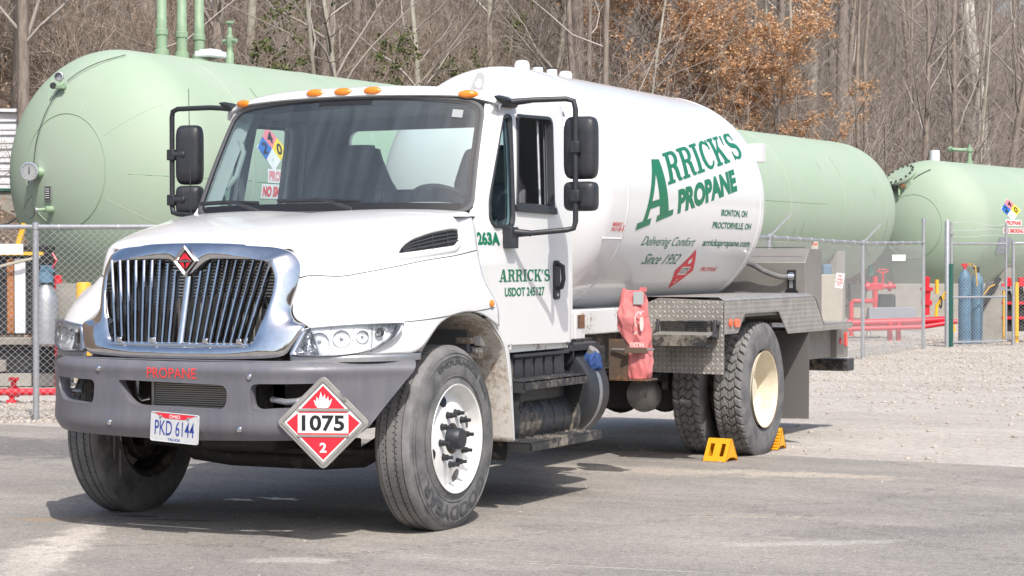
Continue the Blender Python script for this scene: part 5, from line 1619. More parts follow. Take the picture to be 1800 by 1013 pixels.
def front_wheel(sd_):
    wn = node('front_wheel', truck, (sd_*1.012, 0, .500))
    t_ = MB(); tyre_mesh(t_, 0, .262, sd_, 'rib')
    ty = t_.build('tyre', 'tyre_side', wn, angle=30)
    # sipe notches
    s_ = MB()
    for k in range(96):
        a = 2*PI*k/96
        for fx in (-.040, -.024, .020, .036):
            a2 = a+(0.02 if fx in (-.024, .036) else 0)
            c = Vector((fx, .5118*math.cos(a2), .5118*math.sin(a2)))
            s_.box(c, (.009, .0016, .006), 'black_plastic', Matrix.Rotation(a2, 3, 'X') @ Matrix.Rotation(R(20), 3, 'X'))
    tag(s_.build('tread_sipe', 'tyre_letter', ty), kind='stuff')
    if sd_ > 0:
        l_ = MB(); xf = .131-.004
        side_text(l_, 'GOODYEAR', xf, .365, .440, R(-36), R(-150), sd_)
        l_.build('sidewall_lettering', 'tyre_letter', ty); l_ = MB()
        side_text(l_, 'ENDURANCE RSA', xf, .405, .438, R(118), R(28), sd_)
        for i in range(2): pass
        l_.build('sidewall_lettering', 'tyre_letter', ty)
    for rr in (.345, .452, .470):
        r_ = MB(); xx = sd_*(.1285-(.004 if rr > .44 else 0)-(.008 if rr > .46 else 0)-(.003 if rr < .35 else 0)); r_.tube([(xx, rr*math.cos(a), rr*math.sin(a)) for a in np.linspace(0, 2*PI, 72, endpoint=False)], .0022, 4, closed=True); r_.build('sidewall_rib', 'tyre_side', ty)
    # rim
    r_ = MB()
    pr = [(.128, .292), (.135, .300), (.139, .298), (.136, .290), (.110, .278), (.085, .268), (.070, .255), (.076, .225), (.098, .180), (.104, .165), (.104, .085), (.095, .082), (.090, .082)]
    r_.lathe([(a, r) for a, r in pr], 64, (0, 0, 0), (sd_, 0, 0), 'rim_white')
    r_.lathe([(.085, .268), (-.10, .262), (-.128, .290), (-.135, .30), (-.13, .292)], 64, (0, 0, 0), (sd_, 0, 0), 'underbody')
    rim = r_.build('rim', 'rim_white', wn, angle=40)
    h_ = MB()
    for a in (R(110), R(-70), R(200), R(20)):
        c = Vector((sd_*.082, .222*math.cos(a), .222*math.sin(a)))
        h_ = MB(); q = Vector((sd_, -.35*math.cos(a)*-1, -.35*math.sin(a)*-1)).normalized()
        h_.lathe([(0.001, .036), (.0045, .034), (.005, 0.0)], 16, c, q); h_.build('hand_hole', 'black_sign', rim)
    hub = MB(); hub.lathe([(.088, .105), (.095, .085), (.115, .062), (.160, .058), (.168, .050), (.170, 0)], 32, (0, 0, 0), (sd_, 0, 0), 'black_plastic')
    hub.lathe([(.096, .094), (.100, .092), (.101, .07)], 32, (0, 0, 0), (sd_, 0, 0), 'rim_rust')
    hub = hub.build('hub', 'black_plastic', wn, angle=40)
    for k in range(10):
        a = 2*PI*k/10+.1; c = Vector((sd_*.103, .1425*math.cos(a), .1425*math.sin(a)))
        n_ = MB(); n_.lathe([(0, .020), (.004, .021), (.006, .017), (.030, .0165), (.032, .011), (.058, .0105), (.060, 0)], 10, c, (sd_, 0, 0)); n_.build('lug_nut', 'black_plastic', hub)
    # brake drum behind
    b_ = MB(); b_.lathe([(-.13, .20), (-.06, .20), (-.05, .12), (.08, .10)], 24, (0, 0, 0), (sd_, 0, 0)); b_.build('brake_drum', 'underbody', wn)
front_wheel(1); front_wheel(-1)
def rear_wheel(sd_, outer):
    xc = 1.075 if outer else .745
    wn = node('rear_wheel', truck, (sd_*xc, 4.966, .500))
    ty = rear_wheel.ty
    if ty is None:
        t_ = MB(); tyre_mesh(t_, 0, .252, 1, 'lug'); ty = t_.build('tyre', 'tyre_side', wn, angle=25); rear_wheel.ty = ty
    else:
        ty = ty.copy(); COL.objects.link(ty); ty.parent = wn
    r_ = MB()
    s2 = sd_ if outer else -sd_
    pr = [(.118, .288), (.126, .296), (.129, .294), (.125, .284), (.09, .276), (.02, .268), (-.03, .262), (-.06, .245), (-.072, .215), (-.075, .10), (-.06, .095), (.02, .090), (.03, .08), (.032, 0)]
    r_.lathe(pr, 64, (0, 0, 0), (s2, 0, 0), 'rim_cream')
    r_.lathe([(.131, .297), (.1285, .291)], 64, (0, 0, 0), (s2, 0, 0), 'rim_rust')
    r_.lathe([(-.06, .262), (-.118, .285), (-.125, .295)], 64, (0, 0, 0), (s2, 0, 0), 'underbody')
    rim = r_.build('rim', 'rim_cream', wn, angle=40)
    if outer:
        for k in range(10):
            a = 2*PI*k/10; c = Vector((s2*-.076, .1425*math.cos(a), .1425*math.sin(a)))
            n_ = MB(); n_.lathe([(0, .020), (.022, .017), (.040, .012), (.041, 0)], 8, c, (s2, 0, 0)); n_.build('lug_nut', 'rim_rust', rim)
rear_wheel.ty = None
for sd_ in (1, -1):
    for o_ in (True, False): rear_wheel(sd_, o_)

# ---------------- propane tank on the truck
TR, TZ, TY0, TY1_ = 0.876, 1.94, 2.80, 5.86
def vessel_profile(r, y0, y1, ka, kb, n=20, seams=()):
    pr = []
    for i in range(n+1):
        a = PI/2*i/n; pr.append((y0-ka*r*math.cos(a), r*math.sin(a)))
    ys = np.linspace(y0, y1, 14)[1:-1]
    pr += [(y, r) for y in ys]
    for i in range(n+1):
        a = PI/2*(1-i/n); pr.append((y1+kb*r*math.cos(a), r*math.sin(a)))
    return pr
mb = MB(); mb.lathe(vessel_profile(TR, TY0, TY1_, .5, .45), 192, (0, 0, TZ), (0, 1, 0), 'tank_white')
tank = mb.build('tank', 'tank_white', truck, angle=60)
for y in (3.07, 5.80):
    MB().lathe([(-.018, TR-.001), (-.010, TR+.0035), (.010, TR+.0035), (.018, TR-.001)], 160, (0, y, TZ), (0, 1, 0)).build('weld_seam', 'tank_white', tank)
mb = MB()
mb.tube([((TR+.002)*math.cos(R(-21)), y, TZ+(TR+.002)*math.sin(R(-21))) for y in (2.75, 2.9, 3.06)], .006, 6); mb.build('weld_line', 'tank_white', tank)
def tk(y, th, o_=0.0):
    """point on the tank: y along, th = height angle in radians on the driver side"""
    return ((TR+o_)*math.cos(th), y, TZ+(TR+o_)*math.sin(th))
lt = MB()
SL = 0.165
def row_map(y0, y1, th0, h_, slope=SL, o_=0.0022, ital=0.0):
    return lambda a, b, k=0: tk(y0+(y1-y0)*a + ital*b, R(th0)+(h_*b+slope*(y1-y0)*a)/TR, o_+0.0003*k)
slab_text(lt, "RRICK'S", row_map(3.80, 5.60, 5.0, 0.232, 0.163, ital=-0.0), 'green_letter', 0.035, 8)
lt.build('company_lettering', 'green_letter', tank); lt = MB()
# the big A
for k, q in enumerate(glyph('A')[1]):
    for qq in q:
        a, b, c, d = (Vector(p) for p in qq)
        vs = []; K_ = max(1, int((max(p[1] for p in qq)-min(p[1] for p in qq))*14))
        for i in range(K_+1):
            for e in (a.lerp(d, i/K_), b.lerp(c, i/K_)):
                u, v = e.x/0.86, e.y
                y = 3.27+0.63*u+0.025*v
                vs.append(tk(y, R(-16.9)+(0.50*v+0.125*u*(1-v)+0.03*u*v)/TR, 0.0022+0.0003*k))
        lt.add(vs, [(2*i, 2*i+1, 2*i+3, 2*i+2) for i in range(K_)], 'green_letter')
lt.build('big_initial', 'green_letter', tank); lt = MB()
put_text(lt, 'PROPANE', row_map(3.99, 5.25, -8.4, 0.178, 0.163), 'green_letter', 0.055, 0, 0.1)
lt.build('company_lettering', 'green_letter', tank)
for tx_, y0_, y1_x, th_, h_x, bd_, sh_ in (('IRONTON, OH', 4.90, 5.485, -8.6, .060, .03, 0), ('PROCTORVILLE, OH', 4.755, 5.62, -15.0, .060, .03, 0), ('arrickspropane.com', 4.66, 5.71, -24.9, .075, .02, 0), ('Delivering Comfort', 3.46, 4.49, -25.6, .095, 0, .4), ('Since 1952', 3.64, 4.33, -34.0, .088, 0, .4)):
    lt = MB(); put_text(lt, tx_, row_map(y0_, y1_x, th_, h_x, 0), 'green_letter', bd_, sh_); lt.build('text_line', 'green_letter', tank)
lt = MB()
put_text(lt, 'PROPANE', row_map(4.915, 5.26, -38.6, 0.042, 0), 'red_letter', 0.0)
lt.build('red_text', 'red_letter', tank); lt = MB()
put_text(lt, 'EMERGENCY', row_map(2.85, 3.02, -15.3, 0.028, 0), 'red_letter', 0.02)
put_text(lt, 'SHUT-OFF', row_map(2.85, 3.02, -17.6, 0.028, 0), 'red_letter', 0.02)
for q in ([(3.045, -14.6), (3.06, -14.6), (3.06, -16.6), (3.045, -16.6)], [(3.035, -16.6), (3.07, -16.6), (3.0525, -18.2)]):
    lt.add([tk(y, R(t), .0022) for y, t in q], [tuple(range(len(q)))], 'red_letter')
lt.build('red_text', 'red_letter', tank); lt = MB()
# printed hazard diamond
def hz(u, v, o_): return tk(4.575+u*1.0, R(-37.8)+(v*1.0)/TR, o_)
def hpoly(pts, o_, mt_):
    V, F = fill([pts], None, 0.03); lt.add([hz(u, v, o_) for u, v in V], F, mt_)
Hd = .187
hpoly(dsq(Hd), .0022, 'red_sign')
hpoly([(-.085, -.04), (.085, -.04), (.085, .036), (-.085, .036)], .0028, 'white_sign')
put_text(lt, '1075', lambda a, b: hz(-.075+.15*a, -.032+.060*b, .0034), 'black_sign', 0.02)
put_text(lt, '2', lambda a, b: hz(-.014+.028*a, -.125+.042*b, .0028), 'white_sign', 0.02)
V, F = fill([[(-.034+.068*a, .062+.062*b) for a, b in FLAME]]); lt.add([hz(u, v, .0028) for u, v in V], F, 'white_sign')
lt.build('warning_decals', 'red_letter', tank)
# domes and lug on top
for y, r_, h_, mt_ in ((3.16, .055, .075, 0), (3.42, .038, .045, 1), (3.66, .040, .05, 1), (3.90, .050, .060, 0)):
    m_ = MB(); m_.lathe([(-.03, r_), (h_*0.6, r_), (h_*0.9, r_*.8), (h_, r_*.35), (h_+.002, 0)] if not mt_ else [(-.03, r_), (h_, r_), (h_+.003, r_*.9), (h_+.004, 0)], 20, (0.02, y, TZ+TR), (0, 0, 1))
    if mt_: m_.lathe([(h_+.002, r_*1.05), (h_+.012, r_*1.05), (h_+.013, 0)], 16, (0.02, y, TZ+TR), (0, 0, 1), 'black_plastic')
    m_.build('dome_fitting', 'tank_white', tank)
ol = rpoly([(-.05, -.08), (.07, -.08), (.055, .11), (.035, .16), (-.02, .16), (-.035, .11)], [.01, .01, .04, .05, .05, .04])
hole = circle2(.01, .085, .030, 16)
q = Matrix.Rotation(R(25), 3, 'Y')
plate([ol, hole], None, None, lambda u, v, d: tuple(Vector((0.0, 2.45, 2.60)) + q @ Vector((u*.9, -.18*v+d, v))), 0.02).build('lifting_lug', 'tank_white', tank)
m_ = MB(); m_.box((.69, 6.18, 2.36), (.16, .10, .15)); m_.box((.63, 6.10, 2.33), (.06, .14, .05)); m_.build('rear_sign_box', 'white_paint', tank, bevel=0.004)
# skirt and saddle under the tank
mb = MB(); mb.box2((.36, 2.15, .965), (.60, 6.2, 1.14)); mb.box2((-.60, 2.15, .965), (-.36, 6.2, 1.14)); mb.box2((-.40, 2.2, .97), (.40, 2.24, 1.15))
mb.build('saddle_skirt', 'white_dirty', truck, bevel=0.01)
mb = MB(); mb.box2((.60, 2.44, .86), (.755, 2.60, 1.13)); mb.build('saddle_post', 'white_dirty', truck, bevel=0.004)
mb = MB(); mb.box2((.757, 2.475, 1.03), (.760, 2.585, 1.115)); mb.build('data_plate', 'rusty', truck)
for yy in (2.475, 2.565): MB().cyl((.757, yy, .895), (.772, yy, .895), .014, n=10).build('bolt', 'steel_grey', truck)

# ---------------- frame, axles, underbody
mb = MB()
for s_ in (1, -1):
    mb.box2((s_*.38, -.75, .70), (s_*.46, 7.3, .95))
for y in (.6, 1.9, 3.0, 4.2, 5.6, 7.2): mb.box2((-.38, y, .72), (.38, y+.06, .92))
frame = mb.build('frame', 'underbody', truck, bevel=0.004)
mb = MB(); mb.tube([(-.92, 0, .50), (-.72, 0, .47), (-.55, -.01, .37), (-.30, -.01, .345), (.30, -.01, .345), (.55, -.01, .37), (.72, 0, .47), (.92, 0, .50)], [.06, .065, .058, .055, .055, .058, .065, .06], 8)
for s_ in (1, -1):
    mb.box((s_*.42, 0, .44), (.10, .26, .06)); mb.box((s_*.42, .1, .53), (.085, 1.35, .03)); mb.box((s_*.42, .1, .57), (.085, 1.0, .03)); mb.box((s_*.82, .02, .50), (.12, .16, .2))
mb.build('front_axle', 'underbody', truck, bevel=0.008)
mb = MB(); mb.tube([(-.84, -.12, .43), (-.4, -.13, .41), (.4, -.13, .41), (.84, -.12, .43)], .022, 8); mb.build('tie_rod', 'underbody', truck)
mb = MB(); mb.tube([(-.25, -.55, .56), (.05, -.58, .53), (.25, -.56, .535), (.48, -.50, .56)], .026, 8); mb.build('steering_link', 'rusty', truck)
mb = MB(); mb.box2((-.30, -.45, .52), (.30, .55, 1.35)); mb.lathe([(0, .24), (.4, .22), (.9, .17), (1.1, .12)], 20, (0, .5, .78), (0, 1, 0)); mb.box2((-.28, -.40, .42), (.22, .3, .55)); mb.build('engine', 'underbody', truck, bevel=0.04, seg=3)
mb = MB(); mb.cyl((0, 1.5, .74), (0, 4.7, .56), .045, n=14); mb.lathe([(0, .07), (.08, .07)], 12, (0, 3.1, .65), (0, 1, -.06)); mb.build('drive_shaft', 'underbody', truck)
mb = MB(); mb.lathe([(-.24, .03), (-.22, .10), (-.13, .17), (0, .215), (.13, .19), (.20, .13), (.22, .05), (.222, 0)], 28, (0.02, 4.93, .50), (0, 1, 0), 'underbody'); mb.cyl((-.85, 4.966, .50), (.85, 4.966, .50), .068, n=18); mb.box((0.05, 4.8, .50), (.34, .20, .34)); mb.build('rear_axle', 'underbody', truck, bevel=0.03, seg=3)
mb = MB(); mb.lathe([(-.13, .125), (-.125, .132), (0.0, .135), (.015, .120), (.035, .080), (.05, .045), (.052, .030), (.045, .028), (.043, 0)], 28, (.37, 4.57, .46), (.25, -1, 0.05)); mb.build('brake_chamber', 'aluminium', truck, angle=40)
mb = MB(); mb.lathe([(-.16, .06), (-.15, .13), (-.04, .15), (0, .13), (.01, 0)], 24, (.50, 4.66, .47), (.25, -1, 0)); mb.box((.56, 4.55, .58), (.05, .06, .16)); mb.tube([(.35, 4.5, .6), (.28, 4.3, .62), (.2, 4.0, .7)], .015, 6); mb.build('brake_gear', 'underbody', truck)
for s_ in (1, -1):
    mb = MB(); mb.box((s_*.50, 4.966, .60), (.085, 1.5, .06)); mb.box((s_*.50, 4.966, .66), (.085, 1.1, .05)); mb.box((s_*.50, 4.966, .52), (.12, .25, .08)); mb.build('leaf_spring', 'underbody', truck, bevel=0.006)
# battery box, steps, fuel tank on the driver side
mb = MB(); mb.box2((.50, 1.02, .62), (.98, 1.78, .90)); mb.box2((.52, .98, .60), (.95, 1.02, .93)); mb.build('battery_box', 'black_dusty', truck, bevel=0.012)
mb = MB()
for k in range(5): mb.box((.985, 1.1+.14*k, .80), (.010, .10, .17))
mb.box((.99, 1.40, .905), (.04, .78, .02)); mb.build('battery_cover', 'black_plastic', truck, bevel=0.004)
mb = MB(); mb.cyl((.84, 1.00, .50), (.84, 1.95, .50), .175, n=28)
for y in (1.10, 1.25, 1.40, 1.55, 1.70): mb.lathe([(0, .177), (.02, .180), (.04, .177)], 28, (.84, y, .50), (0, 1, 0))
mb.build('air_tank', 'black_dusty', truck, angle=40)
mb = MB(); mb.lathe([(0, 0), (.0, .275), (.006, .292), (.022, .30), (.03, .296), (.035, .300), (.30, .300), (.32, .285), (.325, 0)], 48, (.735, 2.06, .630), (0, 1, 0)); ft = mb.build('fuel_tank', 'black_plastic', truck, angle=40)
mb = MB(); mb.lathe([(0, .302), (.05, .302)], 48, (.735, 2.20, .630), (0, 1, 0), 'steel_grey'); mb.build('tank_strap', 'dark_plastic', ft)
for a, b in ((.80, .70), (.62, .56), (.90, .60)): MB().lathe([(0, .012), (.008, .010), (.009, 0)], 10, (a, 2.062, b), (0, -1, 0)).build('bolt', 'steel_grey', ft)
MB().cyl((.90, 2.25, .80), (.98, 2.24, .90), .040, n=18).build('filler_neck', 'aluminium', ft)
def tread_step(y0, y1, x0, x1, z, nm='step'):
    mb = MB(); mb.box2((x0, y0, z-.012), (x1, y1, z)); mb.box2((x1-.012, y0, z-.055), (x1, y1, z)); mb.box2((x0, y0, z-.07), (x1, y0+.01, z)); mb.box2((x0, y1-.01, z-.05), (x1, y1, z)); mb.box2((x0, y0, z-.005), (x0+.012, y1, z+.028))
    s_ = mb.build(nm, 'black_muddy', truck, bevel=0.003)
    m_ = MB(); 
    for i in range(int((y1-y0-.05)/.042)):
        for j in range(4): m_.lathe([(0, .012), (.006, .009), (.004, .005), (0.004, 0)], 6, (x0+.035+j*(x1-x0-.05)/3.6, y0+.04+i*.042+(j % 2)*.02, z), (0, 0, 1))
    tag(m_.build('grip_stud', 'black_muddy', s_), kind='stuff')
    return s_
tread_step(.90, 1.80, .96, 1.125, .765)
tread_step(.93, 1.97, .98, 1.155, .405)
mb = MB()
for y in (.93, 1.82): mb.prism([(.94, .38), (1.0, .38), (1.09, .70), (1.0, .78), (.88, .78), (.92, .55)], lambda u, v, d, y=y: (u, y+d, v), 0, .012)
mb.box2((.86, 1.62, .50), (.93, 1.70, .80)); mb.box2((.5, .90, .90), (.95, 2.4, .94)); mb.build('step_bracket', 'black_muddy', truck)
mb = MB(); mb.prism(rpoly([(.86, .30), (1.06, .30), (1.07, .44), (1.02, .72), (.80, .80), (.78, .40)], .03), lambda u, v, d: (u, .79+d, v), 0, .015); mb.build('splash_shield', 'black_muddy', truck)
mb = MB(); mb.prism(rpoly([(.42, .52), (.72, .86), (.95, .96), (.95, .84), (.86, .78), (.80, .60)], .02), lambda u, v, d: (u, 1.98+d, v), 0, .012); mb.box2((.48, 1.9, .86), (.86, 2.0, .98)); mb.build('tank_bracket', 'black_plastic', truck, bevel=0.003); mb = MB(); mb.box2((.50, 2.36, .80), (.80, 2.62, .96)); mb.build('frame_block', 'black_plastic', truck, bevel=0.003)
mb = MB(); mb.box2((.70, 2.352, .875), (.80, 2.357, .935), 'yellow_sign'); put_text(mb, 'CAUTION', lambda a, b: (.712+.076*a, 2.3505, .905+.018*b), 'black_sign', .02); mb.box((.75, 2.3512, .892), (.07, .001, .004), 'black_sign'); mb.build('caution_label', 'yellow_sign', truck)
mb = MB(); mb.box((.80, 1.60, .935), (.05, .09, .06), 'white_sign', Matrix.Rotation(R(30), 3, 'Y')); mb.build('paper_tag', 'white_sign', truck, bevel=0.01)
mb = MB(); mb.tube([(.86, 1.0, .955), (.84, 1.4, .96), (.80, 1.75, .95)], .012, 6); mb.build('blue_hose', 'blue_sign', truck)
mb = MB(); mb.tube([(.5, 2.2, .95), (.66, 2.4, .93), (.86, 2.52, .93), (.90, 2.55, .85), (.60, 2.7, .80)], .015, 6); mb.build('air_hose', 'black_plastic', truck)
mb = MB(); mb.box2((.5, 2.7, .76), (.79, 2.86, .90)); mb.cyl((.60, 2.75, .84), (.80, 2.75, .84), .05, n=14); mb.build('frame_outrigger', 'underbody', truck, bevel=0.008)

# ---------------- rear deck of treadplate
def dk_uv(co, n):
    if abs(n.y) > .6: return (co.x, co.z)
    if abs(n.z) > .6: return (co.x, co.y)
    return (co.y, co.z)
XO = 1.227
dk = node('deck', truck)
for s_ in (1, -1):
    mb = MB(); mb.prism(rpoly([(.60, .665), (XO-.004, .657), (XO-.004, 1.187), (.72, 1.205), (.64, 1.175), (.60, 1.10)], .006, 2), lambda u, v, d: (s_*u, 4.0+d, v), 0, .006)
    fp = mb.build('front_plate', 'treadplate', dk, uvfn=dk_uv)
    # side skirt of the deck
    side = [(4.0, .945), (4.294, .946), (4.446, 1.085), (5.21, 1.085), (5.437, .907), (6.36, .905), (7.16, .903), (7.186, .954), (6.35, .960), (6.13, 1.17), (6.08, 1.190), (4.0, 1.187)]
    mb = MB(); mb.prism(side, lambda u, v, d: (s_*(XO-.003-d), u, v), 0, .005); mb.build('side_skirt', 'treadplate', dk, uvfn=dk_uv)
    mb = MB(); mb.grid([[(s_*XO, y, z) for y, z in ((4.0, 1.185), (6.08, 1.188), (6.14, 1.168), (6.36, .958), (7.19, .952))], [(s_*(XO-.045), y, z) for y, z in ((4.0, 1.212), (6.08, 1.214), (6.16, 1.185), (6.38, .962), (7.19, .956))], [(s_*.40, y, z) for y, z in ((4.0, 1.214), (6.08, 1.216), (6.16, 1.187), (6.38, .964), (7.19, .958))]], None, True)
    mb.build('top_plate', 'treadplate', dk, angle=20, uvfn=dk_uv)
    mb = MB(); mb.box2((s_*.55, 4.10, 1.06), (s_*1.20, 6.05, 1.10)); mb.box2((s_*.55, 5.9, .62), (s_*.60, 6.0, 1.06)); mb.box2((s_*.57, 4.02, .68), (s_*.60, 4.30, 1.06)); mb.build('arch_lining', 'tan_grey', dk)
    for y in (4.121, 4.258):
        m_ = MB()
        if y < 4.2: m_.lathe([(0, .031), (.008, .029), (.014, .018), (.016, 0)], 20, (s_*XO, y, 1.024), (s_, 0, 0))
        else: m_.prism(rpoly([(y-.055, .990), (y+.055, .990), (y+.055, 1.052), (y-.055, 1.052)], .02), lambda u, v, d: (s_*(XO+d), u, v), 0, .010)
        m_.build('side_lamp', 'orange_lens', dk, bevel=0.002)
    mb = MB(); mb.prism([(.94, .20), (1.215, .205), (1.22, .90), (.94, .90)], lambda u, v, d: (s_*u, 5.98+d, v), 0, .012); mb.build('mud_flap', 'dusty_flap', truck)
# folding step on the front plate
sp = node('folding_step', dk)
mb = MB(); mb.box2((.75, 3.93, .965), (1.14, 3.99, 1.045)); 
for k in range(6): mb.box((.945, 3.925, .975+.0125*k), (.36, .008, .004), 'dark_plastic')
mb.build('step_riser', 'black_muddy', sp, bevel=0.004)
mb = MB(); mb.prism([(3.80, .942), (3.99, .975), (3.99, .962), (3.80, .928)], lambda u, v, d: (.745+d, u, v), 0, .43, 'aluminium'); mb.box2((.745, 3.795, .865), (1.165, 3.803, .945), 'black_muddy'); mb.box2((.75, 3.80, .86), (1.16, 3.96, .870), 'black_dusty'); mb.build('step_tread', 'aluminium', sp)
for x in (.74, 1.18):
    mb = MB(); mb.box((x, 3.95, .98), (.022, .09, .13), None, Matrix.Rotation(R(-14), 3, 'X')); mb.cyl((x-.02, 3.95, 1.02), (x+.03, 3.95, 1.02), .022, n=12); mb.cyl((x-.02, 3.90, .93), (x+.03, 3.90, .93), .018, n=12); mb.build('hinge_arm', 'black_dusty', sp, bevel=0.004)
# cabinet behind the tank, tail box, bumper
mb = MB(); mb.prism([(6.45, 1.215), (6.45, 1.462), (6.56, 1.575), (6.90, 1.575), (6.90, .96), (6.45, .96)], lambda u, v, d: (-1.035+d, u, v), 0, 2.07); cab_ = mb.build('rear_cabinet', 'grey_cabinet', dk, bevel=0.004)
mb = MB(); mb.box2((-1.03, 6.452, 1.585), (1.03, 6.456, 1.59)); mb.box2((.885, 6.435, 1.22), (.955, 6.449, 1.40), 'black_sign'); mb.prism([(.86, 1.215), (.98, 1.215), (.95, 1.25), (.89, 1.25)], lambda u, v, d: (u, 6.43+d, v), 0, .018, 'black_sign'); mb.box2((.905, 6.425, 1.25), (.935, 6.434, 1.38), 'steel_grey'); mb.build('latch_slot', 'black_sign', cab_)
mb = MB(); mb.tube(catmull([(.42, 6.30, 1.49), (.60, 6.34, 1.45), (.72, 6.36, 1.385), (.84, 6.38, 1.345), (.90, 6.41, 1.345), (.925, 6.42, 1.345)], 6), .022, 10); mb.cyl((.90, 6.415, 1.345), (.95, 6.425, 1.345), .032, n=12, mt='chrome_rough'); mb.build('hose', 'tyre_side', truck)
mb = MB(); mb.box2((-1.10, 6.30, .655), (1.05, 7.12, .900)); tb = mb.build('tail_box', 'tan_grey', truck, bevel=0.004)
mb = MB(); mb.box2((-1.12, 7.12, .645), (1.10, 7.44, .900)); t2_ = mb.build('lamp_box', 'grey_cabinet', tb, bevel=0.004)
MB().lathe([(0, .030), (.01, .026), (.014, 0)], 16, (1.10, 7.22, .785), (1, 0, 0)).build('side_lamp', 'red_lens', t2_)
mb = MB(); mb.prism(rpoly([(7.34, .735), (7.40, .735), (7.40, .86), (7.34, .86)], .02), lambda u, v, d: (1.10+d, u, v), 0, .012); mb.build('side_lamp', 'red_lens', t2_)
mb = MB(); mb.box2((-1.05, 7.46, .515), (1.09, 7.66, .620)); mb.box2((-.4, 7.2, .56), (-.3, 7.5, .70)); mb.box2((.3, 7.2, .56), (.4, 7.5, .70)); mb.build('rear_bumper', 'black_dusty', truck, bevel=0.006)

# ================================================================== THINGS HELD BY OR BESIDE THE TRUCK
ex = thing('fire_extinguisher', 'fire extinguisher under a faded red canvas cover strapped beside the treadplate box', 'extinguisher', (.975, 2.95, .68))
mb = MB(); rows = []
for k in range(61):
    t = k/60; z = 0.0+.60*t
    hw = np.interp(t, [0, .06, .2, .30, .36, .46, .60, .80, .92, 1], [.086, .100, .103, .100, .106, .128, .134, .122, .110, .096]); hd_ = np.interp(t, [0, .3, .7, .92, 1], [.085, .09, .105, .06, .035])
    row = []
    for i in range(81):
        a = 2*PI*i/80
        wr = 1+.075*(1-abs(math.sin(a*1.5+z*11)))**2+.06*(1-abs(math.sin(a*2.5-z*17+1)))**2+.04*(1-abs(math.sin(a*3.5+z*29+2)))**3-.05+.02*math.sin(a*3+z*19)+.025*math.sin(a*7-z*17)+.02*math.sin(a*11+z*30)+.015*math.sin(a*2+z*60)
        ca, sa = math.cos(a), math.sin(a)
        row.append((.76*hw*wr*np.sign(ca)*abs(ca)**.62+.012*math.sin(t*7)+.032-.055*t, hd_*wr*np.sign(sa)*abs(sa)**.7, z+.012*math.sin(a*2+1)*t))
    rows.append(row)
mb.grid(rows); mb.add(rows[-1][:-1], [tuple(range(80))], None, True); mb.add(rows[0][:-1], [tuple(range(80))], None, True)
mb.box((.055, 0, .60), (.035, .045, .03)); mb.build('cover', 'red_canvas', ex, angle=80)
mat('faded_print', (0.74, 0.52, 0.50), 0.8)
mb = MB()
def exf(u, v):
    a = -PI/2 + u/0.13
    return (.132*math.cos(a)+.008, .132*math.sin(a)-.004, v)
V, F = fill([circle2(.085, .37, .014, 16, .050)]); mb.add([exf(*p) for p in V], F, 'faded_print')
for pts in ([(.082, .43), (.065, .455), (.045, .43), (.040, .39), (.050, .35)], [(.070, .445), (.10, .455)], [(.035, .30), (.055, .32)]):
    for a, b in zip(pts, pts[1:]):
        a = np.array(a); b = np.array(b); t = (b-a)/np.linalg.norm(b-a); n2_ = np.array([-t[1], t[0]])*.004
        mb.add([exf(*(a+n2_)), exf(*(a-n2_)), exf(*(b-n2_)), exf(*(b+n2_))], [(0, 1, 2, 3)], 'faded_print')
put_text(mb, 'EXTIN', lambda a, b: exf(.005+.095*a, .215+.030*b), 'faded_print', .03)
mb.build('cover_print', 'faded_print', ex)
mb = MB(); mb.add([(.02, -.088, .50), (.085, -.075, .50), (.08, -.055, .585), (.01, -.066, .585)], [(0, 1, 2, 3)], 'trim_grey'); mb.build('clear_window', 'trim_grey', ex)
mb = MB(); mb.box2((-.16, -.09, -.01), (-.02, -.078, .265), 'rusty'); mb.box2((-.16, -.09, -.016), (.12, .10, -.004), 'rusty'); mb.build('bracket', 'rusty', ex, bevel=0.002)
mb = MB(); mb.tube([(-.13, -.105, .195), (0, -.125, .195), (.10, -.085, .195), (.13, .0, .195)], .008, 6, 'steel_grey'); mb.box((.05, -.120, .192), (.15, .012, .036), 'rusty', Matrix.Rotation(R(22), 3, 'Z')); mb.build('clamp', 'rusty', ex)

rg = thing('blue_cloth', 'crumpled blue cloth tied over the fuel filler neck', 'cloth', (.965, 2.22, .815))
mb = MB(); rows = []
for k in range(13):
    t = k/12; z = -.07+.14*t; r_ = .070*math.sin(PI*min(.97, .12+t*.88))**.45*(1 if t > .25 else .75)
    rows.append([(r_*(1+.16*math.sin(4*a+z*60)+.1*math.sin(9*a-z*80))*math.cos(a), r_*(1+.14*math.sin(5*a+z*70))*math.sin(a), z+.012*math.sin(3*a)) for a in np.linspace(0, 2*PI, 41)])
mb.grid(rows); mb.add(rows[-1][:-1], [tuple(range(40))], None, True)
o_ = mb.build('cloth_bundle', 'blue_cloth', rg, angle=70); o_.rotation_euler = (R(10), R(38), 0)

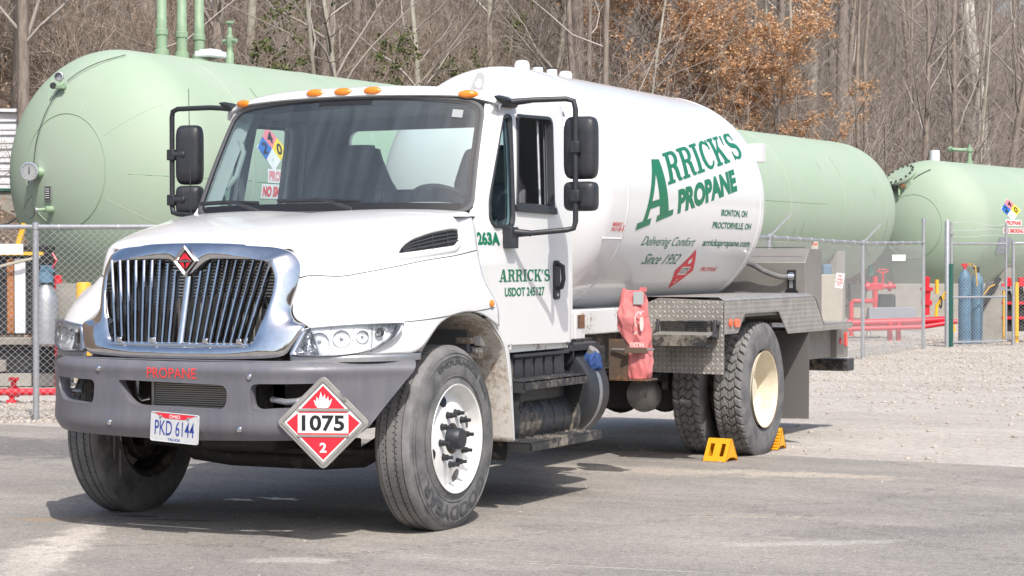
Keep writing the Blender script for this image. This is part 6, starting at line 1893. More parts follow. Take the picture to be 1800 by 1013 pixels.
def chock(label, x, y, rz, s=1.0):
    t = thing('wheel_chock', label, 'wheel chock', (x, y, .004), rz, 'yellow wheel chocks at the rear wheel')
    # profile in local x (length) - z, width in y ; sloped face towards +x
    L_, H_, W_ = .205, .165, .092
    sides = MB()
    for s_ in (-1, 1):
        ol = rpoly([(-L_/2, 0), (-L_*.22, .028), (L_*.22, .028), (L_/2, 0), (L_*.46, .02), (.012, H_), (-.012, H_), (-L_*.46, .02)], [.004, .06, .06, .004, .01, .012, .012, .01], 4)
        p_ = plate([ol], None, None, lambda u, v, d: (u, s_*W_-d*s_, v), .012, 'chock_yellow')
        p_.build('side_web', 'chock_yellow', t)
    for s_ in (-1, 1):
        a = Vector((s_*L_/2, 0, .004)); b = Vector((s_*.010, 0, H_))
        t_ = (b-a).normalized(); n_ = Vector((s_*t_.z, 0, -t_.x*s_))
        def fm(u, v, d): return tuple(a + (b-a)*v + Vector((0, u, 0)) - n_*d)
        Ln = (b-a).length
        holes = [rpoly([(c-.018, .22), (c+.018, .22), (c+.018, .78), (c-.018, .78)], [.018]*4, 4) for c in (-.045, .045)] if s_ < 0 else []
        holes = [[(u, v) for u, v in h_] for h_ in holes]
        plate([[(-W_, 0), (W_, 0), (W_, 1), (-W_, 1)]]+[ [(u, .5+(v-.5)) for u, v in h_] for h_ in holes], None, None, fm, .010, 'chock_yellow').build('sloped_face', 'chock_yellow', t)
        if s_ > 0:
            for k in range(6):
                m_ = MB(); c = a+(b-a)*(.12+.14*k)+n_*.003; m_.tube([c+Vector((0, -W_+.005, 0)), c+Vector((0, W_-.005, 0))], .006, 5); m_.build('grip_rib', 'chock_yellow', t)
    return t
chock('yellow slotted wheel chock on the asphalt in front of the rear tyre', 1.075, 4.33, PI/2-.12)
chock('yellow wheel chock tucked behind the rear tyre on the gravel', 1.085, 5.44, -PI/2)

# ================================================================== STORAGE TANKS
def spot(px, py, D):
    """world point seen under a measured bearing at depth D"""
    x, y = cam_xy(px, D)
    return Vector((x, y, 1.46+(462.5-py)/3658.7*D))
def nfpa(parent, fn, s):
    """fn(u, v, off): four coloured squares with 2 4 0"""
    mb = MB(); h = s/2
    def q(pts, o_, m_): mb.add([fn(u, v, o_) for u, v in pts], [tuple(range(len(pts)))], m_)
    q([(s+.015, 0), (0, s+.015), (-s-.015, 0), (0, -s-.015)], .004, 'white_sign')
    q([(0, 0), (h, h), (0, s), (-h, h)], .007, 'pink_sign')
    q([(0, 0), (-h, h), (-s, 0), (-h, -h)], .007, 'blue_sign')
    q([(0, 0), (h, h), (s, 0), (h, -h)], .007, 'yellow_sign')
    q([(0, 0), (h, -h), (0, -s), (-h, -h)], .007, 'white_sign')
    for t, cx, cy in (('4', 0, h), ('2', -h, 0), ('0', h, 0)):
        put_text(mb, t, lambda a, b: fn(cx+(a-.5)*s*.36, cy+(b-.5)*s*.50, .010), 'black_sign', .03)
    return mb.build('hazard_diamond', 'white_sign', parent)
def storage_tank(label, x0, z0, r, ya, yb, h, k, kb):
    yc = (ya+yb)/2
    t = thing('storage_tank', label, 'storage tank', (x0-yc*math.sin(h), yc*math.cos(h), 0), h)
    mb = MB(); mb.lathe([(a-yc, rr) for a, rr in vessel_profile(r, ya, yb, k, kb, 28)], 160, (0, 0, z0), (0, 1, 0), 'tank_green')
    sh = mb.build('shell', 'tank_green', t, angle=60)
    # saddles
    for f in (.10, .5, .9):
        y = ya+(yb-ya)*f-yc
        ol = [(-1.35, 0), (1.35, 0), (1.35, z0-r*.35)] + [(r*1.005*math.sin(a), z0-r*1.005*math.cos(a)) for a in np.linspace(.95, -.95, 16)] + [(-1.35, z0-r*.35)]
        m_ = MB(); m_.prism(ol, lambda u, v, d: (u, y+d, v), -.25, .25); m_.build('saddle', 'concrete', t)
    def head(lx, lz, o_=0.0):
        e = math.sqrt(max(0.0, r*r-lx*lx-lz*lz))
        n = Vector((lx, -e/k, lz)).normalized()
        return Vector((lx, ya-k*e-yc, z0+lz))+n*o_
    def side(ly, th, o_=0.0):
        if ly < ya:
            rr = math.sqrt(max(0, r*r-((ya-ly)/k)**2))
            return head(rr*math.cos(th), rr*math.sin(th), o_)
        return Vector(((r+o_)*math.cos(th), ly-yc, z0+(r+o_)*math.sin(th)))
    def ring(ly):
        m_ = MB(); m_.lathe([(-.02, r-.002), (-.008, r+.006), (.008, r+.006), (.02, r-.002)], 140, (0, ly-yc, z0), (0, 1, 0)); m_.build('weld_seam', 'tank_green', sh)
    return t, sh, head, side, ring, yc

T1, sh1, head1, side1, ring1, yc1 = storage_tank('long pale green storage tank behind the truck cab, with round gauges on its near end', -11.568, 2.661, 1.64, 12.588, 37.3, -.085, .636, .70)
for ly in (13.45, 16.4, 19.4, 22.4, 25.4, 28.4, 31.4, 34.4, 36.9): ring1(ly)
# weld ring and straight weld on the near end
m_ = MB(); m_.tube([head1(.70*math.cos(a)-.03, .74*math.sin(a), .001) for a in np.linspace(0, 2*PI, 64, endpoint=False)], .008, 5, closed=True); m_.build('weld_ring', 'tank_seam', sh1)
m_ = MB(); m_.tube([side1(ly, R(-3.5), .0) for ly in np.linspace(11.64+.1, 13.4, 14)], .007, 5); m_.build('weld_line', 'tank_seam', sh1)
for a0, l0, l1 in ((-4, 13.5, 16.3), (40, 16.5, 19.3), (2.0, 30.0, 33.3)):
    m_ = MB(); m_.tube([side1(ly, R(a0), -.002) for ly in np.linspace(l0, l1, 6)], .008, 5); m_.build('weld_line', 'tank_seam', sh1)
for a in (35, 75, 115, -30):
    m_ = MB(); m_.tube([head1(rr*math.cos(R(a)), rr*math.sin(R(a)), -.003) for rr in np.linspace(.75, 1.6, 12)], .006, 5); m_.build('weld_line', 'tank_green', sh1)
# big dial gauge
g0 = node('level_gauge', T1)
c_ = head1(-.45, -.02); ax = Vector((.35, -1, .05)).normalized()
MB().cyl(c_+ax*.02+Vector((.10, .06, 0)), c_+ax*.05, .06, .08, 20).build('gauge_neck', 'green_fitting', g0)
mb = MB(); ax2 = Vector((.47, -.88, .02)).normalized(); b0_ = c_+ax*.16+Vector((-.05, 0, 0))
mb.lathe([(-.10, 0), (-.10, .118), (.02, .122), (.035, .122), (.037, .106), (.028, .104)], 32, b0_, ax2, 'chrome_rough'); mb.build('gauge_rim', 'chrome_rough', g0, angle=40)
mb = MB(); mb.lathe([(.029, .105), (.0295, 0)], 32, b0_, ax2, 'gauge_grey'); qx = ax2.cross(Vector((0, 0, 1))).normalized()*-1; qz = qx.cross(ax2)*-1
def gp(u, v, o_): return b0_+ax2*(.031+o_)+qx*u+Vector((0, 0, 1))*v
for k in range(11):
    a = R(225-27*k); mb.add([gp(.075*math.cos(a-.03), .075*math.sin(a-.03), .001), gp(.075*math.cos(a+.03), .075*math.sin(a+.03), .001), gp(.094*math.cos(a+.03), .094*math.sin(a+.03), .001), gp(.094*math.cos(a-.03), .094*math.sin(a-.03), .001)], [(0, 1, 2, 3)], 'black_sign')
mb.add([gp(-.008, -.03, .003), gp(.008, -.03, .003), gp(.006, .07, .003), gp(-.002, .07, .003)], [(0, 1, 2, 3)], 'black_sign'); mb.build('gauge_face', 'white_sign', g0)
# small pressure gauge and valve
g1 = node('pressure_gauge', T1); c_ = head1(-.19, 1.09)
mb = MB(); mb.cyl(c_, c_+Vector((.02, -.10, .05)), .035, n=12); mb.cyl(c_+Vector((0, -.08, -.02)), c_+Vector((0, -.09, .10)), .018, n=10); mb.box(c_+Vector((.0, -.09, .0)), (.13, .05, .04)); mb.build('valve_body', 'green_fitting', g1, bevel=.006)
mb = MB(); mb.lathe([(-.03, 0), (-.03, .058), (.01, .062), (.014, .05)], 20, c_+Vector((-.01, -.10, .14)), (.4, -.9, .1)); mb.build('gauge_case', 'steel_grey', g1)
mb = MB(); mb.lathe([(0, .04), (.03, .045), (.032, 0)], 14, c_+Vector((-.10, -.10, .02)), (.4, -.9, .1)); mb.build('cap', 'dark_machine', g1)
mb = MB(); cab_pts = [head1(*p, .03) for p in [(-.50, .10), (-.47, .4), (-.40, .7), (-.30, .95), (-.20, 1.10)]]; mb.tube(catmull(cab_pts, 4), .006, 6); mb.tube(catmull([head1(*p, .03) for p in [(-.16, 1.16), (-.02, 1.28), (.20, 1.40), (.45, 1.50)]], 4), .006, 6); mb.build('cable', 'dark_line', T1)
mb = MB(); mb.tube(catmull([b0_+Vector((.0, -.02, -.12)), b0_+Vector((.0, -.03, -.3)), b0_+Vector((.07, -.02, -.42)), b0_+Vector((.08, 0, -.55)), b0_+Vector((0, 0, -.6)), b0_+Vector((-.10, 0, -.5)), b0_+Vector((-.05, 0, -.38)), b0_+Vector((.03, .02, -.30))], 6), .007, 6); mb.build('capillary_loop', 'dark_line', T1)
c_ = head1(-.25, -.29, .012); mb = MB(); mb.box(c_, (.13, .012, .19), 'steel_grey', Matrix.Rotation(R(-10), 3, 'Z')); mb.box(c_+Vector((0, -.009, 0)), (.10, .006, .15), 'black_sign', Matrix.Rotation(R(-10), 3, 'Z'))
for k in range(5): mb.box(c_+Vector((0, -.014, .055-.028*k)), (.08, .004, .010), 'white_sign', Matrix.Rotation(R(-10), 3, 'Z'))
mb.build('name_plate', 'steel_grey', T1)
c_ = head1(-.22, -.50); mb = MB(); mb.cyl(c_, c_+Vector((-.03, -.10, 0)), .045, n=14); mb.cyl(c_+Vector((-.03, -.10, 0)), c_+Vector((-.09, -.18, -.01)), .022, n=10); mb.lathe([(0, .035), (.03, .035), (.031, 0)], 12, c_+Vector((-.09, -.18, -.01)), (-.5, -.8, 0), 'steel_grey'); mb.build('sample_valve', 'green_fitting', T1)
# riser pipes, relief valve, junction box on top
for ly, dx in ((13.52, 0), (13.92, .02), (14.32, 0)):
    mb = MB(); zt = 2.661+1.60
    mb.lathe([(0, .10), (.12, .10), (.13, .075), (.32, .075), (.33, .088), (.40, .088), (.41, .072), (.55, .072), (.56, .067), (5.2, .067)], 20, (dx, ly-yc1, zt), (0, 0, 1)); mb.build('riser_pipe', 'green_fitting', T1, angle=40)
mb = MB(); zt = 2.661+1.6; mb.lathe([(0, .06), (.20, .06), (.22, .045), (.30, .04), (.32, .055), (.44, .055), (.46, .035), (.56, .035), (.57, .02), (.62, .02), (.63, .065), (.66, .065), (.665, 0)], 16, (0, 15.0-yc1, zt), (0, 0, 1)); mb.cyl((-.12, 15.0-yc1, zt+.38), (.12, 15.0-yc1, zt+.38), .03, n=10); mb.build('relief_valve', 'green_fitting', T1, angle=40)
mb = MB(); mb.box((.30, 14.2-yc1, zt+.10), (.30, .35, .09)); mb.box((.30, 14.2-yc1, zt+.15), (.22, .25, .04)); mb.build('hatch_box', 'white_siding', T1, bevel=.02)
# signs on the flank
nf = lambda u, v, o_: side1(13.88+u, R(12.0)+v/1.64, o_)
m_ = MB()
for k in range(26):
    ly = 13.8+k*.93+rng.uniform(-.3, .3); a0 = rng.uniform(-.6, .9); L_ = rng.uniform(.10, .35)
    m_.grid([[side1(ly+e*(1-q*.6), a0-L_*q, .0025) for q in (0, .25, .5, .75, 1)] for e in (-.012, .012)], None, False)
tag(m_.build('grime_run', 'grime', sh1), kind='stuff')
nfpa(T1, nf, .315)
for w_, txt, v0, hh, y0_ in ((.60, 'PROPANE', -.12, .185, 13.74), (.82, 'NO SMOKING', -.335, .195, 13.62)):
    mb = MB(); f = lambda u, v, o_: side1(y0_+u, v/1.64, o_)
    mb.grid([[f(w_*i/6, v0+hh*j/3, .006) for i in range(7)] for j in range(4)], 'white_sign', False)
    put_text(mb, txt, lambda a, b: f(.03+(w_-.06)*a, v0+.025+(hh-.05)*b, .010), 'pink_sign' if hh < .19 else 'red_letter', .03 if hh < .19 else .05); mb.build('warning_sign', 'white_sign', T1)

T3, sh3, head3, side3, ring3, yc3 = storage_tank('second pale green storage tank at the right, with a bolted manway on its near end', -15.4, 2.37, 1.69, 43.0, 62.0, -.19, .64, .64)
for ly in (43.0, 46.0, 49.0, 52.0, 55.0, 58.0, 61.0): ring3(ly)
m_ = MB(); m_.tube([head3(.80*math.cos(a), .80*math.sin(a), .001) for a in np.linspace(0, 2*PI, 64, endpoint=False)], .010, 5, closed=True); m_.build('weld_ring', 'tank_seam', sh3)
m_ = MB(); m_.tube([side3(ly, R(-1), 0) for ly in np.linspace(42.1, 47, 14)], .009, 5); m_.build('weld_line', 'tank_seam', sh3)
mw = node('manway', T3)
c_ = head3(-.42, 1.22); n_ = Vector((-.22, -.55, .8)).normalized()
mb = MB(); mb.lathe([(-.15, .36), (.05, .36), (.055, .42), (.12, .42), (.125, 0)], 40, c_, n_); mb.build('manway_cover', 'tank_green', mw, angle=40)
qa = n_.orthogonal().normalized(); qb = n_.cross(qa)
for k in range(16):
    a = 2*PI*k/16; MB().lathe([(.12, .03), (.16, .03), (.161, 0)], 8, c_+(qa*math.cos(a)+qb*math.sin(a))*.37, n_).build('bolt', 'dark_line', mw)
c_ = head3(-.35, .88); mb = MB(); mb.lathe([(0, .07), (.12, .07), (.125, 0)], 14, c_+Vector((-.1, -.1, .08)), (0, -1, 0), 'dark_machine'); mb.lathe([(0, .06), (.1, .06), (.105, 0)], 14, c_+Vector((.1, -.05, .14)), (0, -1, 0), 'rim_rust'); mb.tube([c_, c_+Vector((.0, -.12, .05)), c_+Vector((.02, -.14, -.1))], .03, 8, 'green_fitting'); mb.build('gauge_cluster', 'green_fitting', T3)
mb = MB(); mb.tube([head3(-.28, 1.0, .02), head3(.05, 1.28, .02), head3(.3, 1.42, .02)], .012, 5); mb.build('cable', 'dark_line', T3)
mb = MB(); mb.lathe([(0, .13), (.30, .13), (.31, 0)], 16, (.0, 43.3-yc3, 2.37+1.66), (0, 0, 1)); mb.build('vent_cap', 'white_siding', T3)
mb = MB(); zt = 2.37+1.66; mb.lathe([(0, .10), (.1, .10), (.11, .055), (.35, .055), (.36, .09), (.46, .09), (.47, .04), (.54, .04)], 14, (0, 45.4-yc3, zt), (0, 0, 1)); mb.tube([(0, 45.4-yc3, zt+.40), (-.22, 45.2-yc3, zt+.40), (-.36, 45.1-yc3, zt+.42)], .045, 10); mb.lathe([(-.05, .075), (.05, .075)], 12, (-.38, 45.1-yc3, zt+.42), (-1, 0, 0)); mb.build('relief_valve', 'green_fitting', T3)
nfpa(T3, lambda u, v, o_: side3(44.3+u*2.0, R(15)+v/1.69, o_), .30)
for w_, txt, v0, hh, y0_ in ((1.0, 'PROPANE', .02, .16, 43.85), (1.3, 'NO SMOKING', -.18, .16, 43.7)):
    mb = MB(); f = lambda u, v, o_: side3(y0_+u, v/1.69, o_)
    mb.grid([[f(w_*i/6, v0+hh*j/3, .006) for i in range(7)] for j in range(4)], 'white_sign', False)
    put_text(mb, txt, lambda a, b: f(.05+(w_-.1)*a, v0+.025+(hh-.05)*b, .012), 'red_letter', .03); mb.build('warning_sign', 'white_sign', T3)
mb = MB(); mb.grid([[side3(43.5+.75*i/4, (-.70+.42*j/3)/1.69, .02) for i in range(5)] for j in range(4)], None, False); mb.build('blank_plate', 'grey_box', T3)

# ================================================================== FENCES
def mesh_bay(A, B, z0, z1, parent, rw=0.0019, pitch=.068, ph=.060):
    A = Vector(A); B = Vector(B); L = (B-A).length; d = (B-A)/L; nrm = Vector((-d.y, d.x, 0))
    n = int(L/(pitch/2)); rows = int((z1-z0)/(ph/2))
    k = np.arange(n)[:, None]; r_ = np.arange(rows+1)[None, :]
    col = k+((k+r_) % 2)
    u = col*(pitch/2); z = z0+r_*(ph/2)+0*k
    off = .004*((r_+k) % 2*2-1)
    P = np.stack([A.x+d.x*u+nrm.x*off, A.y+d.y*u+nrm.y*off, z+0.0*u], -1).astype(float)
    V, F = twig_arrays(P, np.full((n, rows+1), rw), 3)
    o = bpy.data.objects.new('wire_mesh', np_mesh('wire_mesh', V, F, 'wire', False)); COL.objects.link(o); o.parent = parent
    tag(o, kind='stuff')
    # twisted ends standing above the rail
def fence(name, label, pts, z, rw=.0019, posts=None, zpost=None, loops=True, arms=(), bottom=.04, cat='fence'):
    o0 = Vector((pts[0][0], pts[0][1], 0))
    t = thing(name, label, cat, o0)
    P = [Vector((p[0], p[1], 0))-o0 for p in pts]
    zs = z if isinstance(z, (list, tuple)) else [z]*len(P)
    for a, b, za, zb in zip(P, P[1:], zs, zs[1:]):
        MB().tube([a+Vector((0, 0, za)), b+Vector((0, 0, zb))], .021, 10).build('top_rail', 'galvanised', t)
        mesh_bay(a, b, bottom, min(za, zb)-.01, t, rw)
        L = (b-a).length
        for i in range(int(L/.55)):
            c = a+(b-a)*((i+.4)*.55/L)+Vector((0, 0, za+(zb-za)*(i*.55/L)))
            MB().tube([c+Vector((.028*math.cos(q)*(b-a).y/L*1, .028*math.cos(q)*-(b-a).x/L, .028*math.sin(q)-.004)) for q in np.linspace(0, 2*PI, 12, endpoint=False)], .0025, 4, closed=True).build('tie_wire', 'wire', t)
    for i, p in enumerate(P):
        h = (zs[i] if zpost is None else zpost[i])
        m_ = MB(); m_.lathe([(0, .030), (h-.02, .030), (h-.02, .036), (h+.03, .034), (h+.045, .015), (h+.047, 0)], 14, p, (0, 0, 1)); m_.build('post', 'galvanised', t, angle=40)
        if i in arms:
            a = p+Vector((0, 0, h)); b = a+Vector((.27, .10, .30))
            m_ = MB(); m_.tube([a, b], .018, 4); m_.build('barb_arm', 'galvanised', t)
    return t
dv = Vector((.8989, .4382))
lp_pts = [(-6.04+dv.x*3.05*k, 5.34+dv.y*3.05*k) for k in (-1, 0, 1)]
fl = fence('chain_link_fence', 'galvanised chain-link fence at the left, in front of the long green tank', lp_pts, 1.80, .0026)
fr = fence('chain_link_fence', 'galvanised chain-link fence behind the tail of the truck with a bend at one post', [(-2.50, 13.0), (-2.60, 16.12), (-2.67, 20.68), (-2.77, 24.6)], [1.80, 1.80, 1.76, 1.80], zpost=[1.8, 1.8, 1.76, 2.17], arms=(1, 2))
fb = fence('chain_link_fence', 'galvanised chain-link fence running out of the picture right of the open gate', [(-1.72, 26.7), (-.55, 27.3), (1.4, 28.2)], 1.80)
# gate leaf
gt = thing('gate', 'tall chain-link gate leaf with barbed wire on top, standing open', 'gate', (-2.54, 25.6, 0))
e_ = Vector((.72, .98, 0)); eL = e_.length
m_ = MB(); m_.lathe([(0, .045), (2.15, .045), (2.2, .02), (2.205, 0)], 14, (-.07, -.03, 0), (0, 0, 1)); m_.build('hinge_post', 'galvanised', gt)
for f in (0, 1): MB().cyl(e_*f+Vector((0, 0, .06)), e_*f+Vector((0, 0, 2.16)), .022, n=12).build('stile', 'galvanised', gt)
for z in (.08, .86, 1.79): MB().cyl(e_*0+Vector((0, 0, z)), e_+Vector((0, 0, z)), .019, n=10).build('cross_rail', 'galvanised', gt)
mesh_bay((0, 0, 0), e_, .10, 1.78, gt)
for z in (1.92, 2.03, 2.14):
    m_ = MB(); m_.tube([e_*(i/12)+Vector((0, 0, z+.03*math.sin(i*.52)*(1 if z > 2.1 else -.6))) for i in range(13)], .004, 4)
    m_.build('barbed_wire', 'wire', gt)
for k, z in enumerate((.35, 1.95)): MB().box((-.03, 0, z), (.10, .07, .06)).build('hinge', 'steel_grey', gt, bevel=.005)
m_ = MB(); m_.box(tuple(e_+Vector((-.06, -.04, 1.0))), (.12, .05, .05)); m_.box(tuple(e_+Vector((.05, .02, .98))), (.16, .03, .03)); m_.build('latch', 'galvanised', gt)
gp_ = thing('steel_post', 'dark green steel post standing against the gate hinge', 'post', (spot(1670, 0, 36.0).x, spot(1670, 0, 36.0).y, 0))
m_ = MB(); m_.box((0, 0, .72), (.10, .10, 1.44)); m_.build('shaft', 'dark_green_paint', gp_, bevel=.008); m_ = MB(); m_.tube([(-.04, -.06, .95), (-.10, -.06, .92), (-.11, -.05, .82), (-.05, -.06, .84)], .012, 6); m_.build('rope', 'yellow_paint', gp_)

# signs hung on the fences
def sign_board(name, label, c, w_, h_, yaw, roll=0, text=(), mt_='white_sign', tcol='red_letter', t_=.006):
    t = thing(name, label, 'sign', c, yaw)
    q = Matrix.Rotation(roll, 3, 'Y')
    m_ = MB(); m_.box((0, 0, 0), (w_, t_, h_), mt_, q); m_.build('board', mt_, t, bevel=.002)
    if text:
        for i, (tx, v0, hh, wf) in enumerate(text):
            m_ = MB(); put_text(m_, tx, lambda a, b: tuple(q @ Vector((-w_*wf/2+w_*wf*a, -t_/2-.003, v0+hh*b))), tcol, .03); m_.build('lettering', tcol, t)
    return t
def P3(px, py, D): p = spot(px, py, D); return (p.x, p.y, p.z)
FY = R(26)
sign_board('blank_sign', 'small blank white sign wired to the fence between the bent post and the gate post', P3(1580, 454, 33.0), .215, .095, R(32))
sign_board('warning_sign', 'tilted white sign with red lettering, seen through the fence beside the beige block', P3(1476, 494, 37.5), .15, .27, R(26), R(8), (('NO', .06, .05, .5), ('OPEN', .0, .04, .7), ('FLAMES', -.05, .035, .8), ('ETC', -.10, .035, .5)))
sign_board('fence_tag', 'small tan and white tag on the top rail above the truck cabinet', P3(1432, 432, 29.3), .10, .11, R(30), 0, (('STOP', .0, .03, .8),), 'beige_block')
sign_board('no_smoking_sign', 'white sign with raised NO SMOKING letters at the far left edge', P3(8, 437.5, 20.6), .37, .105, FY, 0, (('NO SMOKING', -.03, .06, .9),), 'white_sign', 'white_siding')

# ================================================================== YARD EQUIPMENT
# left: cylinder filling stand behind the fence
cp = thing('filling_cabinet', 'dark open-fronted filling cabinet with rusty yellow frame behind the left fence', 'cabinet', (*cam_xy(15, 25), 0), FY)
mb = MB(); mb.box2((-1.2, .05, .60), (.30, 1.2, 1.68)); mb.build('cabinet_body', 'dark_machine', cp, bevel=.01)
for x0_, x1_, m1_ in ((-.35, -.15, 'white_siding'), (-.02, .06, 'rust_orange'), (.07, .20, 'white_siding'), (.24, .29, 'dark_machine')):
    MB().box2((x0_, .0, .62), (x1_, .045, 1.52), m1_).build('panel', m1_, cp, bevel=.004)
mb = MB(); mb.box2((-1.2, -.06, 1.56), (.42, .02, 1.60)); mb.build('yellow_bar', 'yellow_paint', cp)
mb = MB(); mb.tube([(.10, -.04, 1.60), (.20, -.04, 1.94)], .035, 6); mb.build('yellow_strut', 'yellow_paint', cp)
mb = MB(); mb.tube([(-.1, -.08, 1.42), (.15, -.10, 1.48), (.40, -.08, 1.54)], .018, 6); mb.build('wooden_lever', 'beige_block', cp)
mb = MB(); mb.tube([(-.3, -.05, 1.9), (0, -.05, 1.93), (.10, -.04, 2.0)], .012, 6); mb.build('black_hose', 'black_plastic', cp)
wl = thing('block_wall', 'low wall of weathered blocks under the filling cabinet', 'wall', (*cam_xy(30, 24.6), 0), FY)
mb = MB(); mb.box2((-1.4, 0, 0), (.62, .22, .56)); mb.build('wall_core', 'dark_machine', wl)
MB().box2((-1.4, -.10, .50), (.64, .10, .585)).build('ledge', 'tan_grey', wl, bevel=.01)
rr_ = random.Random(4)
for j, (z0_, z1_) in enumerate(((.01, .17), (.185, .33))):
    x = -1.38+.1*(j % 2)
    while x < .55:
        L_ = rr_.uniform(.30, .50); m1_ = rr_.choice(['concrete', 'tan_grey', 'tan_grey'])
        if not (j == 1 and rr_.random() < .35): MB().box2((x, -.05-rr_.uniform(0, .03), z0_), (min(x+L_-.012, .62), .0, z1_-.008), m1_).build('block', m1_, wl, bevel=.006)
        x += L_
gc = thing('gas_cylinder', 'grey gas cylinder with blue fittings behind the left fence post', 'gas cylinder', (*cam_xy(80, 24.2), .5))
mb = MB(); mb.lathe([(0, .10), (.03, .15), (.55, .15), (.66, .11), (.72, .05), (.76, .05)], 24, (0, 0, 0), (0, 0, 1)); mb.build('bottle', 'steel_grey', gc, angle=50)
mb = MB(); mb.lathe([(.74, .09), (.86, .09)], 16, (0, 0, 0), (0, 0, 1)); mb.box((.03, 0, .90), (.16, .06, .08)); mb.tube([(.1, 0, .9), (.16, 0, 1.0), (.10, 0, 1.08)], .012, 6, 'red_pipe'); mb.build('collar', 'blue_cylinder', gc)
bl = thing('bollard', 'short yellow bollard showing above the truck fender, behind the left fence', 'bollard', (*cam_xy(147, 21.5), 0))
mb = MB(); mb.lathe([(0, .076), (1.25, .076), (1.262, .070), (1.268, 0)], 24, (0, 0, 0), (0, 0, 1)); mb.build('tube', 'yellow_paint', bl, angle=40)
rc = thing('red_standpipe', 'dark red vertical pipe between the grey cylinder and the yellow bollard', 'pipe', (*cam_xy(102, 24.5), 0))
MB().cyl((0, 0, 0), (0, 0, 1.32), .045, n=14).build('pipe', 'red_pipe', rc); MB().box((.16, 0, .95), (.22, .2, .55)).build('grey_panel', 'concrete', rc)
rp = thing('red_pipeline', 'low red pipe run on short legs behind the left fence', 'pipeline', (*cam_xy(20, 21.7), 0), FY)
mb = MB(); mb.cyl((-1.5, 0, .12), (.85, 0, .12), .038, n=12); mb.lathe([(-.05, .055), (.05, .055)], 12, (.02, 0, .12), (1, 0, 0)); mb.build('pipe', 'red_pipe', rp)
for x in (-.55, .0, .60): 
    mb = MB(); mb.cyl((x, 0, 0), (x, 0, .11), .03, n=10); mb.box((x, 0, .02), (.10, .10, .03)); mb.build('leg', 'red_pipe', rp)
mb = MB(); mb.lathe([(0, .03), (.08, .03), (.09, .055), (.12, .055), (.125, 0)], 12, (.02, 0, .15), (0, 0, 1)); mb.build('valve', 'red_pipe', rp)

# far left white shed on the slope
shd = thing('metal_shed', 'white ribbed metal shed just visible at the left edge beside the long green tank', 'shed', (*cam_xy(-38, 38), 1.2), FY-R(4))
mb = MB(); rows = []
n_ = 150
rib = [(0, 1.62+1.46*j/n_) for j in range(n_+1)]
rows = [[(x, -.018*(abs(((z-1.62)/.245) % 1-.5) < .12) , z-.0) for _, z in rib] for x in (-2.2, 1.10)]
mb.grid(rows, None, False); mb.build('ribbed_wall', 'white_siding', shd, solid=.01)
for z in (1.86, 2.10, 2.35, 2.60, 2.84): MB().box((-.5, -.022, z), (3.2, .012, .018)).build('rib_shadow_strip', 'steel_grey', shd)  # solid grey strips painted in for the shade between the ribs
mb = MB(); mb.prism([(-2.3, 3.10), (1.14, 3.0), (1.14, 3.04), (-2.3, 3.14)], lambda u, v, d: (u, d, v), -.10, 2.4); mb.build('roof', 'white_siding', shd)
mb = MB(); mb.box2((-2.2, .02, -.6), (1.08, 2.2, 1.60)); mb.build('foundation', 'concrete', shd)
MB().box2((-2.2, -.03, 1.58), (1.11, .0, 1.63)).build('base_trim', 'dark_green_paint', shd)
MB().cyl((.75, -.05, 3.02), (.95, -.05, 3.05), .03, n=10).build('lamp_stub', 'dark_machine', shd)

# right: manifold, block, cylinders behind the fence
bk = thing('concrete_block', 'tall beige concrete block behind the right fence, left of the red pipes', 'block', (*cam_xy(1462, 39), 0), FY)
MB().box((0, .3, .62), (.42, .6, 1.24)).build('block_body', 'beige_block', bk, bevel=.02)
MB().box((-.05, .3, 1.20+.12), (.16, .2, .22)).build('blue_pump', 'blue_cylinder', bk, bevel=.02)
mf = thing('red_manifold', 'red pipe manifold with valves and wheel behind the right fence', 'pipe manifold', (*cam_xy(1520, 40), 0), FY)
MB().tube([(-.26, 0, .05), (-.26, 0, .68), (-.22, 0, .72), (.18, 0, .72), (.20, 0, .70), (.20, 0, .40)], .045, 10).build('loop_pipe', 'red_pipe', mf)
MB().cyl((-.35, -.1, .32), (.85, -.1, .32), .050, n=12).build('long_pipe', 'red_pipe', mf)
MB().cyl((.20, 0, .70), (.20, 0, 1.20), .055, n=12).build('standpipe', 'red_pipe', mf)
mb = MB(); mb.box((.20, 0, 1.0), (.30, .12, .13)); mb.cyl((-.05, 0, 1.0), (.60, 0, 1.0), .045, n=10); mb.lathe([(-.03, .09), (.03, .09)], 14, (.05, 0, 1.0), (1, 0, 0)); mb.lathe([(-.03, .09), (.03, .09)], 14, (.48, 0, 1.0), (1, 0, 0)); mb.build('valve_body', 'red_pipe', mf, bevel=.01)
mb = MB(); mb.tube([(.35+.10*math.cos(a), 0, 1.30+.03*math.sin(a)) for a in np.linspace(0, 2*PI, 20, endpoint=False)], .012, 6, closed=True); mb.cyl((.35, 0, 1.0), (.35, 0, 1.3), .02, n=8); mb.build('hand_wheel', 'red_pipe', mf)
mb = MB(); mb.lathe([(0, .07), (.12, .05), (.2, .06), (.21, 0)], 12, (.12, 0, 1.2), (0, 0, 1)); mb.build('green_cap', 'dark_green_paint', mf)
mb = MB(); mb.box2((.30, .1, .25), (.62, .4, .85)); mb.build('motor', 'dark_machine', mf, bevel=.04, seg=3)
mb = MB(); mb.box2((.05, -.2, .36), (.95, .25, .60)); mb.build('pump_housing', 'grey_box', mf, bevel=.01)
mb = MB(); mb.box2((-.3, .0, .40), (.12, .3, .60)); mb.build('pale_box', 'beige_block', mf)
mb = MB(); mb.tube([(.0, -.15, .0), (.05, -.15, .35), (.10, -.15, .05)], .015, 6); mb.build('trestle', 'steel_grey', mf)
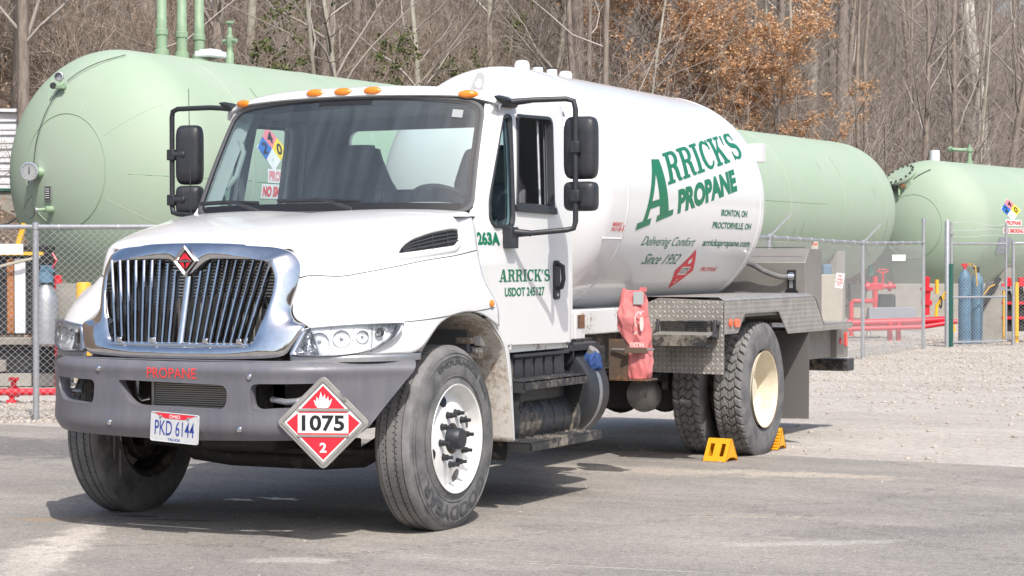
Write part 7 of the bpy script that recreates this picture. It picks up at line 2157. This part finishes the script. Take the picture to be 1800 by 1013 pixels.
tr = thing('red_trunk_pipe', 'thick red pipe on legs running behind the fence to the gate opening', 'pipeline', (*cam_xy(1590, 39), 0), FY)
mb = MB(); mb.tube([(-1.0, 0, .33), (.2, 0, .36), (.85, -.1, .40)], .065, 12); mb.build('pipe', 'red_pipe', tr)
mb = MB(); mb.tube([(-1.2, -.25, .22), (.3, -.2, .26), (.95, -.15, .36)], .045, 12); mb.build('lower_pipe', 'red_pipe', tr)
for x in (-.28, -.12): MB().box2((x-.035, -.1, 0), (x+.035, .05, .34), 'red_pipe').build('leg', 'red_pipe', tr)
mv = thing('red_valve_set', 'red and yellow valves under the near end of the second green tank', 'valves', (*cam_xy(1637, 44), 0), FY)
mb = MB(); mb.lathe([(0, .07), (.2, .07), (.22, .12), (.30, .12), (.32, .07), (.5, .09), (.52, .14), (.58, .14), (.6, .06), (.8, .08), (.82, 0)], 14, (-.10, 0, .35), (0, 0, 1)); mb.build('valve_stack', 'red_pipe', mv, angle=40)
mb = MB(); mb.tube([(.1, 0, .25), (.12, 0, .55), (.3, 0, .80), (.45, 0, .75)], .035, 8); mb.cyl((.12, 0, .8), (.12, 0, 1.1), .04, n=8); mb.tube([(.1, 0, .2), (.45, -.1, .18), (.47, -.1, .0)], .04, 8); mb.build('yellow_pipe', 'yellow_paint', mv)
mb = MB(); mb.tube([(.20+.0*math.cos(a), .12*math.cos(a), .62+.12*math.sin(a)) for a in np.linspace(0, 2*PI, 20, endpoint=False)], .015, 6, closed=True); mb.build('hand_wheel', 'dark_machine', mv)
for i, (px, lab, hh, rr) in enumerate(((1696, 'blue gas cylinder with red cap, left one behind the gate', 1.34, .115), (1716, 'blue gas cylinder leaning right of its twin behind the gate', 1.28, .11))):
    c = cam_xy(px, 37.2+i*.3); t = thing('gas_cylinder', lab, 'gas cylinder', (*c, 0), 0, 'blue gas cylinders behind the gate')
    m_ = MB(); m_.lathe([(0, rr*.95), (.03, rr), (hh-.18, rr), (hh-.09, rr*.82), (hh-.02, rr*.35), (hh, rr*.3)], 24, (0, 0, 0), (.02*i, 0, 1)); m_.build('bottle', 'blue_cylinder', t, angle=50)
    m_ = MB(); m_.lathe([(hh, .03), (hh+.05, .035), (hh+.10, .02), (hh+.11, 0)], 10, (.02*i*hh, 0, 0), (0, 0, 1)); m_.box((0, 0, hh+.08), (.12, .04, .04)); m_.build('valve', 'red_pipe' if i == 0 else 'dark_machine', t)
    if i == 0: m_ = MB(); m_.tube([(.03, 0, hh+.08), (.12, -.03, hh+.10), (.2, -.03, hh+.04), (.22, 0, hh-.3)], .012, 6); m_.lathe([(0, .035), (.03, .035)], 12, (.14, -.03, hh+.08), (0, -1, 0)); m_.build('regulator', 'yellow_paint', t)
ch_ = thing('conveyor', 'sloping dark beam resting against a grey concrete wedge behind the gate', 'beam', (*cam_xy(1738, 39), 0), FY)
MB().tube([(-.35, 0, .25), (.20, 0, 1.18)], .05, 6).build('beam', 'dark_machine', ch_)
mb = MB(); mb.prism([(-.30, 0), (.45, 0), (.45, 1.1), (.10, 1.1)], lambda u, v, d: (u, v*0+.1+d, v), 0, .5); mb.build('wedge', 'concrete', ch_)
MB().tube([(-.12, -.08, .85), (.0, -.08, 1.0), (.1, -.08, 1.05)], .012, 6).build('yellow_cord', 'yellow_paint', ch_)
cart = thing('cylinder_cart', 'red and yellow cylinder cart at the right edge behind the fence', 'cart', (*cam_xy(1785, 38), 0), FY)
mb = MB()
for z in (.45, .72, 1.05): mb.box((.2, 0, z), (.9, .05, .05))
mb.build('red_rack', 'red_pipe', cart)
for x in (-.20, .02, .25, .48): MB().box2((x-.03, -.05, 0), (x+.03, .05, .95 if x != .02 else 1.1)).build('yellow_upright', 'yellow_paint', cart)
for x in (-.10, .14, .38):
    m_ = MB(); m_.lathe([(.2, .09), (.8, .09), (.95, .04), (1.1, .04), (1.12, 0)], 14, (x, .15, 0), (0, 0, 1)); m_.build('small_cylinder', 'dark_machine', cart)
    MB().lathe([(1.05, .07), (1.18, .06), (1.19, 0)], 12, (x, .15, 0), (0, 0, 1)).build('red_cap', 'red_pipe', cart)
bw = thing('retaining_wall', 'low grey concrete wall under the second green tank', 'wall', (*cam_xy(1655, 50), 0), FY)
MB().box2((-2.2, 0, 0), (4.0, .3, .95)).build('wall_body', 'concrete', bw, bevel=.02)

# ---- loose stones on the gravel and the dusty edge
def stones(name, N, gen, smin, smax, label, m):
    ico = bmesh.new(); bmesh.ops.create_icosphere(ico, subdivisions=1, radius=1.0)
    bv = np.array([v.co[:] for v in ico.verts]); bf = np.array([[v.index for v in f.verts] for f in ico.faces]); ico.free()
    P = gen(N); s = smin*(smax/smin)**(rng.uniform(0, 1, N)**2.5)
    V = bv[None]*(1+rng.normal(0, .16, (N, len(bv), 1)))
    sc_ = np.stack([s*rng.uniform(.7, 1.3, N), s*rng.uniform(.7, 1.3, N), s*rng.uniform(.35, .75, N)], -1)
    V = V*sc_[:, None, :]; V[..., 2] += P[:, 2:3]+sc_[:, 2:3]*.3; V[..., 0] += P[:, 0:1]; V[..., 1] += P[:, 1:2]
    F = (bf[None]+(np.arange(N)*len(bv))[:, None, None]).reshape(-1, 3)
    o = bpy.data.objects.new(name, np_mesh(name, V.reshape(-1, 3), F, m, False)); COL.objects.link(o); tag(o, label, 'stones', kind='stuff')
island_mat('stone', [(.30, .265, .22), (.45, .41, .36), (.38, .33, .275), (.50, .46, .41), (.34, .305, .265)])
def cone(n, dlo, dhi, amin, amax, pw=1.0):
    D = dlo+(dhi-dlo)*rng.uniform(0, 1, n)**pw; a = rng.uniform(amin, amax, n); lat = np.tan(a)*D
    c_, s_ = math.cos(.4536), math.sin(.4536)
    return np.stack([6.3989-s_*D+c_*lat, -10.0876+c_*D+s_*lat, np.zeros(n)], -1)
def g1_(n):
    P = cone(n*6, 15, 40, -.02, .26); P = P[(P[:, 1] > 4.85)]; return P[:n]
def g2_(n):
    P = cone(n*6, 20, 42, .08, .26); P = P[(P[:, 1] > 8+rng.uniform(0, 1, len(P))**.6*10)]; return P[:n]
def g3_(n): return cone(n, 19.0, 22, -.26, -.15)+np.array([0, 0, 0])
def g4_(n):
    P = cone(n, 8.5, 16, -.26, .26); P[:, 2] = .006; return P[P[:, 1] < 4.8]
stones('yard_stones', 1500, g1_, .008, .035, 'pale stones scattered over the gravel yard', 'stone')
stones('fence_gravel', 12000, g2_, .010, .030, 'coarse pale gravel along the right fence', 'stone')
stones('left_gravel', 3000, g3_, .012, .035, 'coarse pale gravel along the left fence', 'stone')
P_ = g4_(500); stones('pavement_grit', len(P_), lambda n: P_, .003, .010, 'small grit scattered on the asphalt', 'stone')
# paint splash on the asphalt
m_ = MB()
for cx, cy, rx_, ry_ in ((.50, .20, .13, .05), (.30, .05, .09, .04)):
    px_, py_ = cx-1.0, cy+.6
    m_.add([(px_+rx_*(1+.35*math.sin(5*a+cx*9))*math.cos(a), py_+ry_*(1+.4*math.sin(7*a))*math.sin(a), .0085) for a in np.linspace(0, 2*PI, 28, endpoint=False)], [tuple(range(28))], 'white_sign')
ps = m_.build('paint_splash', 'white_sign'); tag(ps, kind='structure')
# wheel stop the splash as part of the ground
